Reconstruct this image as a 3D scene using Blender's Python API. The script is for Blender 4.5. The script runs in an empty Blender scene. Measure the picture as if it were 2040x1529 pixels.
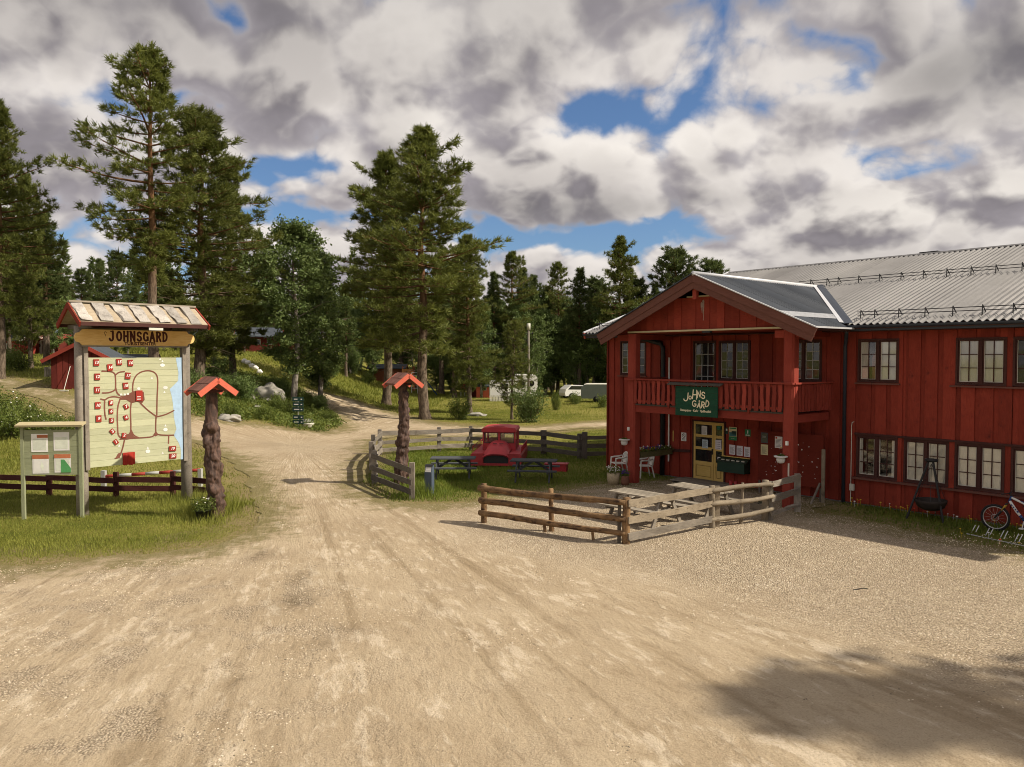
import bpy, bmesh, math, random
import numpy as np
from mathutils import Vector, Matrix, noise as mnoise
random.seed(7); np.random.seed(7)
SC = bpy.context.scene
COL = SC.collection
R = math.radians
PI = math.pi

# ------------------------------------------------------------------ camera
CAM_H = 4.5
PITCH = R(1.9756)
FPX, CX, CY = 1551.0, 1020.0, 764.5
cd = bpy.data.cameras.new('camera')
cam = bpy.data.objects.new('camera', cd)
COL.objects.link(cam)
cam.location = (0, 0, CAM_H)
cam.rotation_euler = (PI/2 - PITCH, 0, 0)
cd.sensor_fit = 'HORIZONTAL'; cd.sensor_width = 36.0
cd.lens = 36.0*FPX/2040.0
cd.clip_end = 12000
SC.camera = cam

# ------------------------------------------------------------------ exposure
vs = SC.view_settings
vs.view_transform = 'Standard'; vs.look = 'None'; vs.gamma = 1.0
vs.exposure = 0.46; vs.use_curve_mapping = False
SC.cycles.max_bounces = 5; SC.cycles.diffuse_bounces = 3; SC.cycles.adaptive_threshold = 0.015; SC.cycles.adaptive_min_samples = 16
SC.cycles.transparent_max_bounces = 8
SC.cycles.use_denoising = True
SC.cycles.filter_width = 1.0

# ------------------------------------------------------------------ sun
SUN_EL = R(42)
SUN_AZ = math.atan2(0.98, -0.19)          # clockwise from +Y
sdir = Vector((math.sin(SUN_AZ)*math.cos(SUN_EL), math.cos(SUN_AZ)*math.cos(SUN_EL), math.sin(SUN_EL)))
sl = bpy.data.lights.new('sun', 'SUN'); sl.energy = 4.2; sl.angle = R(0.8); sl.color = (1.0, 0.90, 0.74)
so = bpy.data.objects.new('sun', sl); COL.objects.link(so)
so.rotation_euler = (-sdir).to_track_quat('-Z', 'Y').to_euler()
so.location = (30, -20, 40)

# ------------------------------------------------------------------ node helpers
class NT:
    def __init__(s, nt): s.nt = nt
    def n(s, t, **kw):
        nd = s.nt.nodes.new(t)
        for k, v in kw.items():
            if k in nd.inputs.keys() and not hasattr(type(nd), k): nd.inputs[k].default_value = v
            else: setattr(nd, k, v)
        return nd
    def link(s, a, b): s.nt.links.new(a, b)
    def val(s, x, sock):
        if isinstance(x, (int, float)): sock.default_value = x
        elif isinstance(x, (tuple, list)):
            sock.default_value = (tuple(x)+(1.0,))[:len(sock.default_value)] if len(x) < len(sock.default_value) else tuple(x)[:len(sock.default_value)]
        else: s.link(x, sock)
    def math(s, op, a, b=None, c=None, clamp=False):
        nd = s.nt.nodes.new('ShaderNodeMath'); nd.operation = op; nd.use_clamp = clamp
        for i, x in enumerate((a, b, c)):
            if x is not None: s.val(x, nd.inputs[i])
        return nd.outputs[0]
    def mr(s, v, a, b, c=0.0, d=1.0, smooth=True):
        nd = s.nt.nodes.new('ShaderNodeMapRange'); nd.interpolation_type = 'SMOOTHSTEP' if smooth else 'LINEAR'
        s.val(v, nd.inputs[0])
        for i, x in enumerate((a, b, c, d)): nd.inputs[i+1].default_value = x
        return nd.outputs[0]
    def mix(s, fac, a, b, typ='MIX'):
        nd = s.nt.nodes.new('ShaderNodeMix'); nd.data_type = 'RGBA'; nd.blend_type = typ
        s.val(fac, nd.inputs[0]); s.val(a, nd.inputs[6]); s.val(b, nd.inputs[7])
        return nd.outputs[2]
    def vmath(s, op, a, b=None):
        nd = s.nt.nodes.new('ShaderNodeVectorMath'); nd.operation = op
        s.val(a, nd.inputs[0])
        if b is not None:
            if op == 'SCALE': s.val(b, nd.inputs[3])
            else: s.val(b, nd.inputs[1])
        return nd.outputs[0]
    def noise(s, vec, scale, detail=5, rough=.55, dist=0.0):
        nd = s.nt.nodes.new('ShaderNodeTexNoise')
        nd.inputs['Scale'].default_value = scale; nd.inputs['Detail'].default_value = detail
        nd.inputs['Roughness'].default_value = rough; nd.inputs['Distortion'].default_value = dist
        if vec is not None: s.link(vec, nd.inputs['Vector'])
        return nd.outputs[0]
    def ramp(s, fac, stops):
        nd = s.nt.nodes.new('ShaderNodeValToRGB'); e = nd.color_ramp.elements
        while len(e) < len(stops): e.new(0.5)
        for i, (p, c) in enumerate(stops):
            e[i].position = p; e[i].color = tuple(c)+(1.0,) if len(c) == 3 else c
        s.link(fac, nd.inputs[0]); return nd.outputs[0]

# ------------------------------------------------------------------ sky: blue daylight with broken cumulus
wd = bpy.data.worlds.new('World'); SC.world = wd; wd.use_nodes = True
wd.cycles.sampling_method = 'MANUAL'; wd.cycles.sample_map_resolution = 512
W = NT(wd.node_tree); wd.node_tree.nodes.clear()
sky = W.n('ShaderNodeTexSky'); sky.sky_type = 'NISHITA'; sky.sun_disc = False
sky.sun_elevation = SUN_EL; sky.sun_rotation = SUN_AZ; sky.altitude = 600; sky.air_density = 1.1; sky.dust_density = 0.6; sky.ozone_density = 2.2
SKY_STR = 0.085
tc = W.n('ShaderNodeTexCoord')
sp = W.n('ShaderNodeSeparateXYZ'); W.link(tc.outputs['Generated'], sp.inputs[0])
hl = W.math('SQRT', W.math('ADD', W.math('MULTIPLY', sp.outputs[0], sp.outputs[0]), W.math('MULTIPLY', sp.outputs[1], sp.outputs[1])))
dz = W.math('MULTIPLY', W.math('ADD', W.math('MAXIMUM', sp.outputs[2], 0.0), 0.48), W.math('MAXIMUM', hl, 0.02))
cb = W.n('ShaderNodeCombineXYZ')
W.link(W.math('DIVIDE', sp.outputs[0], dz), cb.inputs[0]); W.link(W.math('DIVIDE', sp.outputs[1], dz), cb.inputs[1]); cb.inputs[2].default_value = 3.7
P = cb.outputs[0]
OFFX, OFFY, CSC = 5.1, 2.2, 1.75
AZ = W.math('ARCTAN2', sp.outputs[0], sp.outputs[1])
wob = W.math('MULTIPLY', W.math('SUBTRACT', W.noise(P, 3.0, 4, .6), 0.5), 0.16)
def blob(px, py, rx, ry, w, wb=wob):
    a0 = math.atan((px-1020)/1551.0); e0 = math.sin(math.atan((711-py)/1551.0*math.cos(a0)))
    u = W.math('DIVIDE', W.math('SUBTRACT', W.math('ADD', AZ, wb), a0), rx/1551.0)
    v = W.math('DIVIDE', W.math('SUBTRACT', W.math('ADD', sp.outputs[2], W.math('MULTIPLY', wb, 0.5)), e0), ry/1551.0)
    r2 = W.math('ADD', W.math('MULTIPLY', u, u), W.math('MULTIPLY', v, v))
    return W.math('MULTIPLY', W.math('EXPONENT', W.math('MULTIPLY', r2, -1.0)), w)
bias = None
for b_ in [(1210, 215, 115, 60, -.115), (90, 215, 190, 45, -.13), (600, 340, 130, 40, -.13), (1750, 335, 210, 38, -.13),
           (1100, 470, 260, 32, -.16), (450, 55, 70, 55, -.17), (700, 250, 70, 50, -.05), (1110, 262, 60, 26, -.09), (1640, 190, 60, 40, -.11), (560, 430, 300, 22, -.06),
           (1300, 350, 330, 70, .07), (1850, 420, 240, 60, .06), (1500, 90, 400, 90, .05), (600, 110, 380, 80, .05), (170, 60, 260, 70, .06), (120, 340, 150, 60, .06)]:
    x_ = blob(*b_); bias = x_ if bias is None else W.math('ADD', bias, x_)
def puffs(v, scale):
    a_ = W.math('ABSOLUTE', W.math('SUBTRACT', W.math('MULTIPLY', W.noise(v, scale, 0), 2.0), 1.0))
    b_ = W.math('ABSOLUTE', W.math('SUBTRACT', W.math('MULTIPLY', W.noise(v, scale*2.3, 0), 2.0), 1.0))
    c_ = W.math('ABSOLUTE', W.math('SUBTRACT', W.math('MULTIPLY', W.noise(v, scale*5.1, 1), 2.0), 1.0))
    return W.math('ADD', W.math('MULTIPLY', a_, 0.60), W.math('ADD', W.math('MULTIPLY', b_, 0.30), W.math('MULTIPLY', c_, 0.12)))
def cloud_density(vec, det, pd):
    v = W.vmath('ADD', vec, (OFFX, OFFY, 0.0))
    nz_ = W.n('ShaderNodeTexNoise'); nz_.inputs['Scale'].default_value = 4.0; nz_.inputs['Detail'].default_value = 2; W.link(v, nz_.inputs['Vector'])
    v2 = W.vmath('ADD', v, W.vmath('SCALE', W.vmath('SUBTRACT', nz_.outputs[1], (0.5, 0.5, 0.5)), 0.08))
    big = W.noise(v, CSC*0.8, 2, .5, 0.0)
    fine = W.noise(v2, CSC*2.2, det, .56, 0.0)
    pf_ = puffs(v2, CSC*3.0)
    return W.math('ADD', W.math('ADD', W.math('MULTIPLY', big, 0.40), W.math('MULTIPLY', fine, 0.40)), W.math('MULTIPLY', W.math('SUBTRACT', pf_, -0.12), 0.30))
up = W.vmath('ADD', W.vmath('MULTIPLY', P, (0.955, 0.955, 1.0)), (0.020, 0.0, 0.0))
c0 = cloud_density(P, 7, 2.0); c1 = cloud_density(up, 4, 2.0)
d0 = W.math('ADD', c0, bias)
alpha = W.mr(d0, 0.362, 0.436)
edge = W.math('SUBTRACT', c0, c1)
lit = W.mr(edge, -0.062, 0.060)
rim = W.mr(d0, 0.47, 0.38)
thick = W.mr(d0, 0.42, 0.60)
storm = W.math('ADD', blob(1960, 140, 220, 85, 1.0), W.math('ADD', blob(1150, 425, 260, 32, .8), W.math('ADD', blob(1020, -40, 1500, 110, .45), W.math('ADD', blob(300, 30, 500, 90, .30), blob(250, 270, 260, 40, .15)))), clamp=True)
bright = W.math('ADD', blob(1850, 400, 240, 50, .5), W.math('ADD', blob(1250, 300, 300, 45, .35), W.math('ADD', blob(900, 220, 120, 60, .4), blob(1000, 60, 300, 60, .25))), clamp=True)
grey = W.mix(thick, (0.275, 0.252, 0.268), (0.165, 0.150, 0.162))
white = W.mix(thick, (0.66, 0.615, 0.575), (0.47, 0.435, 0.41))
white = W.mix(bright, white, (0.84, 0.79, 0.72))
cc = W.mix(lit, grey, white)
cc = W.mix(W.math('MULTIPLY', rim, 0.45), cc, (0.50, 0.48, 0.48))
cc = W.mix(W.math('MULTIPLY', storm, 0.55), cc, (0.085, 0.082, 0.088))
cc = W.vmath('SCALE', cc, 0.97/SKY_STR)
skyc = W.mix(1.0, sky.outputs[0], (0.60, 0.71, 0.86), 'MULTIPLY')
colr = W.mix(alpha, skyc, cc)
bg = W.n('ShaderNodeBackground'); bg.inputs[1].default_value = SKY_STR
W.link(colr, bg.inputs[0])
wo = W.n('ShaderNodeOutputWorld'); W.link(bg.outputs[0], wo.inputs[0])
# ------------------------------------------------------------------ object helpers
def link(o, parent=None):
    COL.objects.link(o)
    if parent is not None: o.parent = parent
    return o
def tag(o, label=None, cat=None, group=None, kind=None):
    if label: o['label'] = label
    if cat: o['category'] = cat
    if group: o['group'] = group
    if kind: o['kind'] = kind
    return o
def thing(name, label, cat, loc=(0, 0, 0), rz=0.0, group=None):
    o = bpy.data.objects.new(name, None); o.empty_display_size = 0.2
    link(o); o.location = loc; o.rotation_euler = (0, 0, rz)
    return tag(o, label, cat, group)
def copy_tree(o, parent=None):
    c = o.copy(); COL.objects.link(c); c.parent = parent
    for ch in o.children: copy_tree(ch, c)
    return c
class MB:
    """collects faces for ONE mesh object"""
    def __init__(s): s.v = []; s.f = []; s.m = []; s.mi = 0; s.smooth = False; s.sm = []
    def add(s, vs, fs, M=None):
        b = len(s.v)
        if M is not None: vs = [M @ Vector(p) for p in vs]
        s.v.extend([tuple(p) for p in vs])
        for f in fs: s.f.append([i+b for i in f]); s.m.append(s.mi); s.sm.append(s.smooth)
        return s
    def box(s, x0, x1, y0, y1, z0, z1, M=None):
        vs = [(x0,y0,z0),(x1,y0,z0),(x1,y1,z0),(x0,y1,z0),(x0,y0,z1),(x1,y0,z1),(x1,y1,z1),(x0,y1,z1)]
        return s.add(vs, [(0,3,2,1),(4,5,6,7),(0,1,5,4),(1,2,6,5),(2,3,7,6),(3,0,4,7)], M)
    def prism(s, poly, d, axis='y', M=None):
        """poly: list of 2D points; extruded by d[0]..d[1] along axis"""
        n = len(poly); vs = []
        for t in d:
            for a, b in poly:
                vs.append((a, t, b) if axis == 'y' else ((t, a, b) if axis == 'x' else (a, b, t)))
        fs = [list(range(n))[::-1], list(range(n, 2*n))]
        for i in range(n):
            j = (i+1) % n; fs.append((i, j, n+j, n+i))
        return s.add(vs, fs, M)
    def tube(s, pts, rad, n=8, cap=True, M=None, jit=0.0, twist=0.0):
        pts = [Vector(p) for p in pts]; k = len(pts)
        rads = rad if isinstance(rad, (list, tuple)) else [rad]*k
        vs = []; fs = []
        ref = Vector((0, 0, 1))
        if abs((pts[-1]-pts[0]).normalized().z) > .9: ref = Vector((1, 0, 0))
        for i, p in enumerate(pts):
            t = (pts[min(i+1, k-1)] - pts[max(i-1, 0)]).normalized()
            a = t.cross(ref)
            if a.length < 1e-4: a = t.cross(Vector((0, 1, 0)))
            a.normalize(); b = t.cross(a)
            for j in range(n):
                an = 2*PI*j/n + twist*i
                r = rads[i]*(1+(random.uniform(-jit, jit) if jit else 0))
                vs.append(p + a*math.cos(an)*r + b*math.sin(an)*r)
        for i in range(k-1):
            for j in range(n):
                q = (j+1) % n; fs.append((i*n+j, (i+1)*n+j, (i+1)*n+q, i*n+q))
        if cap: fs.append(list(range(n))); fs.append([(k-1)*n+j for j in range(n)][::-1])
        return s.add(vs, fs, M)
    def lathe(s, prof, n=16, M=None, ax=None):
        vs = []; fs = []; k = len(prof)
        for r, z in prof:
            for j in range(n): vs.append((r*math.cos(2*PI*j/n), r*math.sin(2*PI*j/n), z))
        for i in range(k-1):
            for j in range(n):
                q = (j+1) % n; fs.append((i*n+j, i*n+q, (i+1)*n+q, (i+1)*n+j))
        if prof[0][0] > 1e-4: fs.append(list(range(n))[::-1])
        if prof[-1][0] > 1e-4: fs.append([(k-1)*n+j for j in range(n)])
        return s.add(vs, fs, M)
    def blob(s, c, r, sub=2, amp=.2, fr=2.0, sc=(1,1,1), seed=0.0):
        bm = bmesh.new(); bmesh.ops.create_icosphere(bm, subdivisions=sub, radius=1.0)
        vs = []
        for v in bm.verts:
            d = v.co.normalized(); k = 1+amp*mnoise.noise(d*fr+Vector((seed, seed*1.7, -seed)))
            vs.append((c[0]+d.x*r*k*sc[0], c[1]+d.y*r*k*sc[1], c[2]+d.z*r*k*sc[2]))
        bm.verts.index_update(); fs = [[v.index for v in f.verts] for f in bm.faces]; bm.free()
        return s.add(vs, fs)
    def mesh(s, name, mats):
        me = bpy.data.meshes.new(name); me.from_pydata(s.v, [], s.f)
        for m in (mats if isinstance(mats, (list, tuple)) else [mats]): me.materials.append(m)
        if s.mi or any(s.m): me.polygons.foreach_set('material_index', s.m)
        me.polygons.foreach_set('use_smooth', s.sm); me.update()
        return me
    def build(s, name, mats, parent=None, M=None):
        o = bpy.data.objects.new(name, s.mesh(name, mats)); link(o, parent)
        if M is not None: o.matrix_local = M
        return o
def frame(p0, p1, up=(0, 0, 1)):
    """matrix whose X runs p0->p1, Z as near up as can be"""
    p0 = Vector(p0); p1 = Vector(p1); x = (p1-p0); L = x.length; x.normalize()
    u = Vector(up)
    if abs(x.dot(u)) > .98: u = Vector((0, 1, 0))
    y = u.cross(x).normalized(); z = x.cross(y)
    M = Matrix(((x.x, y.x, z.x, p0.x), (x.y, y.y, z.y, p0.y), (x.z, y.z, z.z, p0.z), (0, 0, 0, 1)))
    return M, L
def beam(name, p0, p1, w, h, m, parent=None, up=(0, 0, 1), jit=0.0, seg=1, taper=1.0):
    """box bar: grain runs along local X; w across (local Y), h along up"""
    M, L = frame(p0, p1, up); b = MB(); vs = []; fs = []
    for i in range(seg+1):
        t = i/seg; k = 1+(taper-1)*t
        for sy, sz in ((-1, -1), (1, -1), (1, 1), (-1, 1)):
            vs.append((L*t, sy*w/2*k+random.uniform(-jit, jit), sz*h/2*k+random.uniform(-jit, jit)))
    for i in range(seg):
        for j in range(4):
            q = (j+1) % 4; fs.append((i*4+j, i*4+q, (i+1)*4+q, (i+1)*4+j))
    fs.append((3, 2, 1, 0)); e = seg*4; fs.append((e, e+1, e+2, e+3))
    b.add(vs, fs); return b.build(name, m, parent, M)
def log(name, p0, p1, r0, r1, m, parent=None, n=9, seg=9, jit=.06, bend=.02):
    M, L = frame(p0, p1); b = MB(); b.smooth = True
    sd = random.uniform(0, 99); pts = []; rr = []
    for i in range(seg+1):
        t = i/seg
        pts.append((L*t, bend*math.sin(t*5+sd), bend*math.cos(t*4+sd*2))); rr.append(r0+(r1-r0)*t)
    b.tube(pts, rr, n, True, None, jit)
    return b.build(name, m, parent, M)
def text_mesh(txt, size, name='lettering', extrude=0.004, offset=0.0, shear=0.0, space=1.0, align='CENTER'):
    c = bpy.data.curves.new(name, 'FONT'); c.body = txt; c.size = size; c.extrude = extrude; c.offset = offset
    c.align_x = align; c.align_y = 'CENTER'; c.shear = shear; c.space_character = space; c.resolution_u = 3
    o = bpy.data.objects.new(name+'_tmp', c); COL.objects.link(o)
    dg = bpy.context.evaluated_depsgraph_get(); dg.update()
    me = bpy.data.meshes.new_from_object(o.evaluated_get(dg))
    bpy.data.objects.remove(o); bpy.data.curves.remove(c)
    me.name = name
    return me
def text(txt, size, m, parent, M, name='lettering', **kw):
    me = text_mesh(txt, size, name, **kw); me.materials.clear(); me.materials.append(m)
    o = bpy.data.objects.new(name, me); link(o, parent); o.matrix_local = M
    return o
def T(x, y, z): return Matrix.Translation((x, y, z))
def RX(a): return Matrix.Rotation(a, 4, 'X')
def RY(a): return Matrix.Rotation(a, 4, 'Y')
def RZ(a): return Matrix.Rotation(a, 4, 'Z')

# ------------------------------------------------------------------ materials
MATS = {}
def newmat(name):
    m = bpy.data.materials.new(name); m.use_nodes = True; m.node_tree.nodes.clear()
    N = NT(m.node_tree); out = N.n('ShaderNodeOutputMaterial'); bs = N.n('ShaderNodeBsdfPrincipled')
    N.link(bs.outputs[0], out.inputs[0]); MATS[name] = m
    return m, N, bs
def bump(N, bs, h, strength=.3, dist=.02):
    b = N.n('ShaderNodeBump'); b.inputs['Strength'].default_value = strength; b.inputs['Distance'].default_value = dist
    N.link(h, b.inputs['Height']); N.link(b.outputs[0], bs.inputs['Normal'])
def plain(name, c, rough=.7, var=.12, scale=6.0, metal=0.0, rand=.12, bmp=.1, spec=.3):
    m, N, bs = newmat(name); tc = N.n('ShaderNodeTexCoord'); oi = N.n('ShaderNodeObjectInfo')
    nz = N.noise(tc.outputs['Object'], scale, 6, .6)
    k = N.math('ADD', N.math('MULTIPLY', N.math('SUBTRACT', nz, .5), 2*var*2), 1.0)
    k = N.math('MULTIPLY', k, N.math('ADD', N.math('MULTIPLY', oi.outputs['Random'], rand*2), 1.0-rand))
    N.link(N.vmath('SCALE', N.mix(0.0, c, c), k), bs.inputs['Base Color'])
    bs.inputs['Roughness'].default_value = rough; bs.inputs['Metallic'].default_value = metal
    bs.inputs['Specular IOR Level'].default_value = spec
    if bmp: bump(N, bs, N.noise(tc.outputs['Object'], scale*6, 3, .6), bmp, .01)
    return m
def wood(name, c1, c2, rough=.85, rand=.22, gs=5.0, stretch=14.0, wear=None, wearamt=(.62, .75), bmp=.35, spec=.2):
    """painted or bare timber, grain along local X"""
    m, N, bs = newmat(name); tc = N.n('ShaderNodeTexCoord'); oi = N.n('ShaderNodeObjectInfo')
    shift = N.n('ShaderNodeCombineXYZ'); N.link(N.math('MULTIPLY', oi.outputs['Random'], 37.0), shift.inputs[0]); N.link(N.math('MULTIPLY', oi.outputs['Random'], 11.0), shift.inputs[1])
    v = N.vmath('ADD', tc.outputs['Object'], shift.outputs[0])
    gr = N.noise(N.vmath('MULTIPLY', v, (1.0, stretch, stretch)), gs, 6, .65, .3)
    big = N.noise(v, 1.7, 4, .6)
    c = N.mix(N.mr(N.math('ADD', N.math('MULTIPLY', gr, .65), N.math('MULTIPLY', big, .35)), .32, .68), c1, c2)
    if wear is not None:
        wn = N.math('ADD', N.math('MULTIPLY', gr, .5), N.math('MULTIPLY', N.noise(v, 3.1, 6, .7), .5))
        c = N.mix(N.mr(wn, wearamt[0], wearamt[1]), c, wear)
    k = N.math('ADD', N.math('MULTIPLY', oi.outputs['Random'], rand*2), 1.0-rand)
    N.link(N.vmath('SCALE', c, k), bs.inputs['Base Color'])
    bs.inputs['Roughness'].default_value = rough; bs.inputs['Specular IOR Level'].default_value = spec
    bump(N, bs, gr, bmp, .012)
    return m
RED = wood('red_paint_boards', (.198, .028, .017), (.290, .048, .028), wear=(.092, .018, .014), wearamt=(.53, .68))
REDB = wood('red_paint_rail', (.235, .036, .024), (.315, .058, .038), wear=(.14, .026, .02), wearamt=(.60, .72))
MAROON = wood('maroon_fascia', (.125, .052, .040), (.175, .075, .058), rand=.06, wear=(.085, .038, .030))
DBROWN = wood('dark_brown_paint', (.055, .022, .019), (.085, .036, .030), rand=.08)
SALMON = wood('salmon_paint', (.52, .115, .070), (.62, .155, .100), rand=.10, wear=(.36, .085, .058), wearamt=(.55, .70))
GREYWOOD = wood('weathered_grey_timber', (.17, .148, .122), (.33, .29, .24), wear=(.09, .075, .062), wearamt=(.52, .66))
DARKWOOD = wood('dark_weathered_timber', (.075, .066, .055), (.155, .135, .112), wear=(.045, .04, .034))
TANWOOD = wood('pale_split_timber', (.185, .150, .108), (.335, .280, .205), wear=(.095, .073, .052), wearamt=(.50, .64))
BARKLOG = wood('barked_pine_log', (.12, .070, .038), (.36, .225, .11), wear=(.065, .038, .024), wearamt=(.47, .60), stretch=6, gs=4)
TABLEGREY = wood('charcoal_table_timber', (.050, .056, .062), (.095, .10, .105))
TABLETOP = wood('bleached_table_timber', (.22, .19, .15), (.37, .325, .26), wear=(.12, .10, .08), wearamt=(.52, .66))
FENCEBROWN = wood('dark_red_brown_fence', (.045, .014, .013), (.085, .027, .022))
CREAMTRIM = wood('cream_trim', (.50, .42, .24), (.62, .54, .35))
YELLOWDOOR = wood('yellow_door_paint', (.62, .43, .12), (.74, .53, .19), wear=(.34, .22, .08), wearamt=(.58, .70), rand=.05)
GREENSIGN = wood('dark_green_sign', (.008, .052, .028), (.014, .075, .040), rand=.05, rough=.6)
MAPGREEN = wood('pale_green_map_paint', (.44, .455, .29), (.54, .545, .375), rand=.10, wear=(.35, .37, .22), wearamt=(.60, .74))
INFOGREEN = wood('grey_green_info_paint', (.28, .30, .18), (.36, .38, .24), rand=.10)
MAPBLUE = plain('map_lake_blue', (.36, .50, .66), .8, .12, 9)
MAPROAD = plain('map_road_brown', (.20, .075, .052), .85, .10, 9)
MAPRED = plain('map_cabin_red', (.32, .030, .020), .8, .10, 9)
MAPSIDE = plain('map_cabin_edge', (.05, .015, .012), .8)
WHITEP = plain('white_paint', (.78, .77, .74), .55, .05, 8)
WHITEPL = plain('white_plastic', (.74, .73, .68), .45, .04, 5, spec=.4)
OFFWHITE = plain('aged_white', (.66, .64, .56), .7, .1, 5)
HEADER = wood('varnished_pine_plank', (.72, .43, .13), (.88, .62, .26), wear=(.48, .22, .06), wearamt=(.60, .72), rand=.03)
LETTERDARK = plain('burnt_brown_letters', (.075, .020, .012), .7)
CREAM = plain('cream_letters', (.80, .72, .50), .6, .04)
BLACKM = plain('black_metal', (.018, .018, .020), .5, .15, 9, spec=.4)
BLUEBLACK = plain('blue_black_gutter', (.030, .040, .060), .45, .1, 5, spec=.5)
GALV = plain('galvanised_metal', (.50, .50, .50), .42, .12, 7, metal=.6)
LIGHTFLASH = plain('pale_flashing', (.62, .63, .66), .45, .08, 4, metal=.25)
ROOFGREY = plain('grey_roof_sheet', (.155, .150, .150), .5, .14, 1.3, metal=.25, bmp=.04, spec=.4)
ROOFBLUE = plain('blue_grey_roof_sheet', (.050, .058, .072), .6, .12, 1.3, metal=.0, bmp=.04, spec=.4)
DARKGREEN = plain('dark_green_paint', (.010, .040, .026), .45, .1, 5, spec=.4)
SNOWRED = plain('snowcat_red', (.32, .020, .026), .55, .25, 3, spec=.4)
SNOWREDB = plain('snowcat_bright_red', (.42, .038, .044), .55, .22, 3, spec=.4)
TERRA = plain('clay_pot', (.20, .09, .06), .8)
WICKER = plain('pale_wicker', (.42, .34, .22), .85, .3, 22, bmp=.5)
BLUESTEEL = plain('slate_blue_steel', (.075, .10, .14), .5, .1, 4, spec=.4)
RUBBER = plain('black_rubber', (.016, .016, .017), .8)
BIKEBLUE = plain('bike_blue', (.02, .045, .16), .35, .03)
GOLD = plain('gold_fork', (.62, .40, .07), .35, .05, metal=.4)
SILVER = plain('silver_metal', (.62, .62, .62), .3, .05, metal=.7)
ROCK = plain('lichen_boulder', (.30, .285, .25), .95, .35, 3.5, bmp=.7)
SOIL = plain('dark_soil', (.055, .042, .032), .95, .3, 4)
CURTAIN = plain('curtain_cloth', (.93, .91, .82), .9, .10, 4)
PINKC = plain('faded_pink_cloth', (.45, .20, .17), .9, .1, 4)
DARKIN = plain('unlit_room_black', (.012, .011, .011), .9)
PAPER = plain('paper_white', (.86, .84, .81), .7, .05, 6)
PAPERL = plain('paper_lilac', (.82, .78, .84), .7, .05, 6)
PAPERY = plain('paper_yellow', (.70, .62, .36), .7, .05, 6)
INK = plain('printed_ink', (.10, .10, .11), .8)
INKG = plain('printed_green', (.03, .22, .09), .7)
INKR = plain('printed_red', (.50, .06, .04), .7)
INKO = plain('printed_orange', (.50, .17, .08), .7)
TEAL = plain('printed_teal', (.07, .20, .22), .7)
PLASTICBLUE = plain('blue_slide', (.04, .10, .22), .4, .05)
LEAFDARK = plain('leaf_litter', (.03, .05, .02), .9)
m, N, bs = newmat('window_glass')
bs.inputs['Base Color'].default_value = (.02, .022, .022, 1); bs.inputs['Roughness'].default_value = .06
bs.inputs['Specular IOR Level'].default_value = .9
tcg = N.n('ShaderNodeTexCoord'); bump(N, bs, N.noise(tcg.outputs['Object'], 1.6, 2, .5), .06, .05)
GLASS = m
m, N, bs = newmat('curtained_glass')       # clear pane: glossy coat over a see-through body
N.nt.nodes.remove(bs); gl = N.n('ShaderNodeBsdfGlossy'); gl.inputs['Roughness'].default_value = .05; tr = N.n('ShaderNodeBsdfTransparent'); tr.inputs[0].default_value = (.985, .99, .985, 1)
fr = N.n('ShaderNodeFresnel'); fr.inputs[0].default_value = 1.6; mx = N.n('ShaderNodeMixShader')
N.link(N.math('ADD', N.math('MULTIPLY', fr.outputs[0], 1.0), .05), mx.inputs[0]); N.link(tr.outputs[0], mx.inputs[1]); N.link(gl.outputs[0], mx.inputs[2])
N.link(mx.outputs[0], [n for n in N.nt.nodes if n.type == 'OUTPUT_MATERIAL'][0].inputs[0]); CLEARGLASS = m
def leafmat(name, c1, c2, rough=.6, trans=.34, sc=.7):
    m, N, bs = newmat(name); g = N.n('ShaderNodeNewGeometry'); oi = N.n('ShaderNodeObjectInfo'); tc = N.n('ShaderNodeTexCoord')
    f = N.math('ADD', N.math('MULTIPLY', g.outputs['Random Per Island'], .6), N.math('MULTIPLY', N.mr(N.noise(tc.outputs['Object'], sc, 3, .6), .3, .7), .4))
    c = N.mix(f, c1, c2)
    c = N.vmath('SCALE', c, N.math('ADD', N.math('MULTIPLY', oi.outputs['Random'], .30), .85))
    N.link(c, bs.inputs['Base Color']); bs.inputs['Roughness'].default_value = rough; bs.inputs['Specular IOR Level'].default_value = .25
    ts = N.n('ShaderNodeBsdfTranslucent'); N.link(c, ts.inputs[0]); mx = N.n('ShaderNodeMixShader'); mx.inputs[0].default_value = trans
    N.link(bs.outputs[0], mx.inputs[1]); N.link(ts.outputs[0], mx.inputs[2])
    N.link(mx.outputs[0], [n for n in N.nt.nodes if n.type == 'OUTPUT_MATERIAL'][0].inputs[0])
    return m
NEEDLE = leafmat('pine_needles', (.066, .088, .018), (.225, .245, .058))
NEEDLE2 = leafmat('pine_needles_blue', (.052, .078, .024), (.160, .195, .060))
BIRCHLEAF = leafmat('birch_leaves', (.085, .135, .036), (.210, .270, .085))
SHRUBLEAF = leafmat('shrub_leaves', (.062, .100, .018), (.200, .235, .050))
GRASSM = leafmat('grass_blades', (.120, .150, .020), (.330, .330, .070), trans=.3, sc=.35)
LAWNM = leafmat('lawn_blades', (.075, .125, .014), (.215, .260, .040), trans=.3, sc=.5)
PETALW = plain('white_petals', (.78, .76, .72), .7)
PETALP = plain('purple_petals', (.10, .045, .24), .7)
PETALY = plain('yellow_petals', (.75, .50, .03), .7)
PETALR = plain('red_petals', (.70, .07, .02), .7)
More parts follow.
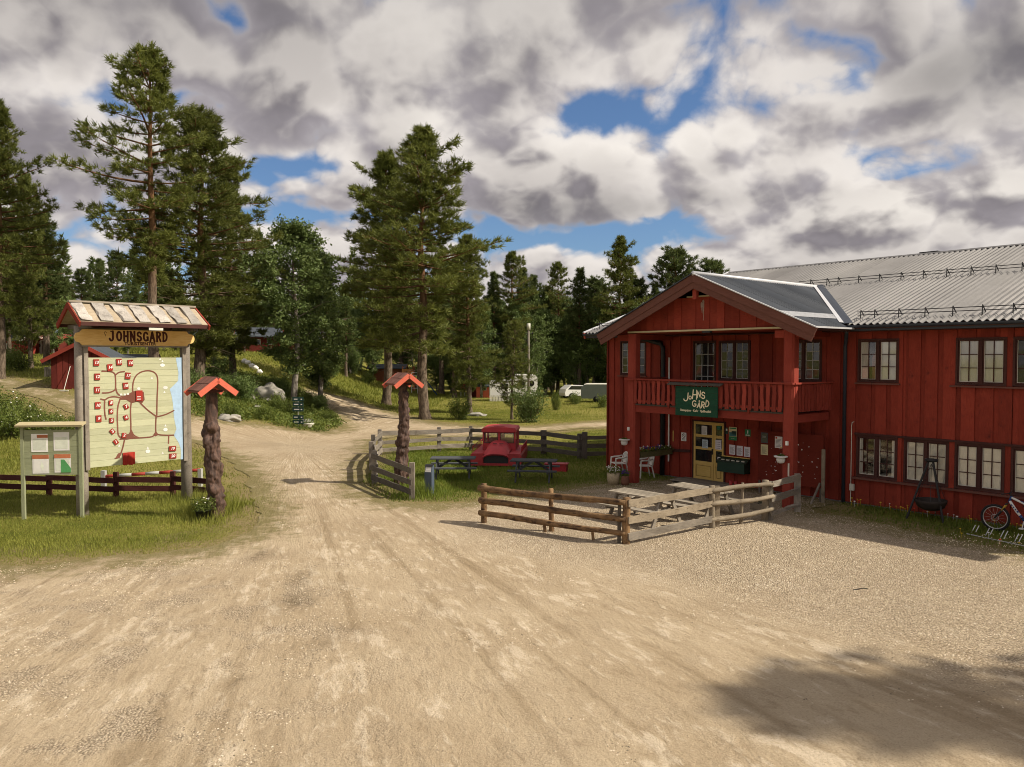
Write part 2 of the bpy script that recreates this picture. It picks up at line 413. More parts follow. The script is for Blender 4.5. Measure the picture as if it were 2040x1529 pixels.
def barkmat(name, c1, c2, top, h0, h1):
    m, N, bs = newmat(name); tc = N.n('ShaderNodeTexCoord'); sp = N.n('ShaderNodeSeparateXYZ'); N.link(tc.outputs['Object'], sp.inputs[0])
    nz = N.noise(N.vmath('MULTIPLY', tc.outputs['Object'], (6, 6, 1.4)), 2.0, 6, .65)
    c = N.mix(N.mr(nz, .35, .65), c1, c2)
    c = N.mix(N.mr(N.math('ADD', sp.outputs[2], N.math('MULTIPLY', nz, 2.0)), h0, h1), c, top)
    N.link(c, bs.inputs['Base Color']); bs.inputs['Roughness'].default_value = .95; bs.inputs['Specular IOR Level'].default_value = .1
    bump(N, bs, nz, .8, .05); return m
PINEBARK = barkmat('pine_bark', (.075, .056, .042), (.20, .155, .115), (.165, .088, .045), 5.0, 12.0)
BIRCHBARK = barkmat('birch_bark', (.10, .085, .07), (.34, .31, .27), (.16, .13, .10), 6.0, 9.0)

# ------------------------------------------------------------------ terrain
def S(t): t = np.clip(t, 0, 1); return t*t*(3-2*t)
def hz(x, y):
    x = np.asarray(x, float); y = np.asarray(y, float)
    a = 3.1*S((-x-8)/18)*S((y-27)/20)
    b = 0.050*np.clip(y-45, 0, 90)*S((-x-10)/25)
    c = .10*np.sin(x*.21+1.3)*np.sin(y*.17)*S((y-34)/20)
    far = 6.0*S((y-160)/500)
    return a+b+c+far
def h(x, y): return float(hz(x, y))
cp_, sp_ = math.cos(PITCH), math.sin(PITCH)
def ray(px, py):
    a = (px-CX)/FPX; b = -(py-CY)/FPX
    return Vector((a, cp_+b*sp_, -sp_+b*cp_))
def gp(px, py):
    """ground point that lies behind a photo pixel"""
    d = ray(px, py); t = 3.0; prev = 3.0
    while t < 600:
        p = Vector((0, 0, CAM_H))+d*t
        if p.z <= h(p.x, p.y):
            lo, hi = prev, t
            for _ in range(24):
                mid = (lo+hi)/2; q = Vector((0, 0, CAM_H))+d*mid
                if q.z <= h(q.x, q.y): hi = mid
                else: lo = mid
            q = Vector((0, 0, CAM_H))+d*hi; return Vector((q.x, q.y, h(q.x, q.y)))
        prev = t; t += max(.15, t*.01)
    q = Vector((0, 0, CAM_H))+d*300; return Vector((q.x, q.y, h(q.x, q.y)))
def at(px, depth):
    """ground point at a given distance along the photo column px"""
    x = (px-CX)/FPX*depth; return Vector((x, depth, h(x, depth)))
def zat(py, depth): return CAM_H-(py-711.0)/FPX*depth

xs = np.unique(np.concatenate([-np.geomspace(60, 4000, 26), np.arange(-60, 45.1, 1.0), np.geomspace(45, 4000, 26)]))
ys = np.unique(np.concatenate([-np.geomspace(12, 300, 8), np.arange(-12, 130.1, 1.0), np.geomspace(130, 5000, 34)]))
X, Y = np.meshgrid(xs, ys); Z = hz(X, Y)
nv = X.size; nx = len(xs); ny = len(ys)
idx = np.arange(nv).reshape(ny, nx)
F = np.stack([idx[:-1, :-1], idx[:-1, 1:], idx[1:, 1:], idx[1:, :-1]], -1).reshape(-1, 4)
def fastmesh(name, V, F, mats, smooth=False):
    me = bpy.data.meshes.new(name); V = np.asarray(V, np.float32); F = np.asarray(F, np.int32); k = F.shape[1]
    me.vertices.add(len(V)); me.vertices.foreach_set('co', V.ravel())
    me.loops.add(F.size); me.loops.foreach_set('vertex_index', F.ravel())
    me.polygons.add(len(F)); me.polygons.foreach_set('loop_start', np.arange(0, F.size, k, dtype=np.int32))
    me.polygons.foreach_set('loop_total', np.full(len(F), k, np.int32))
    for m in (mats if isinstance(mats, (list, tuple)) else [mats]): me.materials.append(m)
    if smooth: me.polygons.foreach_set('use_smooth', np.ones(len(F), bool))
    me.update(calc_edges=True); return me
# grass ground material
m, N, bs = newmat('meadow_grass'); tc = N.n('ShaderNodeTexCoord'); O = tc.outputs['Object']
n1 = N.noise(O, .09, 4, .6); n2 = N.noise(O, .9, 5, .65); n3 = N.noise(O, 9.0, 4, .7)
c = N.mix(N.mr(n2, .35, .65), (.095, .112, .018), (.175, .175, .034))
c = N.mix(N.mr(n1, .42, .62), c, (.26, .235, .065))
c = N.mix(N.mr(N.math('ADD', N.math('MULTIPLY', n2, .5), N.math('MULTIPLY', n3, .5)), .55, .70), c, (.27, .205, .105))
c = N.mix(N.mr(n3, .2, .6), N.vmath('SCALE', c, .55), c)
at0 = N.n('ShaderNodeAttribute'); at0.attribute_name = 'edge'
c = N.mix(N.math('MULTIPLY', N.mr(N.math('ADD', at0.outputs['Fac'], N.math('MULTIPLY', N.math('SUBTRACT', n2, .5), 3.5)), 1.6, .2), .85), c, N.mix(N.mr(n3, .4, .6), (.30, .225, .130), (.20, .165, .070)))
N.link(c, bs.inputs['Base Color']); bs.inputs['Roughness'].default_value = 1.0; bs.inputs['Specular IOR Level'].default_value = .05
bump(N, bs, N.math('ADD', n3, N.math('MULTIPLY', n2, 1.5)), .8, .12)
MEADOW = m
GROUND_ME = fastmesh('ground', np.stack([X.ravel(), Y.ravel(), Z.ravel()], -1), F, MEADOW, True)
ground = link(bpy.data.objects.new('ground', GROUND_ME))
tag(ground, 'rough green and straw coloured grass ground around the yard', 'ground', kind='structure')

# ------------------------------------------------------------------ gravel yard and roads (one connected sheet)
TH = R(40)
BU = Vector((math.sin(TH), -math.cos(TH), 0)); BV = Vector((math.cos(TH), math.sin(TH), 0)); BP0 = Vector((6.644, 28.25, 0))
def bw(s, off, z=0.0): return BP0+BU*s-BV*off+Vector((0, 0, z))
pxl = [(-700,1150),(-300,1140),(0,1122),(100,1126),(250,1108),(400,1092),(470,1075),(505,1045),(514,1010),(497,965),(472,930),(445,905),(400,887),(374,880),
 (260,860),(157,830),(80,797),(0,769),(-160,742),(-160,730),(0,752),(80,774),(157,795),(260,812),(374,827),(450,838),(550,850),(640,862),(678,853),(665,835),
 (645,815),(622,801),(600,787),(585,779),(600,775),(640,781),(700,796),(760,816),(820,831),(870,844),(960,851),(1050,851),(1130,845),(1215,839),(1300,834),
 (1300,845),(1215,852),(1140,856),(1060,864),(990,866),(935,871),(880,872),(800,868),(757,878),(742,903),(733,935),(729,962),(742,984),(790,999),(850,1004),
 (920,1001),(985,992),(1050,985),(1120,977),(1180,971),(1225,967),(1262,966)]
poly = [gp(*q).xy for q in pxl]
poly += [bw(-.9, 2.0).xy, bw(-.6, .9).xy, bw(-.5, -.05).xy, bw(5.5, -.05).xy, bw(5.55, 1.7).xy]
poly += [gp(*q).xy for q in [(1625,1024),(1700,1036),(1790,1050),(1870,1068),(1960,1087),(2040,1102),(2200,1135),(2500,1200)]]
poly += [Vector((40, -12)), Vector((-45, -12))]
cpx = [(930,1062),(1020,1080),(1130,1105),(1247,1128),(1400,1158),(1560,1205),(1750,1262),(1900,1312),(2040,1340),(2300,1390),(2400,1180),(2040,1095),(1790,1045),(1600,1015)]
cpoly = [gp(*q).xy for q in cpx]+[bw(5.4, .2).xy, bw(-.8, .4).xy, bw(-1.2, 2.6).xy, bw(-2.0, 5.0).xy]+[gp(990, 1000).xy]
def sdf(poly, PX, PY):
    d = np.full(PX.shape, 1e9); inside = np.zeros(PX.shape, bool); n = len(poly)
    for i in range(n):
        ax, ay = poly[i]; bx, by = poly[(i+1) % n]
        ex, ey = bx-ax, by-ay; L = ex*ex+ey*ey+1e-12
        t = np.clip(((PX-ax)*ex+(PY-ay)*ey)/L, 0, 1)
        d = np.minimum(d, np.hypot(PX-ax-t*ex, PY-ay-t*ey))
        c = (ay > PY) != (by > PY)
        with np.errstate(divide='ignore', invalid='ignore'):
            xi = ax+(PY-ay)/(by-ay+1e-12)*ex
        inside ^= c & (PX < xi)
    return np.where(inside, -d, d)
def vnoise(PX, PY, f, seed=0):
    rs = np.random.RandomState(seed); G = rs.rand(64, 64)
    x = PX*f; y = PY*f; xi = np.floor(x).astype(int); yi = np.floor(y).astype(int); u = x-xi; v = y-yi
    u = u*u*(3-2*u); v = v*v*(3-2*v)
    g = lambda a, b: G[a % 64, b % 64]
    return (g(xi, yi)*(1-u)+g(xi+1, yi)*u)*(1-v)+(g(xi, yi+1)*(1-u)+g(xi+1, yi+1)*u)*v-.5
def gravel_sdf(PX, PY):
    d = sdf(poly, PX, PY)
    far = np.clip((PY-30)/40, 0, 1)
    return d+vnoise(PX, PY, .55, 1)*.55+vnoise(PX, PY, 1.7, 2)*.30+vnoise(PX, PY, 4.5, 3)*.14
def gravel_z(x, y): return hz(x, y)+.02
GS = .22
gx = np.arange(-46, 22.01, GS); gy = np.arange(-10, 96, GS)
GX, GY = np.meshgrid(gx, gy); GD = gravel_sdf(GX, GY)
verts = []; faces = []; cache = {}
nyy, nxx = GX.shape
ins = GD < 0
def vid(key, x, y):
    k = cache.get(key)
    if k is None:
        k = len(verts); cache[key] = k; verts.append((x, y))
    return k
cells = np.argwhere(ins[:-1, :-1] | ins[:-1, 1:] | ins[1:, 1:] | ins[1:, :-1])
gdl = GD.tolist()
for j, i in cells:
    j = int(j); i = int(i)
    cs = ((j, i), (j, i+1), (j+1, i+1), (j+1, i)); f = []
    for k in range(4):
        a = cs[k]; b = cs[(k+1) % 4]; da = gdl[a[0]][a[1]]; db = gdl[b[0]][b[1]]
        if da < 0: f.append(vid(a, gx[a[1]], gy[a[0]]))
        if (da < 0) != (db < 0):
            t = da/(da-db); key = (min(a, b), max(a, b))
            f.append(vid(key, gx[a[1]]+(gx[b[1]]-gx[a[1]])*t, gy[a[0]]+(gy[b[0]]-gy[a[0]])*t))
    if len(f) >= 3: faces.append(f)
VA = np.array(verts); VZ = gravel_z(VA[:, 0], VA[:, 1])
me = bpy.data.meshes.new('gravel_yard'); me.from_pydata(np.column_stack([VA, VZ]).tolist(), [], faces)
me.polygons.foreach_set('use_smooth', np.ones(len(me.polygons), bool))
def attr(me, name, arr):
    a = me.attributes.new(name, 'FLOAT', 'POINT'); a.data.foreach_set('value', np.asarray(arr, np.float32))
ed = -gravel_sdf(VA[:, 0], VA[:, 1]); attr(me, 'edge', ed)
co = sdf(cpoly, VA[:, 0], VA[:, 1])+vnoise(VA[:, 0], VA[:, 1], .5, 5)*1.6+vnoise(VA[:, 0], VA[:, 1], 1.6, 6)*.7
attr(me, 'coarse', S(-co/3.4+.55))
def spots(L, r):
    a = np.zeros(len(VA))
    for px, py, rx, ry in L:
        q = gp(px, py); wx = rx/FPX*q.y; wy = ry*q.y*q.y/(CAM_H*FPX)
        a = np.maximum(a, np.exp(-((VA[:, 0]-q.x)/wx)**2-((VA[:, 1]-q.y)/wy)**2))
    return a
attr(me, 'damp', spots([(592,1200,34,20),(600,1150,22,16),(640,1282,24,8),(690,1252,26,6),(520,1108,20,14),(470,1360,26,8)], 1))
# left part of the yard is stonier
attr(me, 'stony', np.clip(S((-VA[:, 0]-.5)/5.0)*S((19-VA[:, 1])/6.0)+.25, 0, 1))
m, N, bs = newmat('sandy_gravel'); tc = N.n('ShaderNodeTexCoord'); O = tc.outputs['Object']
def at_(n): a = N.n('ShaderNodeAttribute'); a.attribute_name = n; return a.outputs['Fac']
so_ = N.n('ShaderNodeSeparateXYZ'); N.link(O, so_.inputs[0])
rx_ = N.math('SUBTRACT', so_.outputs[0], -10.5); ry_ = N.math('SUBTRACT', so_.outputs[1], 38.0)
rad_ = N.math('SQRT', N.math('ADD', N.math('MULTIPLY', rx_, rx_), N.math('MULTIPLY', ry_, ry_)))
th_ = N.math('ARCTAN2', rx_, N.math('MULTIPLY', ry_, -1.0))
cv = N.n('ShaderNodeCombineXYZ'); N.link(N.math('MULTIPLY', th_, 34.0), cv.inputs[0]); N.link(N.math('MULTIPLY', rad_, .42), cv.inputs[1])
FL = cv.outputs[0]
tr = N.noise(FL, 1.15, 9, .70, .35)            # tyre worn streaks fanning out of the road
tr2 = N.noise(FL, 3.4, 7, .68, .3)
rut = N.noise(N.vmath('MULTIPLY', FL, (1.0, .12, 1.0)), 1.5, 3, .55)
blot = N.noise(O, .35, 4, .55)
grit = N.noise(O, 38.0, 3, .8)
grit2 = N.noise(O, 11.0, 6, .75)
c = N.mix(N.mr(blot, .35, .65), (.408, .320, .214), (.482, .388, .268))
c = N.mix(N.math('MULTIPLY', N.mr(rut, .47, .32), .60), c, (.255, .188, .112))
c = N.mix(N.math('MULTIPLY', N.mr(N.math('ADD', N.math('MULTIPLY', tr, .55), N.math('MULTIPLY', tr2, .45)), .515, .60), .62), c, (.68, .58, .445))
c = N.mix(N.math('MULTIPLY', N.mr(tr2, .46, .34), .45), c, (.275, .205, .127))
vor = N.n('ShaderNodeTexVoronoi'); vor.inputs['Scale'].default_value = 30.0; N.link(O, vor.inputs['Vector'])
vor2 = N.n('ShaderNodeTexVoronoi'); vor2.inputs['Scale'].default_value = 55.0; N.link(O, vor2.inputs['Vector'])
vc = N.n('ShaderNodeSeparateColor'); N.link(vor2.outputs['Color'], vc.inputs[0])
pea = N.mix(vc.outputs[0], (.27, .21, .145), (.68, .57, .43))
pea = N.mix(N.mr(vor.outputs['Distance'], .35, .80), pea, (.19, .148, .10))
patch = N.mr(N.noise(O, .9, 6, .70), .47, .62)
peaf = N.math('MAXIMUM', N.math('MULTIPLY', at_('coarse'), N.mr(N.noise(O, .8, 6, .7), .25, .5, .55, 1.0)), N.math('MULTIPLY', at_('stony'), N.math('MULTIPLY', patch, .8)))
c = N.mix(N.math('MULTIPLY', peaf, .80), c, pea)
c = N.mix(N.math('MULTIPLY', N.mr(grit, .50, .78), .60), c, (.125, .095, .062))
c = N.mix(N.math('MULTIPLY', N.mr(grit, .46, .24), .40), c, (.66, .56, .43))
c = N.mix(N.math('MULTIPLY', N.mr(grit2, .58, .74), .40), c, (.60, .51, .39))
c = N.mix(N.math('MULTIPLY', N.mr(grit2, .42, .28), .40), c, (.19, .142, .088))
c = N.mix(N.math('MULTIPLY', N.math('MULTIPLY', at_('damp'), N.mr(grit2, .36, .56, .25, 1.0)), N.mr(tr2, .30, .60, .3, .9)), c, (.115, .084, .050))
fr_e = N.mr(N.math('ADD', at_('edge'), N.math('MULTIPLY', N.math('SUBTRACT', N.noise(O, 1.6, 7, .75), .5), 5.0)), 1.7, .1)
c = N.mix(N.math('MULTIPLY', fr_e, .85), c, N.mix(N.mr(grit, .4, .6), (.22, .165, .082), (.125, .130, .036)))
N.link(c, bs.inputs['Base Color']); bs.inputs['Roughness'].default_value = 1.0; bs.inputs['Specular IOR Level'].default_value = .05
hh = N.math('ADD', N.math('MULTIPLY', tr2, 1.6), N.math('ADD', N.math('ADD', N.math('MULTIPLY', grit2, .9), N.math('MULTIPLY', grit, .35)), N.math('MULTIPLY', N.math('MULTIPLY', peaf, vor.outputs['Distance']), -1.0)))
bump(N, bs, hh, .8, .05)
me.materials.append(m); me.update()
yard = link(bpy.data.objects.new('gravel_yard', me)); tag(yard, 'sandy gravel yard with the tracks and branching roads', 'gravel yard', kind='structure')
attr(GROUND_ME, 'edge', np.clip(gravel_sdf(X.ravel(), Y.ravel()), -2, 8))
def is_gravel(x, y): return float(gravel_sdf(np.array([x]), np.array([y]))[0]) < 0
# ------------------------------------------------------------------ the red guest house (local x along its long wall, y into the house)
BRZ = -(PI/2-TH)
house = thing('guest_house', 'long two storey red timber house with balcony gable and grey metal roof', 'house', BP0, BRZ)
S0, S1 = -4.2, 15.2          # wall ends
EY, EZ, RYD, RZD = -.62, 5.44, 9.3, 8.57     # eave and ridge of the main roof
SL = (RZD-EZ)/(RYD-EY)
OPEN = []                    # s0, s1, z0, z1
WIN = [  # s0 s1 z0 z1 cols rows sashes dark muntin, curtain
 (6.03, 7.25, 3.73, 5.03, 2, 3, 2, 'dark', 'half'), (8.78, 10.03, 3.72, 5.02, 2, 3, 2, 'dark', 'full'), (10.17, 11.42, 3.72, 5.02, 2, 3, 2, 'dark', None),
 (12.4, 13.65, 3.72, 5.02, 2, 3, 2, 'dark', 'full'),
 (6.03, 7.25, .86, 2.13, 2, 3, 2, 'dark', 'part'), (7.43, 8.65, .86, 2.13, 2, 3, 2, 'dark', 'full'), (8.80, 10.03, .86, 2.13, 2, 3, 2, 'dark', 'full'),
 (10.18, 11.42, .86, 2.13, 2, 3, 2, 'dark', 'full'), (11.57, 12.8, .86, 2.13, 2, 3, 2, 'dark', 'full'),
 (-.05, .94, 3.30, 5.07, 3, 4, 1, 'light', None), (1.05, 2.31, 3.66, 5.06, 2, 4, 2, 'light', None), (3.62, 4.88, 3.70, 5.04, 2, 4, 2, 'light', None),
 (-3.57, -2.25, 3.77, 5.12, 2, 4, 2, 'light', None)]
for w in WIN: OPEN.append(w[:4])
OPEN.append((-.03, 1.32, -.1, 2.20))
ZB, ZT = .05, 5.46
def zsplit(a, b, pad):
    segs = [(ZB, ZT)]
    for s0, s1, z0, z1 in OPEN:
        if min(b, s1+pad)-max(a, s0-pad) > .004:
            n = []
            for u, v in segs:
                if z0 > u: n.append((u, min(v, z0)))
                if z1 < v: n.append((max(u, z1), v))
            segs = [q for q in n if q[1]-q[0] > .05]
    return segs
# cut board widths so that they end at openings
def cladding(name, width, period, start, y, th, wj):
    s = start
    while s < S1:
        a = s+random.uniform(-wj, wj); b = min(S1, a+width+random.uniform(-wj, wj)); a = max(a, S0)
        cuts = sorted({a, b} | {c for o in OPEN for c in o[:2] if a < c < b})
        # split the board lengthwise where an opening edge crosses it
        done = {}
        for u, v in zip(cuts[:-1], cuts[1:]):
            if v-u < .012: continue
            for seg in zsplit(u, v, -.002): done.setdefault(seg, []).append((u, v))
        for seg, L in done.items():
            beam(name, ((L[0][0]+L[-1][1])/2, y, seg[0]), ((L[0][0]+L[-1][1])/2, y, seg[1]), L[-1][1]-L[0][0], th, RED, house, up=(0, -1, 0))
        s += period
cladding('board', .30, .47, S0+.20, -.005, .03, .015)      # under boards
cladding('board', .33, .47, S0-.04, -.040, .034, .012)     # over boards
# body of the house behind the cladding
b = MB(); b.box(S0+.02, S1, .45, .55, 0, 5.5); b.build('dark_backing', DARKIN, house)  # near-black backing sheet: the darkness of unlit rooms is put into its colour
b = MB(); b.box(S0, S0+.12, .012, 18.6, 0, 5.5); b.box(S1-.05, S1+.05, .012, 18.6, 0, 5.5); b.box(S0+.12, S1-.05, 18.5, 18.6, 0, 5.5)
b.prism([(.012, 5.5), (18.6, 5.5), (RYD, RZD-.12)], (S0, S0+.12), 'x'); b.prism([(.012, 5.5), (18.6, 5.5), (RYD, RZD-.12)], (S1-.05, S1+.05), 'x')
b.box(S0+.12, S1-.05, .012, .45, 2.5, 2.62); b.box(S0+.12, S1-.05, .012, .45, 5.2, 5.5)
b.build('wall', RED, house)
b = MB(); b.box(S0-.01, S1, .0, .14, 0, .16); b.build('plinth', plain('concrete_plinth', (.20, .19, .18), .9, .2, 5), house)
# windows
pane_cache = {}
def pane_mesh(w, hh, m):
    k = (round(w, 3), round(hh, 3), m.name)
    if k not in pane_cache:
        q = MB(); q.box(-w/2, w/2, -.004, .004, -hh/2, hh/2); pane_cache[k] = q.mesh('pane', m)
    return pane_cache[k]
def window(s0, s1, z0, z1, cols, rows, sashes, mun, cur):
    wroot = MB(); fw = .055
    fm = DBROWN
    wroot.box(s0, s0+fw, -.075, .10, z0, z1); wroot.box(s1-fw, s1, -.075, .10, z0, z1)
    wroot.box(s0+fw, s1-fw, -.075, .10, z1-fw, z1); wroot.box(s0+fw, s1-fw, -.075, .10, z0, z0+fw)
    span = (s1-s0-2*fw); sw = span/sashes; cw = .075
    wo = wroot.build('window', fm, house)
    for k in range(sashes):
        a = s0+fw+sw*k; c = a+sw
        if k > 0: q = MB(); q.box(a-cw/2, a+cw/2, -.07, .08, z0+fw, z1-fw); q.build('mullion', fm, wo)
        a2 = a+(cw/2 if k > 0 else 0)+.004; c2 = c-(cw/2 if k < sashes-1 else 0)-.004
        za, zc = z0+fw+.004, z1-fw-.004; e = .034
        q = MB(); q.box(a2, a2+e, -.045, .02, za, zc); q.box(c2-e, c2, -.045, .02, za, zc); q.box(a2+e, c2-e, -.045, .02, za, za+e); q.box(a2+e, c2-e, -.045, .02, zc-e, zc)
        q.build('sash', OFFWHITE if cur in ('full', 'half') and k >= 0 and mun == 'dark' and False else fm, wo)
        ew = .012
        q = MB(); q.box(a2+e, a2+e+ew, -.035, .0, za+e, zc-e); q.box(c2-e-ew, c2-e, -.035, .0, za+e, zc-e); q.box(a2+e+ew, c2-e-ew, -.035, .0, za+e, za+e+ew); q.build('glazing_bead', OFFWHITE, wo)
        a3, c3, z3, z4 = a2+e+ew, c2-e-ew, za+e+ew, zc-e
        mw = .011
        q = MB()
        for i in range(1, cols): x = a3+(c3-a3)*i/cols; q.box(x-mw, x+mw, -.032, -.002, z3, z4)
        for j in range(1, rows): z = z3+(z4-z3)*j/rows; q.box(a3, c3, -.0315, -.0025, z-mw, z+mw)
        q.build('muntin', DBROWN if mun == 'dark' else plainlight, wo)
        gm = CLEARGLASS if cur else GLASS
        pw, ph = (c3-a3)/cols-2*mw, (z4-z3)/rows-2*mw
        for i in range(cols):
            for j in range(rows):
                o = bpy.data.objects.new('pane', pane_mesh(pw, ph, gm)); link(o, wo)
                o.location = (a3+(c3-a3)*(i+.5)/cols, -.012, z3+(z4-z3)*(j+.5)/rows)
                o.rotation_euler = (R(random.gauss(0, .35)), 0, R(random.gauss(0, .35)))
    if cur:
        zlo = z0+.05; L = [(s0+.05, s1-.05)]
        if cur == 'half': L = [(s0+.05, s0+.30), (s0+.62, s1-.05)]
        if cur == 'part': L = [(s0+.05, s0+.16), (s1-.20, s1-.05)]
        for a, c in L:
            q = MB(); q.smooth = True; n = max(6, int((c-a)/.03)); vs = []; fs = []
            for i in range(n+1):
                x = a+(c-a)*i/n; y = .034+.008*math.sin(x*46)+.006*math.sin(x*23+1)
                vs += [(x, y, zlo), (x, y+.01*math.sin(x*9), z1-.03)]
            for i in range(n): fs.append((2*i, 2*i+2, 2*i+3, 2*i+1))
            q.add(vs, fs); q.build('curtain', CURTAIN, wo)
        if cur == 'half':
            q = MB(); q.box(s0+.31, s0+.50, .20, .26, zlo, z0+.75); q.blob((s0+.42, .24, z0+.80), .10, 2); q.build('curtain', PINKC, wo)
        if cur == 'part':
            q = MB(); q.box(s0+.06, s1-.06, .12, .40, z0+.05, z0+.12); q.build('inner_shelf', OFFWHITE, wo)
            q = MB(); q.box(s0+.5, s0+.56, .25, .32, z0+.12, z1-.05); q.box(s1-.42, s1-.2, .2, .36, z0+.55, z0+.62); q.build('inner_fitting', TANWOOD, wo)
    return wo
plainlight = plain('pale_muntin', (.42, .42, .40), .6)
for w in WIN: window(*w)
# sills and the long trims over and under the ground floor windows
for s0, s1, z0, z1 in [(5.98, 7.30, 3.73, 0), (8.66, 11.55, 3.72, 0), (12.3, 13.75, 3.72, 0), (-3.66, -2.18, 3.77, 0), (.98, 2.38, 3.66, 0), (3.55, 4.95, 3.70, 0)]:
    beam('sill', (s0, -.085, z0-.035), (s1, -.085, z0-.035), .12, .045, MAROON, house)
beam('sill', (5.95, -.10, .82), (S1, -.10, .82), .15, .055, MAROON, house)
beam('trim_board', (5.98, -.075, 2.165), (S1, -.075, 2.165), .07, .06, DBROWN, house)
# corner boards
beam('corner_board', (S0-.012, -.05, .05), (S0-.012, -.05, 5.46), .05, .16, RED, house, up=(0, -1, 0))
# ---- main roof of corrugated sheets
def corrug(p, per=.19, amp=.034): return amp*math.sin(2*PI*p/per)
roof = MB(); th = .10
roof.prism([(EY+.03, EZ-.115), (RYD, RZD-.115), (19.2, EZ-.115), (19.2, EZ-.02), (RYD, RZD-.02), (EY+.03, EZ-.02)], (-4.98, S1+.5), 'x')
ro = roof.build('roof', MAROON, house)
step = .19/4
def sheet(a, c, flip=False, m=ROOFGREY):
    n = max(2, int(round((c-a)/step))); vs = []; fs = []
    for i in range(n+1):
        x = a+(c-a)*i/n; d = corrug(x)
        vs += [(x, EY-.03, EZ+d+.012), (x, RYD, RZD+d+.012)] if not flip else [(x, 19.25, EZ+d), (x, RYD, RZD+d)]
    for i in range(n): fs.append((2*i, 2*i+2, 2*i+3, 2*i+1))
    q = MB(); q.add(vs, fs); return q.build('roof_sheet', m, ro)
x = -5.0; k = 0
while x < S1+.4:
    o = sheet(x, x+.988); o.location = (0, 0, .002*(k % 2)); x += .988; k += 1
sheet(-5.0, S1+.5, True)
q = MB(); q.prism([(RYD-.16, RZD-.02), (RYD-.03, RZD+.05), (RYD+.03, RZD+.05), (RYD+.16, RZD-.02)], (-5.0, S1+.5), 'x'); q.build('ridge_cap', ROOFGREY, ro)
q = MB(); q.box(3.8, 4.5, RYD+.2, RYD+.8, RZD-.25, RZD+.12); q.build('roof_vent', BLACKM, ro)
# verge board and white edge at the far end, gutter, fascia
beam('verge_board', (-5.02, EY-.02, EZ-.10), (-5.02, RYD, RZD-.10), .05, .20, REDB, ro, up=(0, 0, 1))
beam('verge_edge', (-5.02, EY-.05, EZ+.035), (-5.02, RYD, RZD+.035), .09, .05, LIGHTFLASH, ro)
q = MB(); q.smooth = True; n = 10
def gutter(a, c, y, z, r=.075):
    g = MB(); g.smooth = True; vs = []; fs = []
    for i in range(n+1):
        an = PI*i/n
        for x_ in (a, c): vs.append((x_, y-r*math.cos(an), z-r*math.sin(an)))
    for i in range(n): fs.append((2*i, 2*i+1, 2*i+3, 2*i+2))
    g.add(vs, fs); g.smooth = False; g.box(a, c, y-r-.008, y-r+.006, z-.01, z+.012); return g
gutter(5.95, S1+.5, EY-.06, EZ-.03).build('gutter', BLUEBLACK, house)
gutter(-5.0, -2.3, EY-.06, EZ-.03).build('gutter', BLUEBLACK, house)
beam('fascia_board', (5.9, EY+.06, EZ-.10), (S1+.5, EY+.06, EZ-.10), .03, .15, BLUEBLACK, house)
beam('fascia_board', (-5.0, EY+.06, EZ-.10), (-2.2, EY+.06, EZ-.10), .03, .15, BLUEBLACK, house)
beam('verge_tip', (-5.02, EY-.02, EZ-.10), (-5.02, EY+.35, EZ-.02), .055, .24, SALMON, ro)
# soffit
q = MB(); q.box(-4.98, S1+.5, EY+.08, -.03, EZ-.19, EZ-.165); q.build('soffit', DBROWN, house)
# snow guards: two rows, rails on A brackets
def roofz(y): return EZ+SL*(y-EY)+.02
def snow_guard(y, s0, s1, brs):
    g = MB(); z = roofz(y)
    nrm = Vector((0, -SL, 1)).normalized()
    for k_ in (.10, .20):
        p = Vector((0, y, z))+nrm*k_
        g.tube([(s0, p.y, p.z), (s1, p.y, p.z)], .013, 6)
    o = g.build('snow_guard', BLACKM, house)
    for s in brs:
        q = MB(); top = Vector((s, y, z))+nrm*.25; lo = Vector((s, y-.10, roofz(y-.10))); up_ = Vector((s, y+.16, roofz(y+.16)))
        q.tube([lo, top], .016, 5); q.tube([up_, top], .016, 5); q.tube([lo, up_], .014, 5); q.build('bracket', BLACKM, o)
snow_guard(.02, 5.98, 15.4, [6.10, 6.52, 7.22, 7.95, 8.68, 9.42, 10.15, 10.9, 11.6, 12.4, 13.2, 14.0])
snow_guard(5.0, 1.2, 15.4, [1.70, 2.36, 2.80, 3.58, 4.34, 5.10, 5.85, 6.60, 7.35, 8.08, 8.82, 9.6, 10.4, 11.2, 12.0, 12.8])
snow_guard(.02, -4.9, -2.6, [-4.7, -4.0, -3.3])
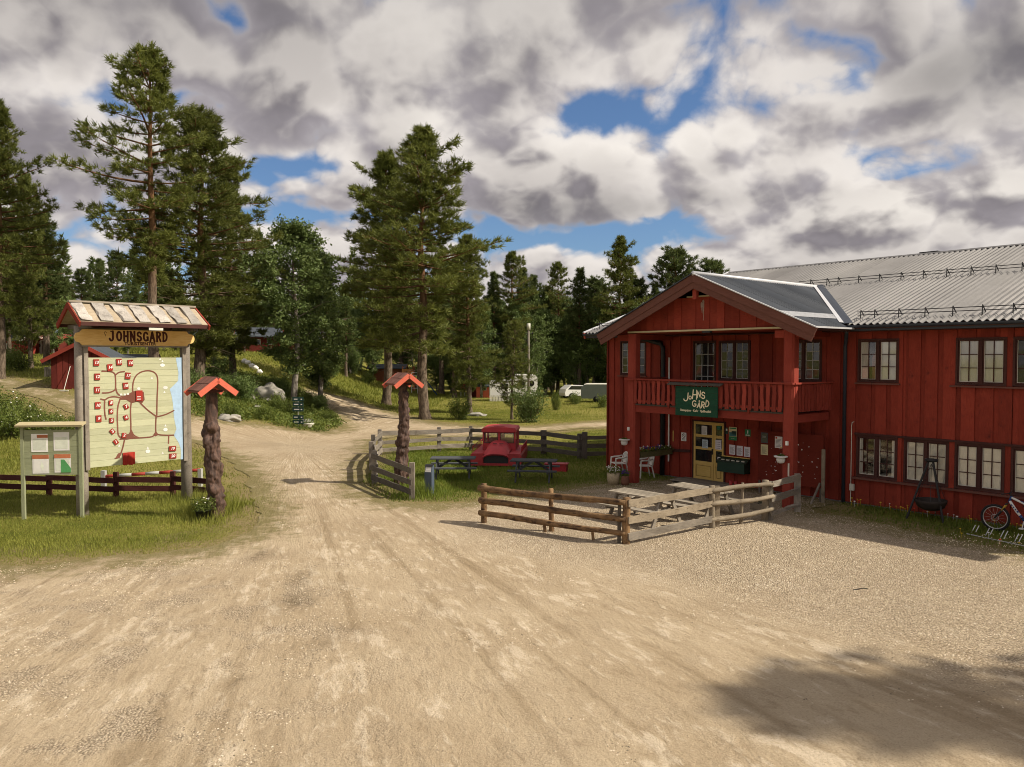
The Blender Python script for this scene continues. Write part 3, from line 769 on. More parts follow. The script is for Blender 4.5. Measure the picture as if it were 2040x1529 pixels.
# ---- balcony gable
GC, GY0, GA, GE, GH = 2.0, -2.8, 7.12, 5.33, 4.12     # centre, front plane, apex z, eave z, half span
GSL = (GA-GE)/GH
def g_end(y):
    zmain = EZ+SL*(y-EY)
    return min(GH, max(0.0, (GA-zmain)/GSL)) if y > EY else GH
YV = EY+(GA-EZ)/SL
for sgn in (1, -1):
    rf = MB(); ys_ = np.linspace(GY0+.02, YV, 30); vs = []; fs = []
    for y in ys_:
        e = g_end(y)+.0
        vs += [(GC, y, GA-.09), (GC+sgn*e, y, GA-GSL*e-.09), (GC, y, GA-.008), (GC+sgn*e, y, GA-GSL*e-.008)]
    for i in range(len(ys_)-1):
        a = 4*i; fs += [(a, a+1, a+5, a+4), (a+2, a+6, a+7, a+3), (a+1, a+3, a+7, a+5)]
    fs.append((0, 2, 3, 1)); rf.add(vs, fs); gro = rf.build('gable_roof', DBROWN, house)
    y = GY0-.05; k = 0
    while y < YV-.05:
        y2 = min(y+.95, YV); nn = max(2, int((y2-y)/.0375)); vs = []; fs = []
        for i in range(nn+1):
            yy = y+(y2-y)*i/nn; e = g_end(yy)+(.05 if yy < EY else 0); d = corrug(yy, .15, .022)+.012+.004*(k % 2)
            vs += [(GC, yy, GA+d), (GC+sgn*e, yy, GA-GSL*e+d)]
        for i in range(nn): fs.append((2*i, 2*i+1, 2*i+3, 2*i+2) if sgn < 0 else (2*i, 2*i+2, 2*i+3, 2*i+1))
        q = MB(); q.add(vs, fs); q.build('roof_sheet', ROOFBLUE, gro); y = y2; k += 1
    # valley flashing
    A = Vector((GC, YV, GA+.03)); B = Vector((GC+sgn*g_end(EY+.001), EY-.04, EZ+.035)); dirv = (B-A)
    q = MB(); q.add([A+Vector((0, .12, .07)), B+Vector((0, -.0, .02)), B+Vector((sgn*.30, .0, .03)), A+Vector((sgn*.10, .40, .13))], [(0, 1, 2, 3), (3, 2, 1, 0)]); q.build('valley_flashing', BLUEBLACK, gro)
    q = MB(); q.add([A+Vector((-sgn*.0, -.12, .03)), B+Vector((-sgn*.12, 0, .06)), B+Vector((sgn*.02, 0, .045)), A+Vector((sgn*.02, .05, .06))], [(0, 1, 2, 3), (3, 2, 1, 0)]); q.build('valley_edge', LIGHTFLASH, gro)
    # eave gutter and edge
    beam('eave_edge', (GC+sgn*(GH+.06), GY0-.02, GE+.0), (GC+sgn*(GH+.06), EY-.05, GE+.0), .07, .05, LIGHTFLASH, gro)
    # fascia: two lapped boards, tops parallel to the roof
    for (d0, d1, yy, yw) in ((.0, .25, GY0-.035, .05), (.25, .46, GY0-.012, .04)):
        q = MB(); ex = GH+.10
        def zt(e, d): return GA+.01-GSL*e-d
        pts = [(GC, zt(0, d0)), (GC+sgn*(ex-.42*d0*1.0), zt(ex-.42*d0, d0)), (GC+sgn*(ex-.42*d1), zt(ex-.42*d1, d1)), (GC, zt(0, d1))]
        q.prism(pts if sgn > 0 else pts[::-1], (yy, yy+yw), 'y'); q.build('fascia_board', MAROON, gro)
    beam('verge_edge', (GC, GY0-.055, GA+.035), (GC+sgn*(GH+.12), GY0-.055, GA+.035-GSL*(GH+.12)), .06, .03, LIGHTFLASH if sgn > 0 else ROOFBLUE, gro)
# pale flashing strip on the right slope
q = MB(); pts = []
for e in (3.02, 3.42):
    for y in (GY0+.05, EY+(GA-GSL*e-EZ)/SL-.06): pts.append((GC+e, y, GA-GSL*e+.035))
q.add(pts, [(0, 2, 3, 1), (1, 3, 2, 0)]); q.build('roof_flashing', LIGHTFLASH, house)
q = MB(); q.smooth = True; q.tube([(GC, GY0-.04, GA+.035), (GC, YV+.1, GA+.035)], .075, 8); q.build('ridge_cap', LIGHTFLASH, house)
# gable boarding
GYW = -2.2
def gz(s): return GA-.10-GSL*abs(s-GC)
s = -1.55; k = 0
while s < 5.5:
    wd_ = .30+random.uniform(-.03, .03); a, c = s, min(s+wd_, 5.5)
    za, zc = min(gz(a), 6.44), min(gz(c), 6.44)
    q = MB(); pts = [(a, 5.36), (c, 5.36), (c, zc), (a, za)]
    if abs(s-GC) < .5: pass
    yy = GYW-(.0 if k % 2 else .022)
    q.prism(pts, (yy, yy+.028), 'y'); o = q.build('board', RED, house); s = c-.03*(k % 2 == 0)+.004; k += 1
beam('batten', (-1.2, GYW-.07, 5.36), (5.1, GYW-.07, 5.36), .07, .055, CREAMTRIM, house)
beam('batten', (1.35, GYW-.06, 6.46), (2.65, GYW-.06, 6.46), .07, .04, CREAMTRIM, house)
beam('king_post', (GC-.02, GY0+.14, 6.34), (GC-.02, GY0+.14, 6.78), .15, .12, REDB, house, up=(0, 1, 0))
q = MB(); q.box(2.02, 2.34, GYW-.16, GYW-.06, 5.27, 5.325); q.build('ceiling_lamp', BLACKM, house)
q = MB()
for i in range(16):
    x = 1.98+random.gauss(0, .055); z = 6.36-abs(random.gauss(0, .15)); L = random.uniform(.08, .45); w_ = random.uniform(.006, .018)
    q.add([(x-w_, GYW-.026, z), (x+w_, GYW-.026, z), (x+w_*.5, GYW-.026, max(z-L, 5.55)), (x-w_*.5, GYW-.026, max(z-L, 5.55))], [(0, 3, 2, 1), (0, 1, 2, 3)])
q.build('bird_dropping_stain', plain('chalky_stain', (.62, .50, .43), .9), house)
# ceiling of the balcony
q = MB(); q.box(-1.9, 5.9, GYW+.03, -.03, 5.30, 5.34); q.build('balcony_ceiling', RED, house)
# posts, beams, deck
PY_ = -2.15
for s in (-1.03, 5.05):
    q = MB(); q.smooth = False; a = .175; c = .12
    prof = [(a, c), (c, a), (-c, a), (-a, c), (-a, -c), (-c, -a), (c, -a), (a, -c)]
    q.prism([(p[0], p[1]) for p in prof], (0.0, 5.30), 'z')
    q2 = MB(); M, L = frame((s, PY_, 0.0), (s, PY_, 5.30), (0, -1, 0)); q2.prism(prof, (0, 5.30), 'x'); q2.build('post', REDB, house, M)
for s0, s1 in ((-1.75, -1.22), (4.55, 4.86), (5.24, 5.75)):
    beam('purlin_end', (s0, PY_, 5.17), (s1, PY_, 5.17), .16, .22, REDB, house)
for s in (-1.03, 5.05):
    beam('purlin', (s, PY_+.18, 5.20), (s, -.06, 5.20), .15, .18, RED, house)
beam('balcony_beam', (-.855, PY_-.02, 2.67), (4.87, PY_-.02, 2.67), .16, .24, REDB, house)
beam('balcony_beam', (5.05, PY_+.18, 2.65), (5.05, -.05, 2.65), .16, .24, REDB, house)
beam('balcony_beam', (-1.03, PY_+.18, 2.65), (-1.03, -.05, 2.65), .16, .24, REDB, house)
q = MB(); q.box(-.85, 4.87, PY_-.12, -.055, 2.795, 2.845); q.build('deck', DARKWOOD, house)
q = MB(); q.box(-.85, 4.87, PY_+.07, -.055, 2.60, 2.78); q.build('deck_underside', RED, house)
# railing
beam('rail', (-1.25, PY_-.215, 3.71), (5.27, PY_-.215, 3.71), .14, .055, REDB, house)
beam('rail', (5.23, PY_-.14, 3.708), (5.23, -.05, 3.708), .12, .05, REDB, house)
beam('rail', (-1.21, PY_-.14, 3.708), (-1.21, -.05, 3.708), .12, .05, REDB, house)
beam('lower_rail', (-.85, PY_-.19, 2.96), (4.87, PY_-.19, 2.96), .035, .08, RED, house)
beam('lower_rail', (-.85, PY_-.19, 3.63), (4.87, PY_-.19, 3.63), .035, .08, RED, house)
def baluster_mesh(w, seed):
    rs = random.Random(seed); L = .80; n_ = 6; vs = []; fs = []
    for i in range(n_+1):
        t = i/n_; z = L*t; j0 = rs.uniform(-.012, .012); j1 = rs.uniform(-.012, .012); wv = .010*math.sin(t*5+seed)
        for x_, y_ in ((-w/2+j0+wv, -.014), (w/2+j1+wv, -.014), (w/2+j1+wv, .014), (-w/2+j0+wv, .014)): vs.append((z, x_, y_))
    for i in range(n_):
        for j in range(4): q_ = (j+1) % 4; fs.append((4*i+j, 4*i+4+j, 4*i+4+q_, 4*i+q_))
    fs += [(0, 1, 2, 3), (4*n_+3, 4*n_+2, 4*n_+1, 4*n_)]
    b_ = MB(); b_.add(vs, fs); return b_.mesh('baluster', REDB)
bms = [baluster_mesh(w_, i) for i, w_ in enumerate((.128, .132, .12, .136, .125))]
k = 0; s = -.76
while s < 4.90:
    o = bpy.data.objects.new('baluster', bms[k % 5]); link(o, house)
    M, L = frame((s, PY_-.222, 2.855+.02*random.random()), (s, PY_-.222, 3.8), (0, -1, 0)); o.matrix_local = M
    s += .207+random.uniform(-.01, .01); k += 1
y = PY_+.02
while y < -.10:
    for sx in (5.222, -1.205):
        o = bpy.data.objects.new('baluster', bms[k % 5]); link(o, house)
        M, L = frame((sx, y, 2.86), (sx, y, 3.8), (1, 0, 0)); o.matrix_local = M
    y += .178; k += 1
for s in (.62, 3.72):
    beam('rail_foot', (s, PY_-.125, 2.76), (s, PY_-.125, 2.98), .07, .06, REDB, house, up=(0, -1, 0))
# ---- entrance door: two leaves
def leaf(a, c, name='door'):
    f = MB(); st = .075; zz = [.05, .70, 1.22, 1.66, 2.16]
    f.box(a, a+st, -.05, .0, .05, 2.16); f.box(c-st, c, -.05, .0, .05, 2.16)
    for z, hh_ in ((.05, .10), (.62, .12), (1.16, .10), (1.61, .10), (2.06, .10)): f.box(a+st, c-st, -.048, .0, z, z+hh_)
    d = f.build(name, YELLOWDOOR, house)
    for z0_, z1_ in ((.74, 1.16), (1.26, 1.61), (1.71, 2.06)):
        q = MB(); q.box(a+st, c-st, -.026, -.018, z0_, z1_); q.build('pane', GLASS, d)
    q = MB(); q.box(a+st, c-st, -.03, -.01, .15, .62); q.box(a+st+.06, c-st-.06, -.042, -.029, .21, .56); q.build('panel', YELLOWDOOR, d)
    q = MB()
    e = .035
    q.box(a+st+e, c-st-e, -.034, -.031, .185, .195); q.box(a+st+e, c-st-e, -.034, -.031, .575, .585); q.box(a+st+e, a+st+e+.01, -.034, -.031, .195, .575); q.box(c-st-e-.01, c-st-e, -.034, -.031, .195, .575)
    q.build('panel_moulding', DBROWN, d)
    return d
d1 = leaf(.0, .865); d2 = leaf(.88, 1.285)
q = MB(); q.box(.80, .84, -.085, -.05, 1.02, 1.22); q.tube([(.82, -.10, 1.12), (.72, -.10, 1.12)], .010, 6); q.build('handle', BLACKM, d1)
q = MB(); q.box(-.06, .0, -.06, .0, 0, 2.22); q.box(1.285, 1.345, -.06, .0, 0, 2.22); q.box(0, 1.285, -.06, 0, 2.165, 2.22); q.build('door_frame', DBROWN, house)
q = MB(); q.box(-.06, 1.34, .01, .05, 0, 2.2); q.build('door_back', DARKIN, house)
# ---- rain pipes, conduits
q = MB(); q.smooth = True
q.tube([(5.98, EY-.06, 5.36), (5.98, EY-.05, 5.22), (5.72, -.20, 4.98), (5.665, -.12, 4.85), (5.665, -.12, .02)], .055, 10); q.build('downpipe', BLUEBLACK, house)
q = MB(); q.smooth = True; q.tube([(-2.5, EY-.05, 5.34), (-2.3, -.35, 5.22), (-1.45, -.16, 4.98), (-1.36, -.14, 4.8), (-1.36, -.14, .05)], .085, 10); q.build('downpipe', BLACKM, house)
q = MB(); q.tube([(-1.10, -.10, .58), (-1.10, -.10, 4.47)], .028, 8); q.build('conduit', WHITEPL, house)
q = MB(); q.tube([(5.96, -.09, 2.52), (5.90, -.09, 2.50), (5.885, -.09, 2.4), (5.885, -.09, .66), (5.885, -.09, .06)], .011, 6); q.build('cable', OFFWHITE, house)
q = MB(); q.box(5.86, 5.99, -.13, -.05, .42, .62); q.build('cable_box', OFFWHITE, house)
q = MB(); q.box(-.92, -.89, -.09, -.05, 1.35, 1.75); q.build('thermometer', YELLOWDOOR, house)
beam('wall_bar', (-1.2, -.10, 1.0), (-.12, -.10, 1.06), .06, .10, DBROWN, house)  # plain dark brown bar across the wall left of the doors
# white sockets on the posts
for s, z in ((-1.09, 1.93), (5.07, 1.94)):
    q = MB(); q.box(s-.035, s+.035, PY_-.24, PY_-.17, z-.05, z+.07); q.build('post_socket', WHITEPL, house)
q = MB(); q.box(5.10, 5.14, PY_-.20, PY_-.17, .98, 1.36); q.build('post_thermometer', OFFWHITE, house)

def on_house(s, off, z): return house.matrix_world @ Vector((s, -off, z))
house_M = Matrix.Translation(BP0) @ Matrix.Rotation(BRZ, 4, 'Z')
def hthing(name, label, cat, s, off, z, group=None, rz=0.0):
    p = house_M @ Vector((s, -off, z)); return thing(name, label, cat, p, BRZ+rz, group)
# wooden step, black grate
st = hthing('door_step', 'weathered grey plank platform in front of the yellow doors', 'step', .75, .62, 0)
for i in range(6): beam('plank', (-1.0, -.38+.15*i, .10), (1.15, -.38+.15*i, .10), .14, .035, GREYWOOD, st)
beam('joist', (-.9, -.42, .045), (-.9, .42, .045), .06, .075, DARKWOOD, st); beam('joist', (1.0, -.42, .045), (1.0, .42, .045), .06, .075, DARKWOOD, st)
# dark soil strip left of the doors
q = MB(); q.add([(-1.9, -2.2, .028), (-.15, -1.0, .03), (-.15, -.05, .03), (-1.6, -.05, .03), (-.9, -2.0, .028)], [(0, 4, 1, 2, 3)])
# ---- notices on the wall, doors and panel
def notice(label, s0, z1, s1, z0, base, y=.062, marks=(), cat='notice', name='notice', group=None):
    w_, hh_ = s1-s0, z1-z0; t = hthing(name, label, cat, s0, y, z0, group)
    q = MB(); q.box(0, w_, -.003, .003, 0, hh_); q.build('sheet', base, t)
    for (x0, x1, zz0, zz1, m_) in marks:
        q = MB(); q.box(x0*w_, x1*w_, -.0055, -.0035, zz0*hh_, zz1*hh_); q.build('print', m_, t)
    return t
def lines(n, m_=INK, a=.12, b=.88, z0=.12, z1=.75, th=.028):
    rs = random.Random(n); return [(a, b-rs.uniform(0, .25), z0+(z1-z0)*i/max(1, n-1), z0+(z1-z0)*i/max(1, n-1)+th, m_) for i in range(n)]
t = notice('white no smoking notice left of the yellow doors', -.55, 1.71, -.32, 1.40, PAPER, marks=[(.15, .85, .08, .16, INKG), (.2, .8, .22, .30, INK)])
q = MB(); q.tube([(.115+.07*math.cos(a_), -.006, .20+.07*math.sin(a_)) for a_ in np.linspace(0, 2*PI, 17)], .010, 4, False); q.tube([(.065, -.006, .25), (.165, -.006, .15)], .010, 4); q.build('symbol', INK, t)
notice('white printed sheet on the upper pane of the wide door leaf', .35, 2.02, .585, 1.70, PAPER, .056, lines(7))
notice('pale blue sheet on the middle pane of the wide door leaf', .38, 1.53, .63, 1.22, plain('paper_blue', (.55, .66, .72), .7), .056, lines(8))
notice('lilac white sheet with lines on the narrow door leaf', .94, 1.56, 1.19, 1.22, PAPERL, .056, lines(4, th=.04))
notice('small green sticker high on the narrow door leaf', 1.0, 2.06, 1.15, 1.93, INKG, .056, [(.2, .8, .3, .7, TEAL)])
notice('small black and white sticker low on the narrow door leaf', 1.04, .96, 1.17, .75, PAPER, .056, [(.2, .8, .55, .85, INK), (.15, .85, .1, .3, TEAL)])
notice('tiny dark green notice between the doors and the landscape poster', 1.36, 2.03, 1.46, 1.80, DARKGREEN, .062, [(.2, .8, .5, .8, PAPER)])
notice('tall green landscape poster right of the yellow doors', 1.50, 2.06, 1.82, 1.60, PAPERY, .062, [(0, 1, 0, .28, INKG), (.05, .95, .30, .60, TEAL), (.35, .95, .45, .70, DARKGREEN), (.1, .9, .86, .94, INKG), (.25, .7, .10, .16, PAPER)], 'poster', 'poster')
notice('square green hiker sign high on the red wall', 2.14, 2.02, 2.36, 1.78, INKG, .062, [(.40, .60, .40, .85, PAPER), (.15, .85, .12, .24, PAPER)], 'sign', 'wall_sign')
for i, (s_, lb) in enumerate(((1.52, 'leftmost of the three white sheets above the green box'), (1.82, 'middle one of the three white sheets above the green box'), (2.11, 'rightmost of the three white sheets above the green box'))):
    notice(lb, s_, 1.44-.01*i, s_+.24, 1.10-.01*i, PAPERL, .062, lines(9), group='white sheets in a row')
# dark green box under the sheets
mbx = hthing('wall_box', 'dark green wooden wall box with sloping lid beside the doors', 'box', 1.28, .06, .52)
q = MB(); q.prism([(0, 0), (-.36, 0), (-.36, .34), (0, .46)], (0, 1.08), 'x'); q.build('body', DARKGREEN, mbx)
q = MB(); q.prism([(.0, .475), (-.40, .345), (-.40, .365), (.0, .495)], (-.03, 1.11), 'x'); q.build('lid', DARKGREEN, mbx)
beam('lid_trim', (-.02, -.06, .51), (1.10, -.06, .51), .03, .03, YELLOWDOOR, mbx)
for i in range(5): q = MB(); q.box(.12+.2*i, .24+.2*i, -.30, -.24, .40, .43); q.build('catch', OFFWHITE, mbx)
# red boots by the step
for i, dx in enumerate((0, .20)):
    bt = hthing('rubber_boot', ('left one of the two red boots by the door step', 'right one of the two red boots by the door step')[i], 'boot', 1.86+dx, .45, .02, 'red boots by the step', .4)
    q = MB(); q.smooth = True; q.lathe([(.055, 0), (.06, .1), (.065, .24)], 10); q.build('shaft', SNOWREDB, bt)
    q = MB(); q.smooth = True; q.blob((0, -.08, .045), .075, 2, .05, 2, (.75, 1.5, .6)); q.build('foot', SNOWREDB, bt)
# freestanding red windbreak panel
pn = hthing('plywood_windbreak', 'large red plywood panel with peeled white flecks beside the right post', 'panel', 3.0, .6, 0)
REDPLY = wood('red_plywood', (.155, .022, .013), (.215, .032, .018), wear=(.12, .02, .014))
q = MB(); q.box(0, 2.26, -.012, .012, .44, 2.08); q.build('sheet', REDPLY, pn)
for x in (.05, 2.18): beam('leg', (x, .03, 0), (x, .03, 2.0), .06, .05, DARKWOOD, pn, up=(0, -1, 0))
beam('brace', (2.18, -.55, .02), (2.18, -.02, .6), .05, .05, GREYWOOD, pn)
beam('prop', (2.30, -.06, 0), (2.30, -.06, 1.66), .10, .05, TANWOOD, pn, up=(0, -1, 0))
q = MB(); rs = random.Random(3)
for i in range(46):
    x, z, r_ = rs.uniform(.1, 2.2), rs.uniform(.6, 1.9), abs(rs.gauss(.010, .010))+.005
    n_ = 6; q.add([(x+r_*rs.uniform(.6, 1.3)*math.cos(2*PI*j/n_), -.0135, z+r_*rs.uniform(.5, 1.2)*math.sin(2*PI*j/n_)) for j in range(n_)], [list(range(n_))])
q.build('paint_flecks', PAPER, pn)
notice('dark framed poster pinned on the red plywood panel', 3.11, 2.02, 3.36, 1.68, INK, .618, [(.1, .9, .1, .9, plain('poster_olive', (.12, .13, .09), .8)), (.2, .7, .5, .7, PAPER)], 'poster', 'poster')
notice('yellowish sheet below the dark poster on the plywood panel', 3.11, 1.63, 3.37, 1.29, PAPERY, .618, lines(8))
notice('white sheet with a red emblem on the plywood panel', 3.62, 1.93, 3.88, 1.56, PAPER, .618, lines(7)+[(.08, .30, .80, .95, INKR), (.75, .95, .03, .12, PETALY)])
# ---- hanging sign JOHNS GARD, letters drawn as ribbons
sg = hthing('hanging_sign', 'dark green board lettered Johns Gård hung on the balcony railing', 'sign', 1.04, 2.43, 2.56)
SW, SH = 1.66, .97
for i in range(5): beam('board', (0, 0, SH*(i+.5)/5), (SW, 0, SH*(i+.5)/5), .03, SH/5-.003, GREENSIGN, sg)
beam('sign_hood', (-.27, -.04, 1.05), (1.83, -.04, 1.05), .20, .03, DARKWOOD, sg, up=(0, -.35, 1))
def ribbon(q, pts, w, y=-.024):
    """flat stroke with round ends in the x-z plane"""
    P2 = [Vector((p[0], p[1])) for p in pts]; n_ = len(P2); Lf = []; Rt = []
    for i, p in enumerate(P2):
        t_ = (P2[min(i+1, n_-1)]-P2[max(i-1, 0)]).normalized(); nn = Vector((-t_.y, t_.x))*w/2
        Lf.append(p+nn); Rt.append(p-nn)
    vs = [(p.x, y, p.y) for p in Lf]+[(p.x, y, p.y) for p in Rt]
    q.add(vs, [(i, i+1, n_+i+1, n_+i) for i in range(n_-1)])
    for c in (P2[0], P2[-1]): q.add([(c.x+w/2*math.cos(2*PI*j/10), y-.0003, c.y+w/2*math.sin(2*PI*j/10)) for j in range(10)], [list(range(10))])
def arc(cx, cz, rx, rz, a0, a1, n_=14): return [(cx+rx*math.cos(R(a0+(a1-a0)*i/n_)), cz+rz*math.sin(R(a0+(a1-a0)*i/n_))) for i in range(n_+1)]
GL = {'J': [[(.62, 1.0), (.62, .7), (.62, .35)]+arc(.32, .32, .30, .32, 0, -150)], 'o': [arc(.35, .28, .30, .28, 90, 450)], 'H': [[(.05, 0), (.10, 1.0)], [(.62, 0), (.58, 1.0)], [(.1, .45), (.6, .5)]],
 'N': [[(.04, 0), (.08, .95)], [(.08, .95), (.54, .05)], [(.54, .05), (.60, 1.0)]], 'S': [arc(.32, .72, .26, .24, 20, 250, 12)+arc(.32, .24, .28, .25, 80, -160, 12)],
 'G': [arc(.40, .48, .38, .46, 50, 350, 18)+[(.45, .42)]], 'A': [[(.0, 0), (.32, .9)], [(.32, .9), (.66, 0)], [(.14, .32), (.52, .32)], arc(.32, 1.16, .07, .07, 0, 360, 10)],
 'R': [[(.08, 0), (.08, .95)], [(.08, .95)]+arc(.30, .70, .28, .24, 80, -85, 10)+[(.12, .45)], [(.2, .46), (.62, .0)]], 'D': [[(.08, .0), (.08, .95)], [(.05, .95)]+arc(.10, .48, .52, .47, 88, -88, 14)+[(.02, .02)]]}
def stroke_word(root, items, m_, w, y=-.024, name='lettering'):
    for ch, x, z, sc, rot in items:
        q = MB(); ca, sa = math.cos(R(rot)), math.sin(R(rot))
        for st_ in GL[ch]: ribbon(q, [(x+(p[0]*ca-p[1]*sa)*sc, z+(p[0]*sa+p[1]*ca)*sc) for p in st_], w, y)
        q.build(name, m_, root)
stroke_word(sg, [('J', .33, .50, .27, -6), ('o', .545, .555, .17, 0), ('H', .685, .575, .285, -3), ('N', .885, .615, .215, 2), ('S', 1.045, .60, .21, -4),
                 ('G', .69, .325, .20, -3), ('A', .885, .295, .185, -8), ('R', 1.035, .30, .20, -6), ('D', 1.185, .345, .215, -12)], CREAM, .038)
text('Resepsjon · Kafe · Fjellbutikk', .104, CREAM, sg, T(.82, -.024, .18) @ RX(PI/2), extrude=.002, offset=.003)
# ------------------------------------------------------------------ big map sign on the left
STH = .815
sign = thing('map_sign', 'roofed timber sign with painted map of the holiday park and Johnsgard header', 'sign', (-12.144, 21.888, 0), STH)
SPX = 2.98
for x in (0, SPX):
    q = MB(); q.smooth = True; q.tube([(x, 0, -.3), (x, 0, 1.2), (x, .01, 3), (x, 0, 5.35)], [.165, .16, .15, .14], 12, True, None, .03)
    q.build('post', GREYWOOD, sign)
for x in (.10, SPX-.10): beam('side_strip', (x, -.17, 1.30), (x, -.17, 4.78), .11, .05, GREYWOOD, sign, up=(0, -1, 0), jit=.006, seg=6)
MX0, MX1, MZ0, MZ1 = .165, 2.815, 1.36, 4.475
NB = 17
for i in range(NB):
    z = MZ0+(MZ1-MZ0)*(i+.5)/NB
    beam('map_board', (MX0, -.14, z), (MX1, -.14, z), .03, (MZ1-MZ0)/NB-.005, MAPGREEN, sign)
def mpt(cx_, cy_):
    u = (cx_-562)/593.0; yt = 425-5*u; yb = 1118-46*u
    return MX0+(MX1-MX0)*u, MZ1-(MZ1-MZ0)*(cy_-yt)/(yb-yt)
FY = -.1585
q = MB()
lake = [(1113, 421), (1122, 470), (1130, 520), (1126, 570), (1100, 595), (1070, 622), (1082, 670), (1090, 720), (1094, 800), (1110, 880), (1092, 920), (1122, 962), (1136, 1000), (1140, 1030), (1136, 1075)]
for a, c in zip(lake[:-1], lake[1:]):
    (x0, z0), (x1, z1) = mpt(*a), mpt(*c); q.add([(x0, FY, z0), (x1, FY, z1), (MX1-.001, FY, z1), (MX1-.001, FY, z0)], [(0, 1, 2, 3)])
q.build('painted_lake', MAPBLUE, sign)
roads = [[(642, 510), (690, 512), (712, 520), (722, 540), (722, 615), (712, 632), (680, 645), (642, 647)], [(722, 535), (745, 517), (778, 512)], [(722, 610), (733, 650), (765, 672)],
 [(632, 685), (655, 690), (680, 676), (715, 671), (760, 680)], [(655, 690), (653, 740), (655, 785), (661, 812)], [(748, 688), (735, 730), (730, 780), (730, 850), (735, 915), (765, 940)],
 [(818, 705), (812, 760), (812, 880), (800, 915), (775, 942)], [(812, 880), (830, 915), (860, 932)], [(828, 650), (830, 590), (848, 542), (885, 514), (935, 506), (975, 522), (990, 565), (984, 680), (980, 800)],
 [(875, 712), (920, 755), (980, 800)], [(980, 800), (1040, 785), (1095, 760)], [(975, 800), (972, 890), (985, 912), (1035, 918), (1092, 918)], [(1058, 920), (1055, 970)],
 [(745, 940), (800, 936), (900, 932), (950, 925), (972, 905)], [(772, 942), (758, 1000), (738, 1050), (712, 1062)]]
for r_ in roads:
    q = MB(); pts = [mpt(*p) for p in r_]
    sm = []
    for i in range(len(pts)-1):
        for t in (0, .25, .5, .75):
            p0, p1, p2, p3 = pts[max(i-1, 0)], pts[i], pts[i+1], pts[min(i+2, len(pts)-1)]
            sm.append(tuple(.5*(2*p1[k]+(p2[k]-p0[k])*t+(2*p0[k]-5*p1[k]+4*p2[k]-p3[k])*t*t+(3*p1[k]-p0[k]-3*p2[k]+p3[k])*t**3) for k in (0, 1)))
    sm.append(pts[-1]); ribbon(q, sm, .040, FY-.0015-random.uniform(0, .0008)); q.build('painted_road', MAPROAD, sign)
for poly_ in ([(740, 690), (765, 668), (800, 652), (835, 636), (850, 634), (898, 640), (903, 690), (885, 715), (855, 703), (820, 712), (785, 690)], [(738, 925), (800, 905), (812, 880), (830, 925), (860, 934), (780, 944)], [(730, 1030), (712, 1062), (740, 1060), (750, 1025)], [(955, 915), (972, 890), (990, 915), (970, 925)]):
    q = MB(); pts = [mpt(*p) for p in poly_]; q.add([(x, FY-.003, z) for x, z in pts], [list(range(len(pts)))]); q.build('painted_road', MAPROAD, sign)
def cabin_icon(txt, cx_, cy_, rot=0.0, w=.145, hh_=.185, m_=MAPRED):
    x, z = mpt(cx_, cy_); M = T(x, FY-.004, z) @ RY(R(-rot))
    q = MB(); q.box(-w/2, w/2, -.022, .004, -hh_/2, hh_/2); o = q.build('map_cabin', m_, sign, M)
    if txt: text(txt, .115, WHITEP, o, T(0, -.0235, 0) @ RX(PI/2), 'number', extrude=.001, offset=.004, shear=.25)
    return o
for tx, x, y, r_ in [('13', 608, 456, 0), ('15', 745, 452, 3), ('16', 815, 457, 2), ('14', 689, 486, 5), ('12', 612, 545, 0), ('17', 798, 538, -5), ('18', 783, 602, 6), ('11', 610, 628, 0), ('10', 612, 725, 0), ('9', 616, 808, 0)]:
    cabin_icon(tx, x, y, r_)
for tx, x, y, r_ in [('8', 691, 709, 0), ('7', 784, 733, 25), ('6', 691, 762, 0), ('4', 782, 803, 18), ('5', 693, 820, 0), ('3', 697, 890, 40), ('2', 768, 915, -4), ('1', 717, 957, 35)]:
    cabin_icon(tx, x, y, r_, .115, .14)
for tx, x, y in (('19', 1080, 1004), ('20', 1082, 1052)): cabin_icon(tx, x, y, -2, .21, .15)
cabin_icon('', 867, 664, 0, .19, .30)
x, z = mpt(795, 1060)
for i in range(6): q = MB(); q.box(-.165+.056*i, -.165+.056*i+.052, -.03, .004, -.19-.02*random.random(), .165); q.build('map_barn_slat', plain('map_barn_red', (.42, .035, .022), .8) if i == 0 else MATS['map_barn_red'], sign, T(x, FY-.006, z))
def white_mark(cx_, cy_, rx, rz, kind=0):
    x, z = mpt(cx_, cy_); q = MB()
    if kind == 0: q.add([(x+rx*math.cos(a_), FY-.004, z+rz*math.sin(a_)) for a_ in np.linspace(0, 2*PI, 14)[:-1]], [list(range(13))])
    else:
        q.add([(x-rx, FY-.004, z-rz), (x+rx, FY-.004, z-rz), (x, FY-.004, z+rz)], [(0, 1, 2)])
    q.build('map_symbol', WHITEP, sign)
for a in [(1023, 470, .07, .05), (866, 620, .045, .045), (1040, 613, .07, .05), (1036, 882, .065, .055), (918, 1020, .07, .055), (755, 657, .035, .03), (778, 657, .035, .03), (798, 653, .035, .03)]: white_mark(*a)
for a in [(1023, 443), (1033, 640), (1036, 855), (918, 996), (952, 550), (738, 980), (1015, 1030), (1008, 430)]: white_mark(a[0], a[1], .035, .035, 1)
for dz_ in (-.03, .04): x, z = mpt(865, 680); q = MB(); q.box(x-.055, x+.055, FY-.030, FY-.027, z+dz_-.012, z+dz_+.012); q.build('map_lettering', WHITEP, sign)
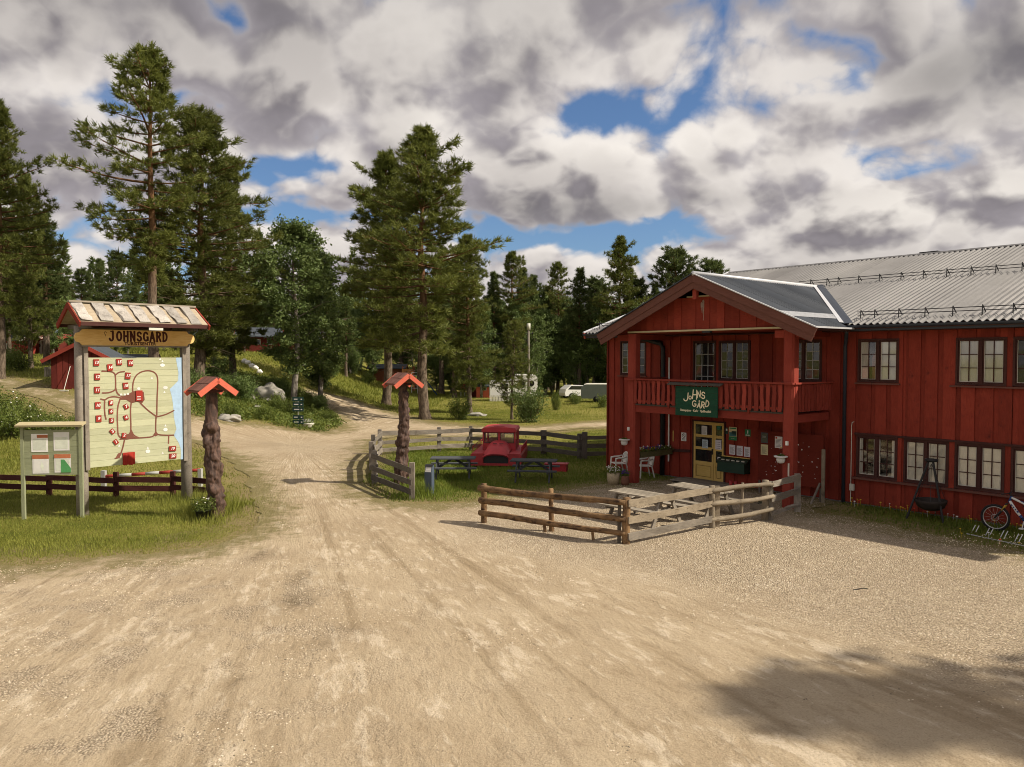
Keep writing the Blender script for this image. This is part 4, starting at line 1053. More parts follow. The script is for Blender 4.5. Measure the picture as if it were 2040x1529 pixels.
# header plank with shaped ends
HX0, HX1, HZ0, HZ1 = -.21, 3.18, 4.815, 5.268; HYP = -.21
zm = (HZ0+HZ1)/2; e_ = []
prof = [(HX0+.22, HZ0), (HX1-.24, HZ0), (HX1-.19, HZ0+.07), (HX1-.10, HZ0+.09)] + [(HX1-.13+.13*math.cos(R(a_)), zm+.145*math.sin(R(a_))) for a_ in range(-60, 61, 15)] + [(HX1-.10, HZ1-.09), (HX1-.19, HZ1-.07), (HX1-.24, HZ1), (HX0+.22, HZ1), (HX0+.15, HZ1-.08), (HX0+.05, HZ1-.11), (HX0, zm), (HX0+.05, HZ0+.11), (HX0+.15, HZ0+.08)]
q = MB(); q.prism(prof, (-.03, .03), 'y'); hd = q.build('header_plank', HEADER, sign, T(0, HYP, 0))
beam('header_ledge', (HX0+.20, HYP, HZ0-.02), (HX1-.22, HYP, HZ0-.02), .09, .04, GREYWOOD, sign)
WL = {'J': ([[(.60, 1), (.60, .3)]+arc(.34, .26, .26, .24, 0, -170, 8)], [(.40, 1, .42)]), 'O': ([arc(.5, .5, .34, .45, 90, 450, 20)], []), 'H': ([[(.22, 0), (.22, 1)], [(.78, 0), (.78, 1)], [(.22, .5), (.78, .5)]], [(.22, 0, .36), (.22, 1, .36), (.78, 0, .36), (.78, 1, .36)]),
 'N': ([[(.2, 0), (.2, 1)], [(.2, 1), (.8, 0)], [(.8, 0), (.8, 1)]], [(.2, 0, .34), (.12, 1, .30), (.8, 1, .34)]), 'S': ([arc(.5, .73, .28, .22, 20, 255, 10)+arc(.5, .26, .30, .23, 80, -165, 10)], []),
 'G': ([arc(.5, .5, .34, .45, 40, 340, 18), [(.82, .08), (.82, .45)]], [(.74, .45, .34)]), 'A': ([[(.15, 0), (.5, 1)], [(.5, 1), (.85, 0)], [(.28, .33), (.72, .33)]], [(.15, 0, .34), (.85, 0, .34)]),
 'R': ([[(.22, 0), (.22, 1)], [(.22, 1)]+arc(.45, .76, .30, .22, 85, -85, 10)+[(.3, .52)], [(.5, .52), (.82, 0)]], [(.22, 0, .36), (.18, 1, .30), (.84, 0, .28)]), 'D': ([[(.22, 0), (.22, 1)], [(.15, .97)]+arc(.35, .5, .45, .47, 85, -85, 14)+[(.15, .03)]], [])}
cw_ = 1.68/9
for i, ch in enumerate('JOHNSGARD'):
    q = MB(); x0 = .70+cw_*i; sx, sz = cw_*.92, .27; z0 = 4.955
    for st_ in WL[ch][0]: ribbon(q, [(x0+p[0]*sx, z0+p[1]*sz) for p in st_], .056, HYP-.0325)
    for px_, pz_, w_ in WL[ch][1]:
        xx, zz = x0+px_*sx, z0+pz_*sz; q.add([(xx-w_*sx/2, HYP-.033, zz-.017), (xx+w_*sx/2, HYP-.033, zz-.017), (xx+w_*sx/2, HYP-.033, zz+.017), (xx-w_*sx/2, HYP-.033, zz+.017)], [(0, 1, 2, 3)])
    q.build('lettering', LETTERDARK, hd, T(0, -HYP, 0))
q = MB(); ribbon(q, arc(.60, 5.17, .03, .04, 0, 300, 10)+[(.60, 5.08)], .012, HYP-.0325); q.build('lettering', LETTERDARK, hd, T(0, -HYP, 0))
text('TURISTSENTER', .125, LETTERDARK, hd, T(1.56, -.033, 4.875) @ RX(PI/2), extrude=.001, offset=.005, space=1.08)
# roof of the sign
RX0, RX1, RZ_, EZ_, DF = -.25, 3.30, 6.0, 5.47, .88
sroof = MB()
for sg_ in (1, -1):
    sroof.add([(RX0, 0, RZ_-.05), (RX1, 0, RZ_-.05), (RX1, sg_*DF, EZ_-.05), (RX0, sg_*DF, EZ_-.05), (RX0, 0, RZ_), (RX1, 0, RZ_), (RX1, sg_*DF, EZ_), (RX0, sg_*DF, EZ_)], [(0, 1, 2, 3), (4, 7, 6, 5), (0, 3, 7, 4), (1, 5, 6, 2), (2, 6, 7, 3)])
sro = sroof.build('roof', wood('mossy_tan_roof_deck', (.33, .27, .19), (.50, .41, .30), wear=(.2, .16, .1), stretch=3, gs=7), sign)
SHAKE = wood('silver_shakes', (.30, .275, .25), (.56, .52, .47), wear=(.15, .13, .115), wearamt=(.50, .64), bmp=.7)
nrm = Vector((0, -(RZ_-EZ_), -DF)).normalized()
x = RX0+.04
for i in range(7):
    w_ = random.uniform(.27, .34)
    for sg_ in (-1, 1):
        p0 = (x+w_/2+random.uniform(-.02, .02), sg_*.03, RZ_+.022); p1 = (x+w_/2+random.uniform(-.05, .05)+.04, sg_*(DF+.02), EZ_+.015+random.uniform(0, .02))
        beam('shake', p0, p1, w_, .024, SHAKE, sro, up=(0, sg_*.5, 1), jit=.03, seg=5)
    x += .505
beam('ridge_board', (RX0-.02, 0, RZ_+.05), (RX1+.02, 0, RZ_+.045), .13, .05, TABLETOP, sro, jit=.004, seg=5)
for sg_ in (-1, 1):
    beam('eave_board', (RX0, sg_*(DF+.0), EZ_-.07), (RX1, sg_*(DF+.0), EZ_-.07), .04, .11, DBROWN, sro)
    for x in (RX0-.03, RX1+.03): beam('gable_board', (x, sg_*.0, RZ_-.06), (x, sg_*(DF+.06), EZ_-.10), .04, .15, RED, sro)
for x in (0, SPX): beam('cross_beam', (x, -DF+.1, 5.34), (x, DF-.1, 5.34), .12, .12, DARKWOOD, sign)
q = MB(); q.box(1.55, 1.95, -DF-.03, -DF-.01, 5.26, 5.33); q.build('name_plate', OFFWHITE, sign)
beam('top_beam', (-.1, 0, 5.24), (SPX+.1, 0, 5.24), .12, .14, DARKWOOD, sign)
# ---- small information board
ib = thing('information_board', 'small grey green board with four posters beside the map sign', 'sign', (-13.5, 21.4, 0), .12)
for x in (0, 1.52): beam('post', (x, 0, -.2), (x, 0, 2.58), .085, .085, INFOGREEN, ib, up=(0, -1, 0))
for i in range(8): z = 1.22+1.26*(i+.5)/8; beam('board', (.045, -.01, z), (1.475, -.01, z), .025, 1.26/8-.004, INFOGREEN, ib)
beam('cap', (-.12, -.02, 2.63), (1.62, -.02, 2.63), .30, .055, CREAMTRIM, ib, up=(0, -.25, 1))
mapc = plain('poster_map_tint', (.76, .79, .68), .7, .12, 9)
for x0, z0, w_, h_, kind in ((.24, 1.87, .43, .50, 0), (.82, 1.90, .41, .51, 1), (.26, 1.27, .43, .52, 2), (.83, 1.29, .43, .51, 3)):
    q = MB(); q.box(x0, x0+w_, -.030, -.025, z0, z0+h_); p_ = q.build('poster', PAPER, ib)
    q = MB(); q.box(x0+.04, x0+w_-.04, -.0325, -.0305, z0+.05, z0+h_-.13); q.build('print', mapc if kind != 2 else PAPER, p_)
    if kind in (0, 2, 3): q = MB(); q.box(x0+(.15 if kind == 0 else .0), x0+w_, -.0345, -.0305, z0+h_-.11, z0+h_-(.0 if kind else .03)); q.build('print', INKO, p_)
    if kind == 3: q = MB(); q.add([(x0+.17, -.034, z0+.0), (x0+w_, -.034, z0), (x0+w_, -.034, z0+.12), (x0+.26, -.034, z0+.36), (x0+.17, -.034, z0+.36)], [(0, 1, 2, 3, 4)]); q.build('print', plain('print_green', (.10, .35, .12), .7), p_)
    if kind == 2: q = MB(); q.add([(x0+.24, -.034, z0+.34), (x0+.20, -.034, z0+.2), (x0+.27, -.034, z0+.06), (x0+.31, -.034, z0+.2)], [(0, 1, 2, 3)]); q.build('print', mapc, p_)
# ------------------------------------------------------------------ gnarled burl posts with little roofs
BURL = None
m, N, bs = newmat('burl_wood'); tc = N.n('ShaderNodeTexCoord')
nz = N.noise(N.vmath('MULTIPLY', tc.outputs['Object'], (1, 1, .35)), 11.0, 7, .7)
N.link(N.mix(N.mr(nz, .35, .65), (.042, .023, .017), (.120, .066, .047)), bs.inputs['Base Color']); bs.inputs['Roughness'].default_value = .75; bump(N, bs, nz, .5, .03); BURL = m
ROOFSHING = wood('brown_shingles', (.16, .075, .058), (.24, .12, .095), stretch=4)
def burl_post(label, loc, rz, seed, smooth_top, rad, lean=0.0):
    t = thing('burl_post', label, 'post', loc, 0.0, 'burl posts at the entrance')
    rows, n_ = 150, 56; H_ = 3.62; vs = []; fs = []; rs = random.Random(seed)
    cen = []
    for i in range(60):
        rb_ = rs.choice((rs.uniform(.04, .08), rs.uniform(.08, .17))); cen.append((rs.uniform(.1, H_*smooth_top), rs.uniform(0, 2*PI), rb_, rb_*rs.uniform(.30, .62)))
    for i in range(rows+1):
        z = H_*i/rows-.1; t_ = i/rows
        cx_ = .035*math.sin(z*1.6+seed)+lean*z; cy_ = .03*math.cos(z*1.3+seed*2)
        kk = 1.0 if t_ < smooth_top else .25
        for j in range(n_):
            a_ = 2*PI*j/n_; d = Vector((math.cos(a_), math.sin(a_), z*2.2))
            r_ = rad*(1.08-.30*t_)
            nn = mnoise.noise(Vector((d.x*1.6, d.y*1.6, z*2.6+seed*3)))*.34+abs(mnoise.noise(Vector((d.x*2.6, d.y*2.6, z*4+seed))))*.30+mnoise.noise(Vector((d.x*6, d.y*6, z*9+seed)))*.12
            r_ *= 1+kk*nn-.10; bmp_ = 0.0
            for zc, ac, rr, am in cen:
                da = math.atan2(math.sin(a_-ac), math.cos(a_-ac))*rad; dd = (da*da+(z-zc)**2)/(rr*rr)
                if dd < 1: bmp_ = max(bmp_, am*math.sqrt(1-dd))
            r_ += bmp_
            if t_ > .94: r_ *= 1-(t_-.94)*2.5
            vs.append((cx_+r_*d.x, cy_+r_*d.y, z))
    for i in range(rows):
        for j in range(n_):
            q_ = (j+1) % n_; fs.append((i*n_+j, i*n_+q_, (i+1)*n_+q_, (i+1)*n_+j))
    fs.append([rows*n_+j for j in range(n_)])
    q = MB(); q.smooth = True; q.add(vs, fs); q.build('trunk', BURL, t)
    tx = .035*math.sin(3.4*1.6+seed)+lean*3.4
    RT = Matrix.Translation((tx, 0, 3.40)) @ RZ(rz)
    hw, rise, dp = .47, .35, .45
    rr_ = MB()
    for sg_ in (1, -1): rr_.add([RT @ Vector(p) for p in [(0, -dp, rise+.16), (0, dp, rise+.16), (sg_*hw, dp, .16), (sg_*hw, -dp, .16), (0, -dp, rise+.11), (0, dp, rise+.11), (sg_*hw, dp, .11), (sg_*hw, -dp, .11)]], [(0, 1, 2, 3), (4, 7, 6, 5), (2, 1, 5, 6), (0, 3, 7, 4), (3, 2, 6, 7)])
    ro_ = rr_.build('roof', ROOFSHING, t)
    for sg_ in (1, -1):
        for i in range(6):
            y_ = -dp+.02+(2*dp-.04)*(i+.5)/6
            for (f0, f1) in ((0, .52), (.5, 1.04)):
                beam('shingle', RT @ Vector((sg_*hw*f0, y_, rise*(1-f0)+.178+.012*(1-f0))), RT @ Vector((sg_*hw*f1, y_, rise*(1-f1)+.185+.01*(f0 == 0))), 2*dp/6-.008, .014, ROOFSHING, ro_, up=tuple((RT.to_3x3() @ Vector((sg_*.6, 0, 1)))))
        for y_ in (-dp-.025, dp+.025):
            beam('fascia_board', RT @ Vector((0, y_, rise+.125-.02)), RT @ Vector((sg_*(hw+.06), y_, .125-.02-.046)), .045, .15, SALMON, ro_, up=tuple((RT.to_3x3() @ Vector((sg_*.6, 0, 1)))))
    for y_ in (-.22, .22): beam('roof_bearer', RT @ Vector((-.22, y_, .14)), RT @ Vector((.22, y_, .14)), .07, .07, DBROWN, ro_)
    return t
bp1 = burl_post('burl post under a salmon roof beside the map sign', (-8.35, 21.75, 0), R(44), 1.0, .76, .215, -.02)
bp2 = burl_post('burl post under a salmon roof inside the plank fence', (-3.86, 27.15, 0), R(34), 4.3, .93, .20, .02)
# pot with plant at the first burl post
def flower_pot(name, label, loc, prof, m_, leaves, petals, spread, hgt, group=None, seed=1, lm=SHRUBLEAF):
    t = thing(name, label, 'flower pot', loc, 0, group); q = MB(); q.smooth = True; q.lathe(prof, 16); q.build('pot', m_, t)
    rs = random.Random(seed); zt_ = prof[-1][1]
    q = MB(); q.lathe([(prof[-1][0]*.9, zt_-.04), (0, zt_-.03)], 12); q.build('soil', SOIL, t)
    q = MB()
    for i in range(leaves):
        a_ = rs.uniform(0, 2*PI); r_ = spread*math.sqrt(rs.random()); z = zt_+rs.random()**1.3*hgt
        c = Vector((r_*math.cos(a_), r_*math.sin(a_), z)); d = Vector((rs.gauss(0, 1), rs.gauss(0, 1), rs.gauss(.4, .8))).normalized()*rs.uniform(.03, .07); e = d.cross(Vector((rs.gauss(0, 1), rs.gauss(0, 1), 1))).normalized()*.015
        q.add([c-d, c+e, c+d, c-e], [(0, 1, 2, 3)])
    q.build('foliage', lm, t)
    if petals:
        for pm, n_ in petals:
            q = MB()
            for i in range(n_):
                a_ = rs.uniform(0, 2*PI); r_ = spread*math.sqrt(rs.random()); z = zt_+.02+rs.uniform(.3, 1.0)*hgt
                q.blob((r_*math.cos(a_), r_*math.sin(a_), z), rs.uniform(.018, .03), 1, .3, 2, (1, 1, .6))
            q.build('blossom', pm, t)
    return t
flower_pot('flower_pot', 'black pot with trailing plant at foot of the left burl post', (-8.50, 21.30, 0), [(.16, 0), (.21, .28), (.23, .28)], BLACKM, 420, [(PETALW, 8)], .33, .34, seed=4)
# ------------------------------------------------------------------ dark red brown two rail fence behind the map sign
bf = thing('two_rail_fence', 'low dark brown two rail fence behind the map sign', 'fence', (-17.6, 25.4, 0))
O_ = Vector((-17.6, 25.4, 0))
pts = [Vector((-17.6, 25.4, 0)), Vector((-15.0, 25.1, 0)), Vector((-12.65, 24.75, 0)), Vector((-10.9, 24.9, 0)), Vector((-9.3, 24.5, 0))]
for p in pts: beam('post', p-O_+Vector((0, 0, -.2)), p-O_+Vector((0, 0, .82)), .13, .13, FENCEBROWN, bf, up=(0, -1, 0))
for a, c in zip(pts[:-1], pts[1:]):
    for z in (.30, .58):
        a2 = a-O_+Vector((0, -.09, z+.02)); c2 = c-O_+Vector((0, -.09, z-.03)); beam('rail', a2, c2, .045, .17, FENCEBROWN, bf, jit=.006, seg=4)
# striped barrier pole behind it
bar = thing('barrier_pole', 'red and white striped barrier pole lying low behind the dark fence', 'barrier', (-13.0, 26.4, 0))
a, c = Vector((-.9, 0, .42)), Vector((2.2, .45, .58)); BSEG = 7
REDST = plain('barrier_red', (.30, .035, .025), .6); WHST = plain('barrier_white', (.40, .40, .38), .7)
for i in range(BSEG): q = MB(); q.smooth = True; q.tube([a.lerp(c, i/BSEG), a.lerp(c, (i+1)/BSEG)], .055, 8); q.build('stripe', (REDST, WHST)[i % 2], bar)
q = MB(); q.box(-.98, -.84, -.07, .07, -.1, .62); q.build('stand', WHST, bar)
q = MB(); q.box(2.14, 2.26, .37, .53, -.1, .62); q.build('stand', WHST, bar)
# ------------------------------------------------------------------ plank fence round the lawn
def gpx(*L): return [gp(*q) for q in L]
pf = thing('plank_fence', 'weathered three rail plank fence curving round the lawn', 'fence', gp(821, 995))
O_ = gp(821, 995)
fp = gpx((821, 995), (746, 963), (740, 938), (744, 920), (757, 906), (875, 900), (938, 897), (1083, 906), (1156, 915))
fp += [Vector((4.9, 34.3, 0)), Vector((7.6, 34.4, 0)), Vector((10.4, 34.6, 0))]
for i, p in enumerate(fp):
    if i == len(fp)-1: continue
    m_ = DARKWOOD if i >= 7 else GREYWOOD
    beam('post', p-O_+Vector((0, 0, -.25)), p-O_+Vector((0, 0, (1.16 if i not in (7, 8) else 1.12))), .17 if i < 7 else .26, .15, m_, pf, up=(0, -1, 0), jit=.008, seg=4)
for i in range(len(fp)-1):
    a, c = fp[i]-O_, fp[i+1]-O_; d = (c-a).normalized(); nrm_ = Vector((d.y, -d.x, 0))
    side = -1 if i in (0,) else (1 if i >= 4 else -1)
    sd_ = nrm_*.11 if nrm_.y < 0 or i in (1, 2, 3) else -nrm_*.11
    if i == 0: sd_ = Vector((-.05, -.10, 0))
    m_ = DARKWOOD if i >= 6 or i == 0 else GREYWOOD  # sunlit bays take the paler timber: sunlight is put into the colour
    for z in (.24, .58, .96):
        ex = d*.10; beam('rail', a-ex+sd_+Vector((0, 0, z+random.uniform(-.03, .03))), c+ex+sd_+Vector((0, 0, z+random.uniform(-.03, .03))), .04, .185+random.uniform(-.02, .02), m_, pf, jit=.012, seg=5)
p = gp(1165, 916)
beam('post', p-O_+Vector((0, .1, -.2)), p-O_+Vector((0, .1, 1.2)), .22, .2, DARKWOOD, pf, up=(0, -1, 0), jit=.01, seg=3)
# ------------------------------------------------------------------ log fence round the tables
lf = thing('log_fence', 'rustic log and plank fence round the gravel terrace', 'fence', gp(1247, 1085))
O_ = gp(1247, 1085)
LA, LB, LC, LD, LE, LF = [q-O_ for q in gpx((965, 1043), (1099, 1060), (1247, 1085), (1418, 1053), (1523, 1038), (1588, 1021))]
for p, r_, hh_, m_ in ((LA, .085, 1.08, BARKLOG), (LB, .07, 1.12, BARKLOG), (LC, .10, 1.13, BARKLOG), (LD, .085, 1.13, TANWOOD), (LE, .10, 1.12, TANWOOD)):
    log('post', p+Vector((0, 0, -.3)), p+Vector((random.uniform(-.02, .02), 0, hh_)), r_, r_*.92, m_, lf, seg=5, bend=.006)
beam('post', LC+Vector((-.16, .06, -.2)), LC+Vector((-.15, .06, 1.10)), .08, .05, DARKWOOD, lf, up=(0, -1, 0)); beam('post', LD+Vector((.16, .10, -.2)), LD+Vector((.16, .10, 1.10)), .14, .06, TANWOOD, lf, up=(0, -1, 0))
beam('post', LE+Vector((.17, .05, -.2)), LE+Vector((.17, .05, 1.08)), .13, .08, GREYWOOD, lf, up=(0, -1, 0)); beam('post', LF+Vector((0, 0, -.2)), LF+Vector((0, 0, 1.12)), .15, .13, GREYWOOD, lf, up=(0, -1, 0), jit=.005, seg=3)
lm_ = LD.lerp(LE, .52); log('stake', lm_+Vector((.02, -.05, -.2)), lm_+Vector((.04, -.05, 1.13)), .05, .04, TANWOOD, lf, seg=5, bend=.01)
for z0, z1, r0, r1 in ((1.0, .99, .088, .072), (.62, .64, .084, .07), (.28, .30, .08, .062)):
    log('rail', LA+Vector((-.12, -.10, z0)), LC+Vector((-.03, -.09, z1)), r0, r1, BARKLOG, lf, n=10, seg=18, jit=.13, bend=.03)
for z0, z1 in ((1.0, 1.02), (.60, .66), (.20, .27)):
    beam('rail', LC+Vector((.04, -.10, z0)), LD+Vector((-.03, -.11, z1)), .05, .165, TANWOOD if z0 > .3 else GREYWOOD, lf, jit=.014, seg=6)
for z0, z1 in ((1.0, 1.04), (.64, .70), (.24, .32)):
    log('rail', LD+Vector((-.12, -.12, z0)), LE+Vector((.18, -.12, z1)), .072, .058, TANWOOD, lf, n=9, seg=14, jit=.13, bend=.03)
for z0, z1 in ((1.02, 1.04), (.62, .66), (.22, .24)):
    beam('rail', LE+Vector((.15, -.13, z0)), LF+Vector((.02, -.10, z1)), .05, .17 if z0 > .3 else .10, GREYWOOD, lf, jit=.02, seg=5)
for fx, zz in ((.45, .22), (.78, .12)):   # bark strips hanging from the lowest rail
    p = LA.lerp(LC, fx); beam('bark_strip', p+Vector((0, -.18, zz+.10)), p+Vector((.02, -.20, zz-.18)), .07, .012, BARKLOG, lf, up=(0, -1, 0), jit=.01, seg=3)
# ------------------------------------------------------------------ picnic tables
def picnic(label, loc, rz, L, mt, ms, group):
    t = thing('picnic_table', label, 'picnic table', loc, rz, group)
    for i in range(5): y_ = -.30+.15*i; beam('top_plank', (-L/2+random.uniform(-.012, .012), y_, .74), (L/2+random.uniform(-.012, .012), y_, .74), .130, .04, mt, t)
    for sg_ in (-1, 1):
        for y_ in (.60, .74): beam('seat_plank', (-L/2-.05, sg_*y_, .44), (L/2+.05, sg_*y_, .44), .135, .04, mt, t)
        x = sg_*(L/2-.28)
        beam('cleat', (x, -.36, .685), (x, .36, .685), .045, .07, ms, t); beam('bearer', (x, -.78, .385), (x, .78, .385), .045, .07, ms, t)
        for sy in (-1, 1): beam('leg', (x+sg_*.05, sy*.62, 0), (x+sg_*.05, sy*.22, .70), .05, .11, ms, t, up=(0, 1, 0))
        beam('brace', (x-sg_*.03, 0, .40), (sg_*.06, 0, .70), .045, .085, ms, t)
    return t
picnic('dark grey picnic table in front of the red snow vehicle, nearer the burl post', (-2.18, 28.85, 0), R(1), 1.66, TABLEGREY, TABLEGREY, 'picnic tables on the lawn')
picnic('dark grey picnic table on the lawn nearest to the red house', (.80, 28.15, 0), R(-8), 1.66, TABLEGREY, TABLEGREY, 'picnic tables on the lawn')
p = house_M @ Vector((3.45, -6.85, 0)); picnic('bleached picnic table close behind the plank part of the log fence', p, BRZ+R(3), 1.95, TABLETOP, GREYWOOD, 'picnic tables on the gravel terrace')
p = house_M @ Vector((3.85, -4.90, 0)); picnic('bleached picnic table right in front of the yellow doors', p, BRZ+R(-3), 1.85, TABLETOP, GREYWOOD, 'picnic tables on the gravel terrace')
# low red bench box behind the second table
rb = thing('red_box', 'low dark red box on the lawn behind a picnic table', 'box', (1.75, 30.5, 0), R(-14))
q = MB(); q.box(-.42, .42, -.2, .2, 0, .28); q.build('body', SNOWRED, rb); q = MB(); q.box(-.46, .46, -.24, .24, .28, .32); q.build('lid', SNOWRED, rb)
# ------------------------------------------------------------------ red snow vehicle (front towards the camera)
sv = thing('snow_vehicle', 'old red tracked snow vehicle with boxy cab parked on the lawn', 'vehicle', (-.66, 31.6, 0), R(-6))
q = MB(); q.prism([(-1.0, .06), (1.0, .06), (1.03, .46), (.99, .52), (-.99, .52), (-1.03, .46)], (.03, 3.3), 'y'); q.build('body', SNOWRED, sv)
for sg_ in (-1, 1):
    q = MB(); q.prism([(sg_*.53, .06), (sg_*1.02, .06), (sg_*1.05, .46), (sg_*1.0, .545), (sg_*.50, .545)] if sg_ > 0 else [(-.50, .545), (-1.0, .545), (-1.05, .46), (-1.02, .06), (-.53, .06)], (-.05, .03), 'y'); q.build('front_wing', SNOWREDB, sv)
    q = MB(); q.box(sg_*.62-.40, sg_*.62+.40, .0, 3.2, .53, .555) if False else q.box(min(sg_*.55, sg_*1.0), max(sg_*.55, sg_*1.0), .02, 3.25, .525, .555); q.build('track_cover', SNOWREDB, sv)
    q = MB()
    for y_ in np.arange(.35, 3.2, .32): q.tube([(sg_*1.0, y_, .55), (sg_*1.02, y_, .80)], .014, 5)
    q.tube([(sg_*1.02, .3, .80), (sg_*1.02, 3.2, .80)], .016, 5); q.build('side_rail', SNOWRED, sv)
    q = MB()
    q.prism([(.1, .0), (3.1, .0), (3.25, .12), (3.1, .24), (.1, .24), (-.0, .12)], (sg_*.98-.17 if sg_ > 0 else -.98-.0, sg_*.98 if sg_ > 0 else -.98+.17), 'x'); q.build('track', RUBBER, sv)
# bonnet: ribbed arch falling forward
vs = []; fs = []; n_ = 12
for (y_, w_, zt_, zs) in ((1.10, .52, .98, .62), (.55, .52, .93, .58), (.12, .53, .76, .56), (-.10, .54, .54, .40)):
    for j in range(n_+1):
        a_ = -1+2*j/n_; z = zs+(zt_-zs)*(1-abs(a_)**3.2)
        vs.append((a_*w_, y_, z))
for i in range(3):
    for j in range(n_): fs.append((i*(n_+1)+j, (i+1)*(n_+1)+j, (i+1)*(n_+1)+j+1, i*(n_+1)+j+1))
q = MB(); q.smooth = True; q.add(vs, fs); bo = q.build('bonnet', SNOWREDB, sv)
q = MB()
for j in range(n_):
    a = vs[3*(n_+1)+j]; c = vs[3*(n_+1)+j+1]; q.add([(a[0], -.11, a[2]-.0), (c[0], -.11, c[2]), (c[0], -.115, c[2]-.05), (a[0], -.115, a[2]-.05)], [(0, 1, 2, 3), (3, 2, 1, 0)])
q.build('bonnet_lip', SNOWRED, bo)
q = MB(); q.box(-.50, .50, -.02, .02, .08, .52); q.build('grille', BLACKM, sv)
q = MB(); q.box(-.52, .52, -.07, -.02, .06, .16); q.build('bumper', SNOWREDB, sv)
for x in (-.17, .10): q = MB(); q.box(x-.0, x+.17, .36, .40, .90, .925); q.build('air_vent', BLACKM, sv, T(0, 0, .0))
# cab
CX0, CY0, CY1, CZ0, CZ1 = .70, 1.10, 2.55, .55, 1.50
cab = MB(); cab.box(-CX0, CX0, CY0, CY1, CZ0, .86)
for x0, x1 in ((-CX0, -CX0+.07), (-.055, .055), (CX0-.07, CX0)):
    for y0, y1 in ((CY0, CY0+.05), (CY1-.05, CY1)): cab.box(x0, x1, y0, y1, .86, 1.32)
cab.box(-CX0, CX0, CY0, CY0+.05, 1.30, 1.36); cab.box(-CX0, CX0, CY1-.05, CY1, 1.26, 1.36)
for sg_ in (-1, 1):
    x0 = sg_*CX0-(.04 if sg_ > 0 else 0); cab.box(x0, x0+.04, CY0+.05, CY1-.05, 1.30, 1.36); cab.box(x0, x0+.04, 1.75, 1.83, .86, 1.30)
co_ = cab.build('cab', SNOWREDB, sv)
q = MB(); q.smooth = False
rp = [(-CX0-.03, 1.33), (CX0+.03, 1.33), (CX0+.04, 1.42), (CX0-.02, 1.50), (.3, 1.535), (-.3, 1.535), (-CX0+.02, 1.50), (-CX0-.04, 1.42)]
q.prism(rp, (CY0-.07, CY1+.04), 'y'); q.build('roof', SNOWREDB, co_)
q = MB(); q.tube([(-.25, CY0+.1, 1.52), (-.2, CY0+.1, 1.56), (.2, CY0+.1, 1.56), (.25, CY0+.1, 1.52)], .012, 5); q.build('roof_handle', SNOWRED, co_)
for x0, x1 in ((-CX0+.07, -.055), (.055, CX0-.07)):
    for y_, z1 in ((CY0+.02, 1.30), (CY1-.03, 1.26)):
        q = MB(); q.box(x0, x1, y_, y_+.008, .86, z1); q.build('pane', CLEARGLASS, co_)
        q = MB(); e = .022
        q.box(x0, x0+e, y_-.025, y_-.001, .86, z1); q.box(x1-e, x1, y_-.025, y_-.001, .86, z1); q.box(x0+e, x1-e, y_-.025, y_-.001, .86, .86+e); q.box(x0+e, x1-e, y_-.025, y_-.001, z1-e, z1); q.build('window_seal', BLACKM, co_)
q = MB(); q.box(-.5, .5, 1.7, 2.1, .84, 1.0); q.build('seat', PINKC, co_)
q = MB(); q.add([(CX0, 1.3, .84), (CX0+.28, 1.3, 1.0), (CX0+.28, 1.7, 1.0), (CX0, 1.7, .84)], [(0, 1, 2, 3), (3, 2, 1, 0)]); q.build('side_flap', SNOWRED, sv)
# ------------------------------------------------------------------ slanted post by the lawn edge
bl = thing('service_post', 'slate blue service post with slanted white top at the lawn edge', 'post', (-2.68, 25.15, 0), R(-14))
q = MB(); q.prism([(-.13, 0), (.13, 0), (.13, .93), (.08, 1.0), (-.02, 1.0), (-.06, .95), (-.13, .76)], (-.12, .12), 'x'); q.build('body', BLUESTEEL, bl)
q = MB(); q.add([(-.095, -.133, .775), (.095, -.133, .775), (.095, -.072, .94), (-.095, -.072, .94)], [(0, 1, 2, 3), (3, 2, 1, 0)]); q.build('panel', PAPER, bl)
q = MB(); q.prism([(.135, .80), (.135, .94), (.085, 1.006), (-.025, 1.006), (-.085, .94), (-.04, .94), (0, .985), (.07, .985), (.11, .94), (.11, .80)], (-.125, .125), 'x'); q.build('hood', BLACKM, bl)
# ------------------------------------------------------------------ white plastic chairs
def chair(label, p, rz):
    t = thing('plastic_chair', label, 'chair', p, rz, 'white plastic chairs by the wall'); w_ = .24
    q = MB(); q.smooth = False; q.prism([(-.24, .43), (.22, .41), (.22, .44), (-.24, .46)], (-w_, w_), 'x'); q.build('seat', WHITEPL, t)
    for sx in (-1, 1):
        beam('leg', (sx*.27, -.26, 0), (sx*.235, -.22, .64), .05, .035, WHITEPL, t, up=(0, 1, 0)); beam('leg', (sx*.25, .30, 0), (sx*.22, .20, .44), .045, .035, WHITEPL, t, up=(0, 1, 0))
        q = MB(); q.smooth = True; q.tube([(sx*.24, -.24, .63), (sx*.26, -.10, .655), (sx*.27, .08, .66), (sx*.25, .22, .70)], [.028, .032, .030, .024], 8); q.build('armrest', WHITEPL, t)
    fr_ = MB(); fr_.smooth = True
    fr_.tube([(-.235, .22, .44), (-.25, .26, .65), (-.22, .29, .76), (-.12, .31, .83), (0, .315, .85), (.12, .31, .83), (.22, .29, .76), (.25, .26, .65), (.235, .22, .44)], .024, 8); bo = fr_.build('back_frame', WHITEPL, t)
    for i in range(6): x = -.165+.066*i; beam('slat', (x*.75, .225, .46), (x*1.05, .30, .835-abs(x)*.28), .036, .014, WHITEPL, bo, up=(0, -1, 0))
    return t
FZ = math.atan2(-.643, -.766)+PI/2
p = house_M @ Vector((-2.72, -1.05, 0)); chair('white plastic armchair left of the left balcony post', p, FZ+R(-25))
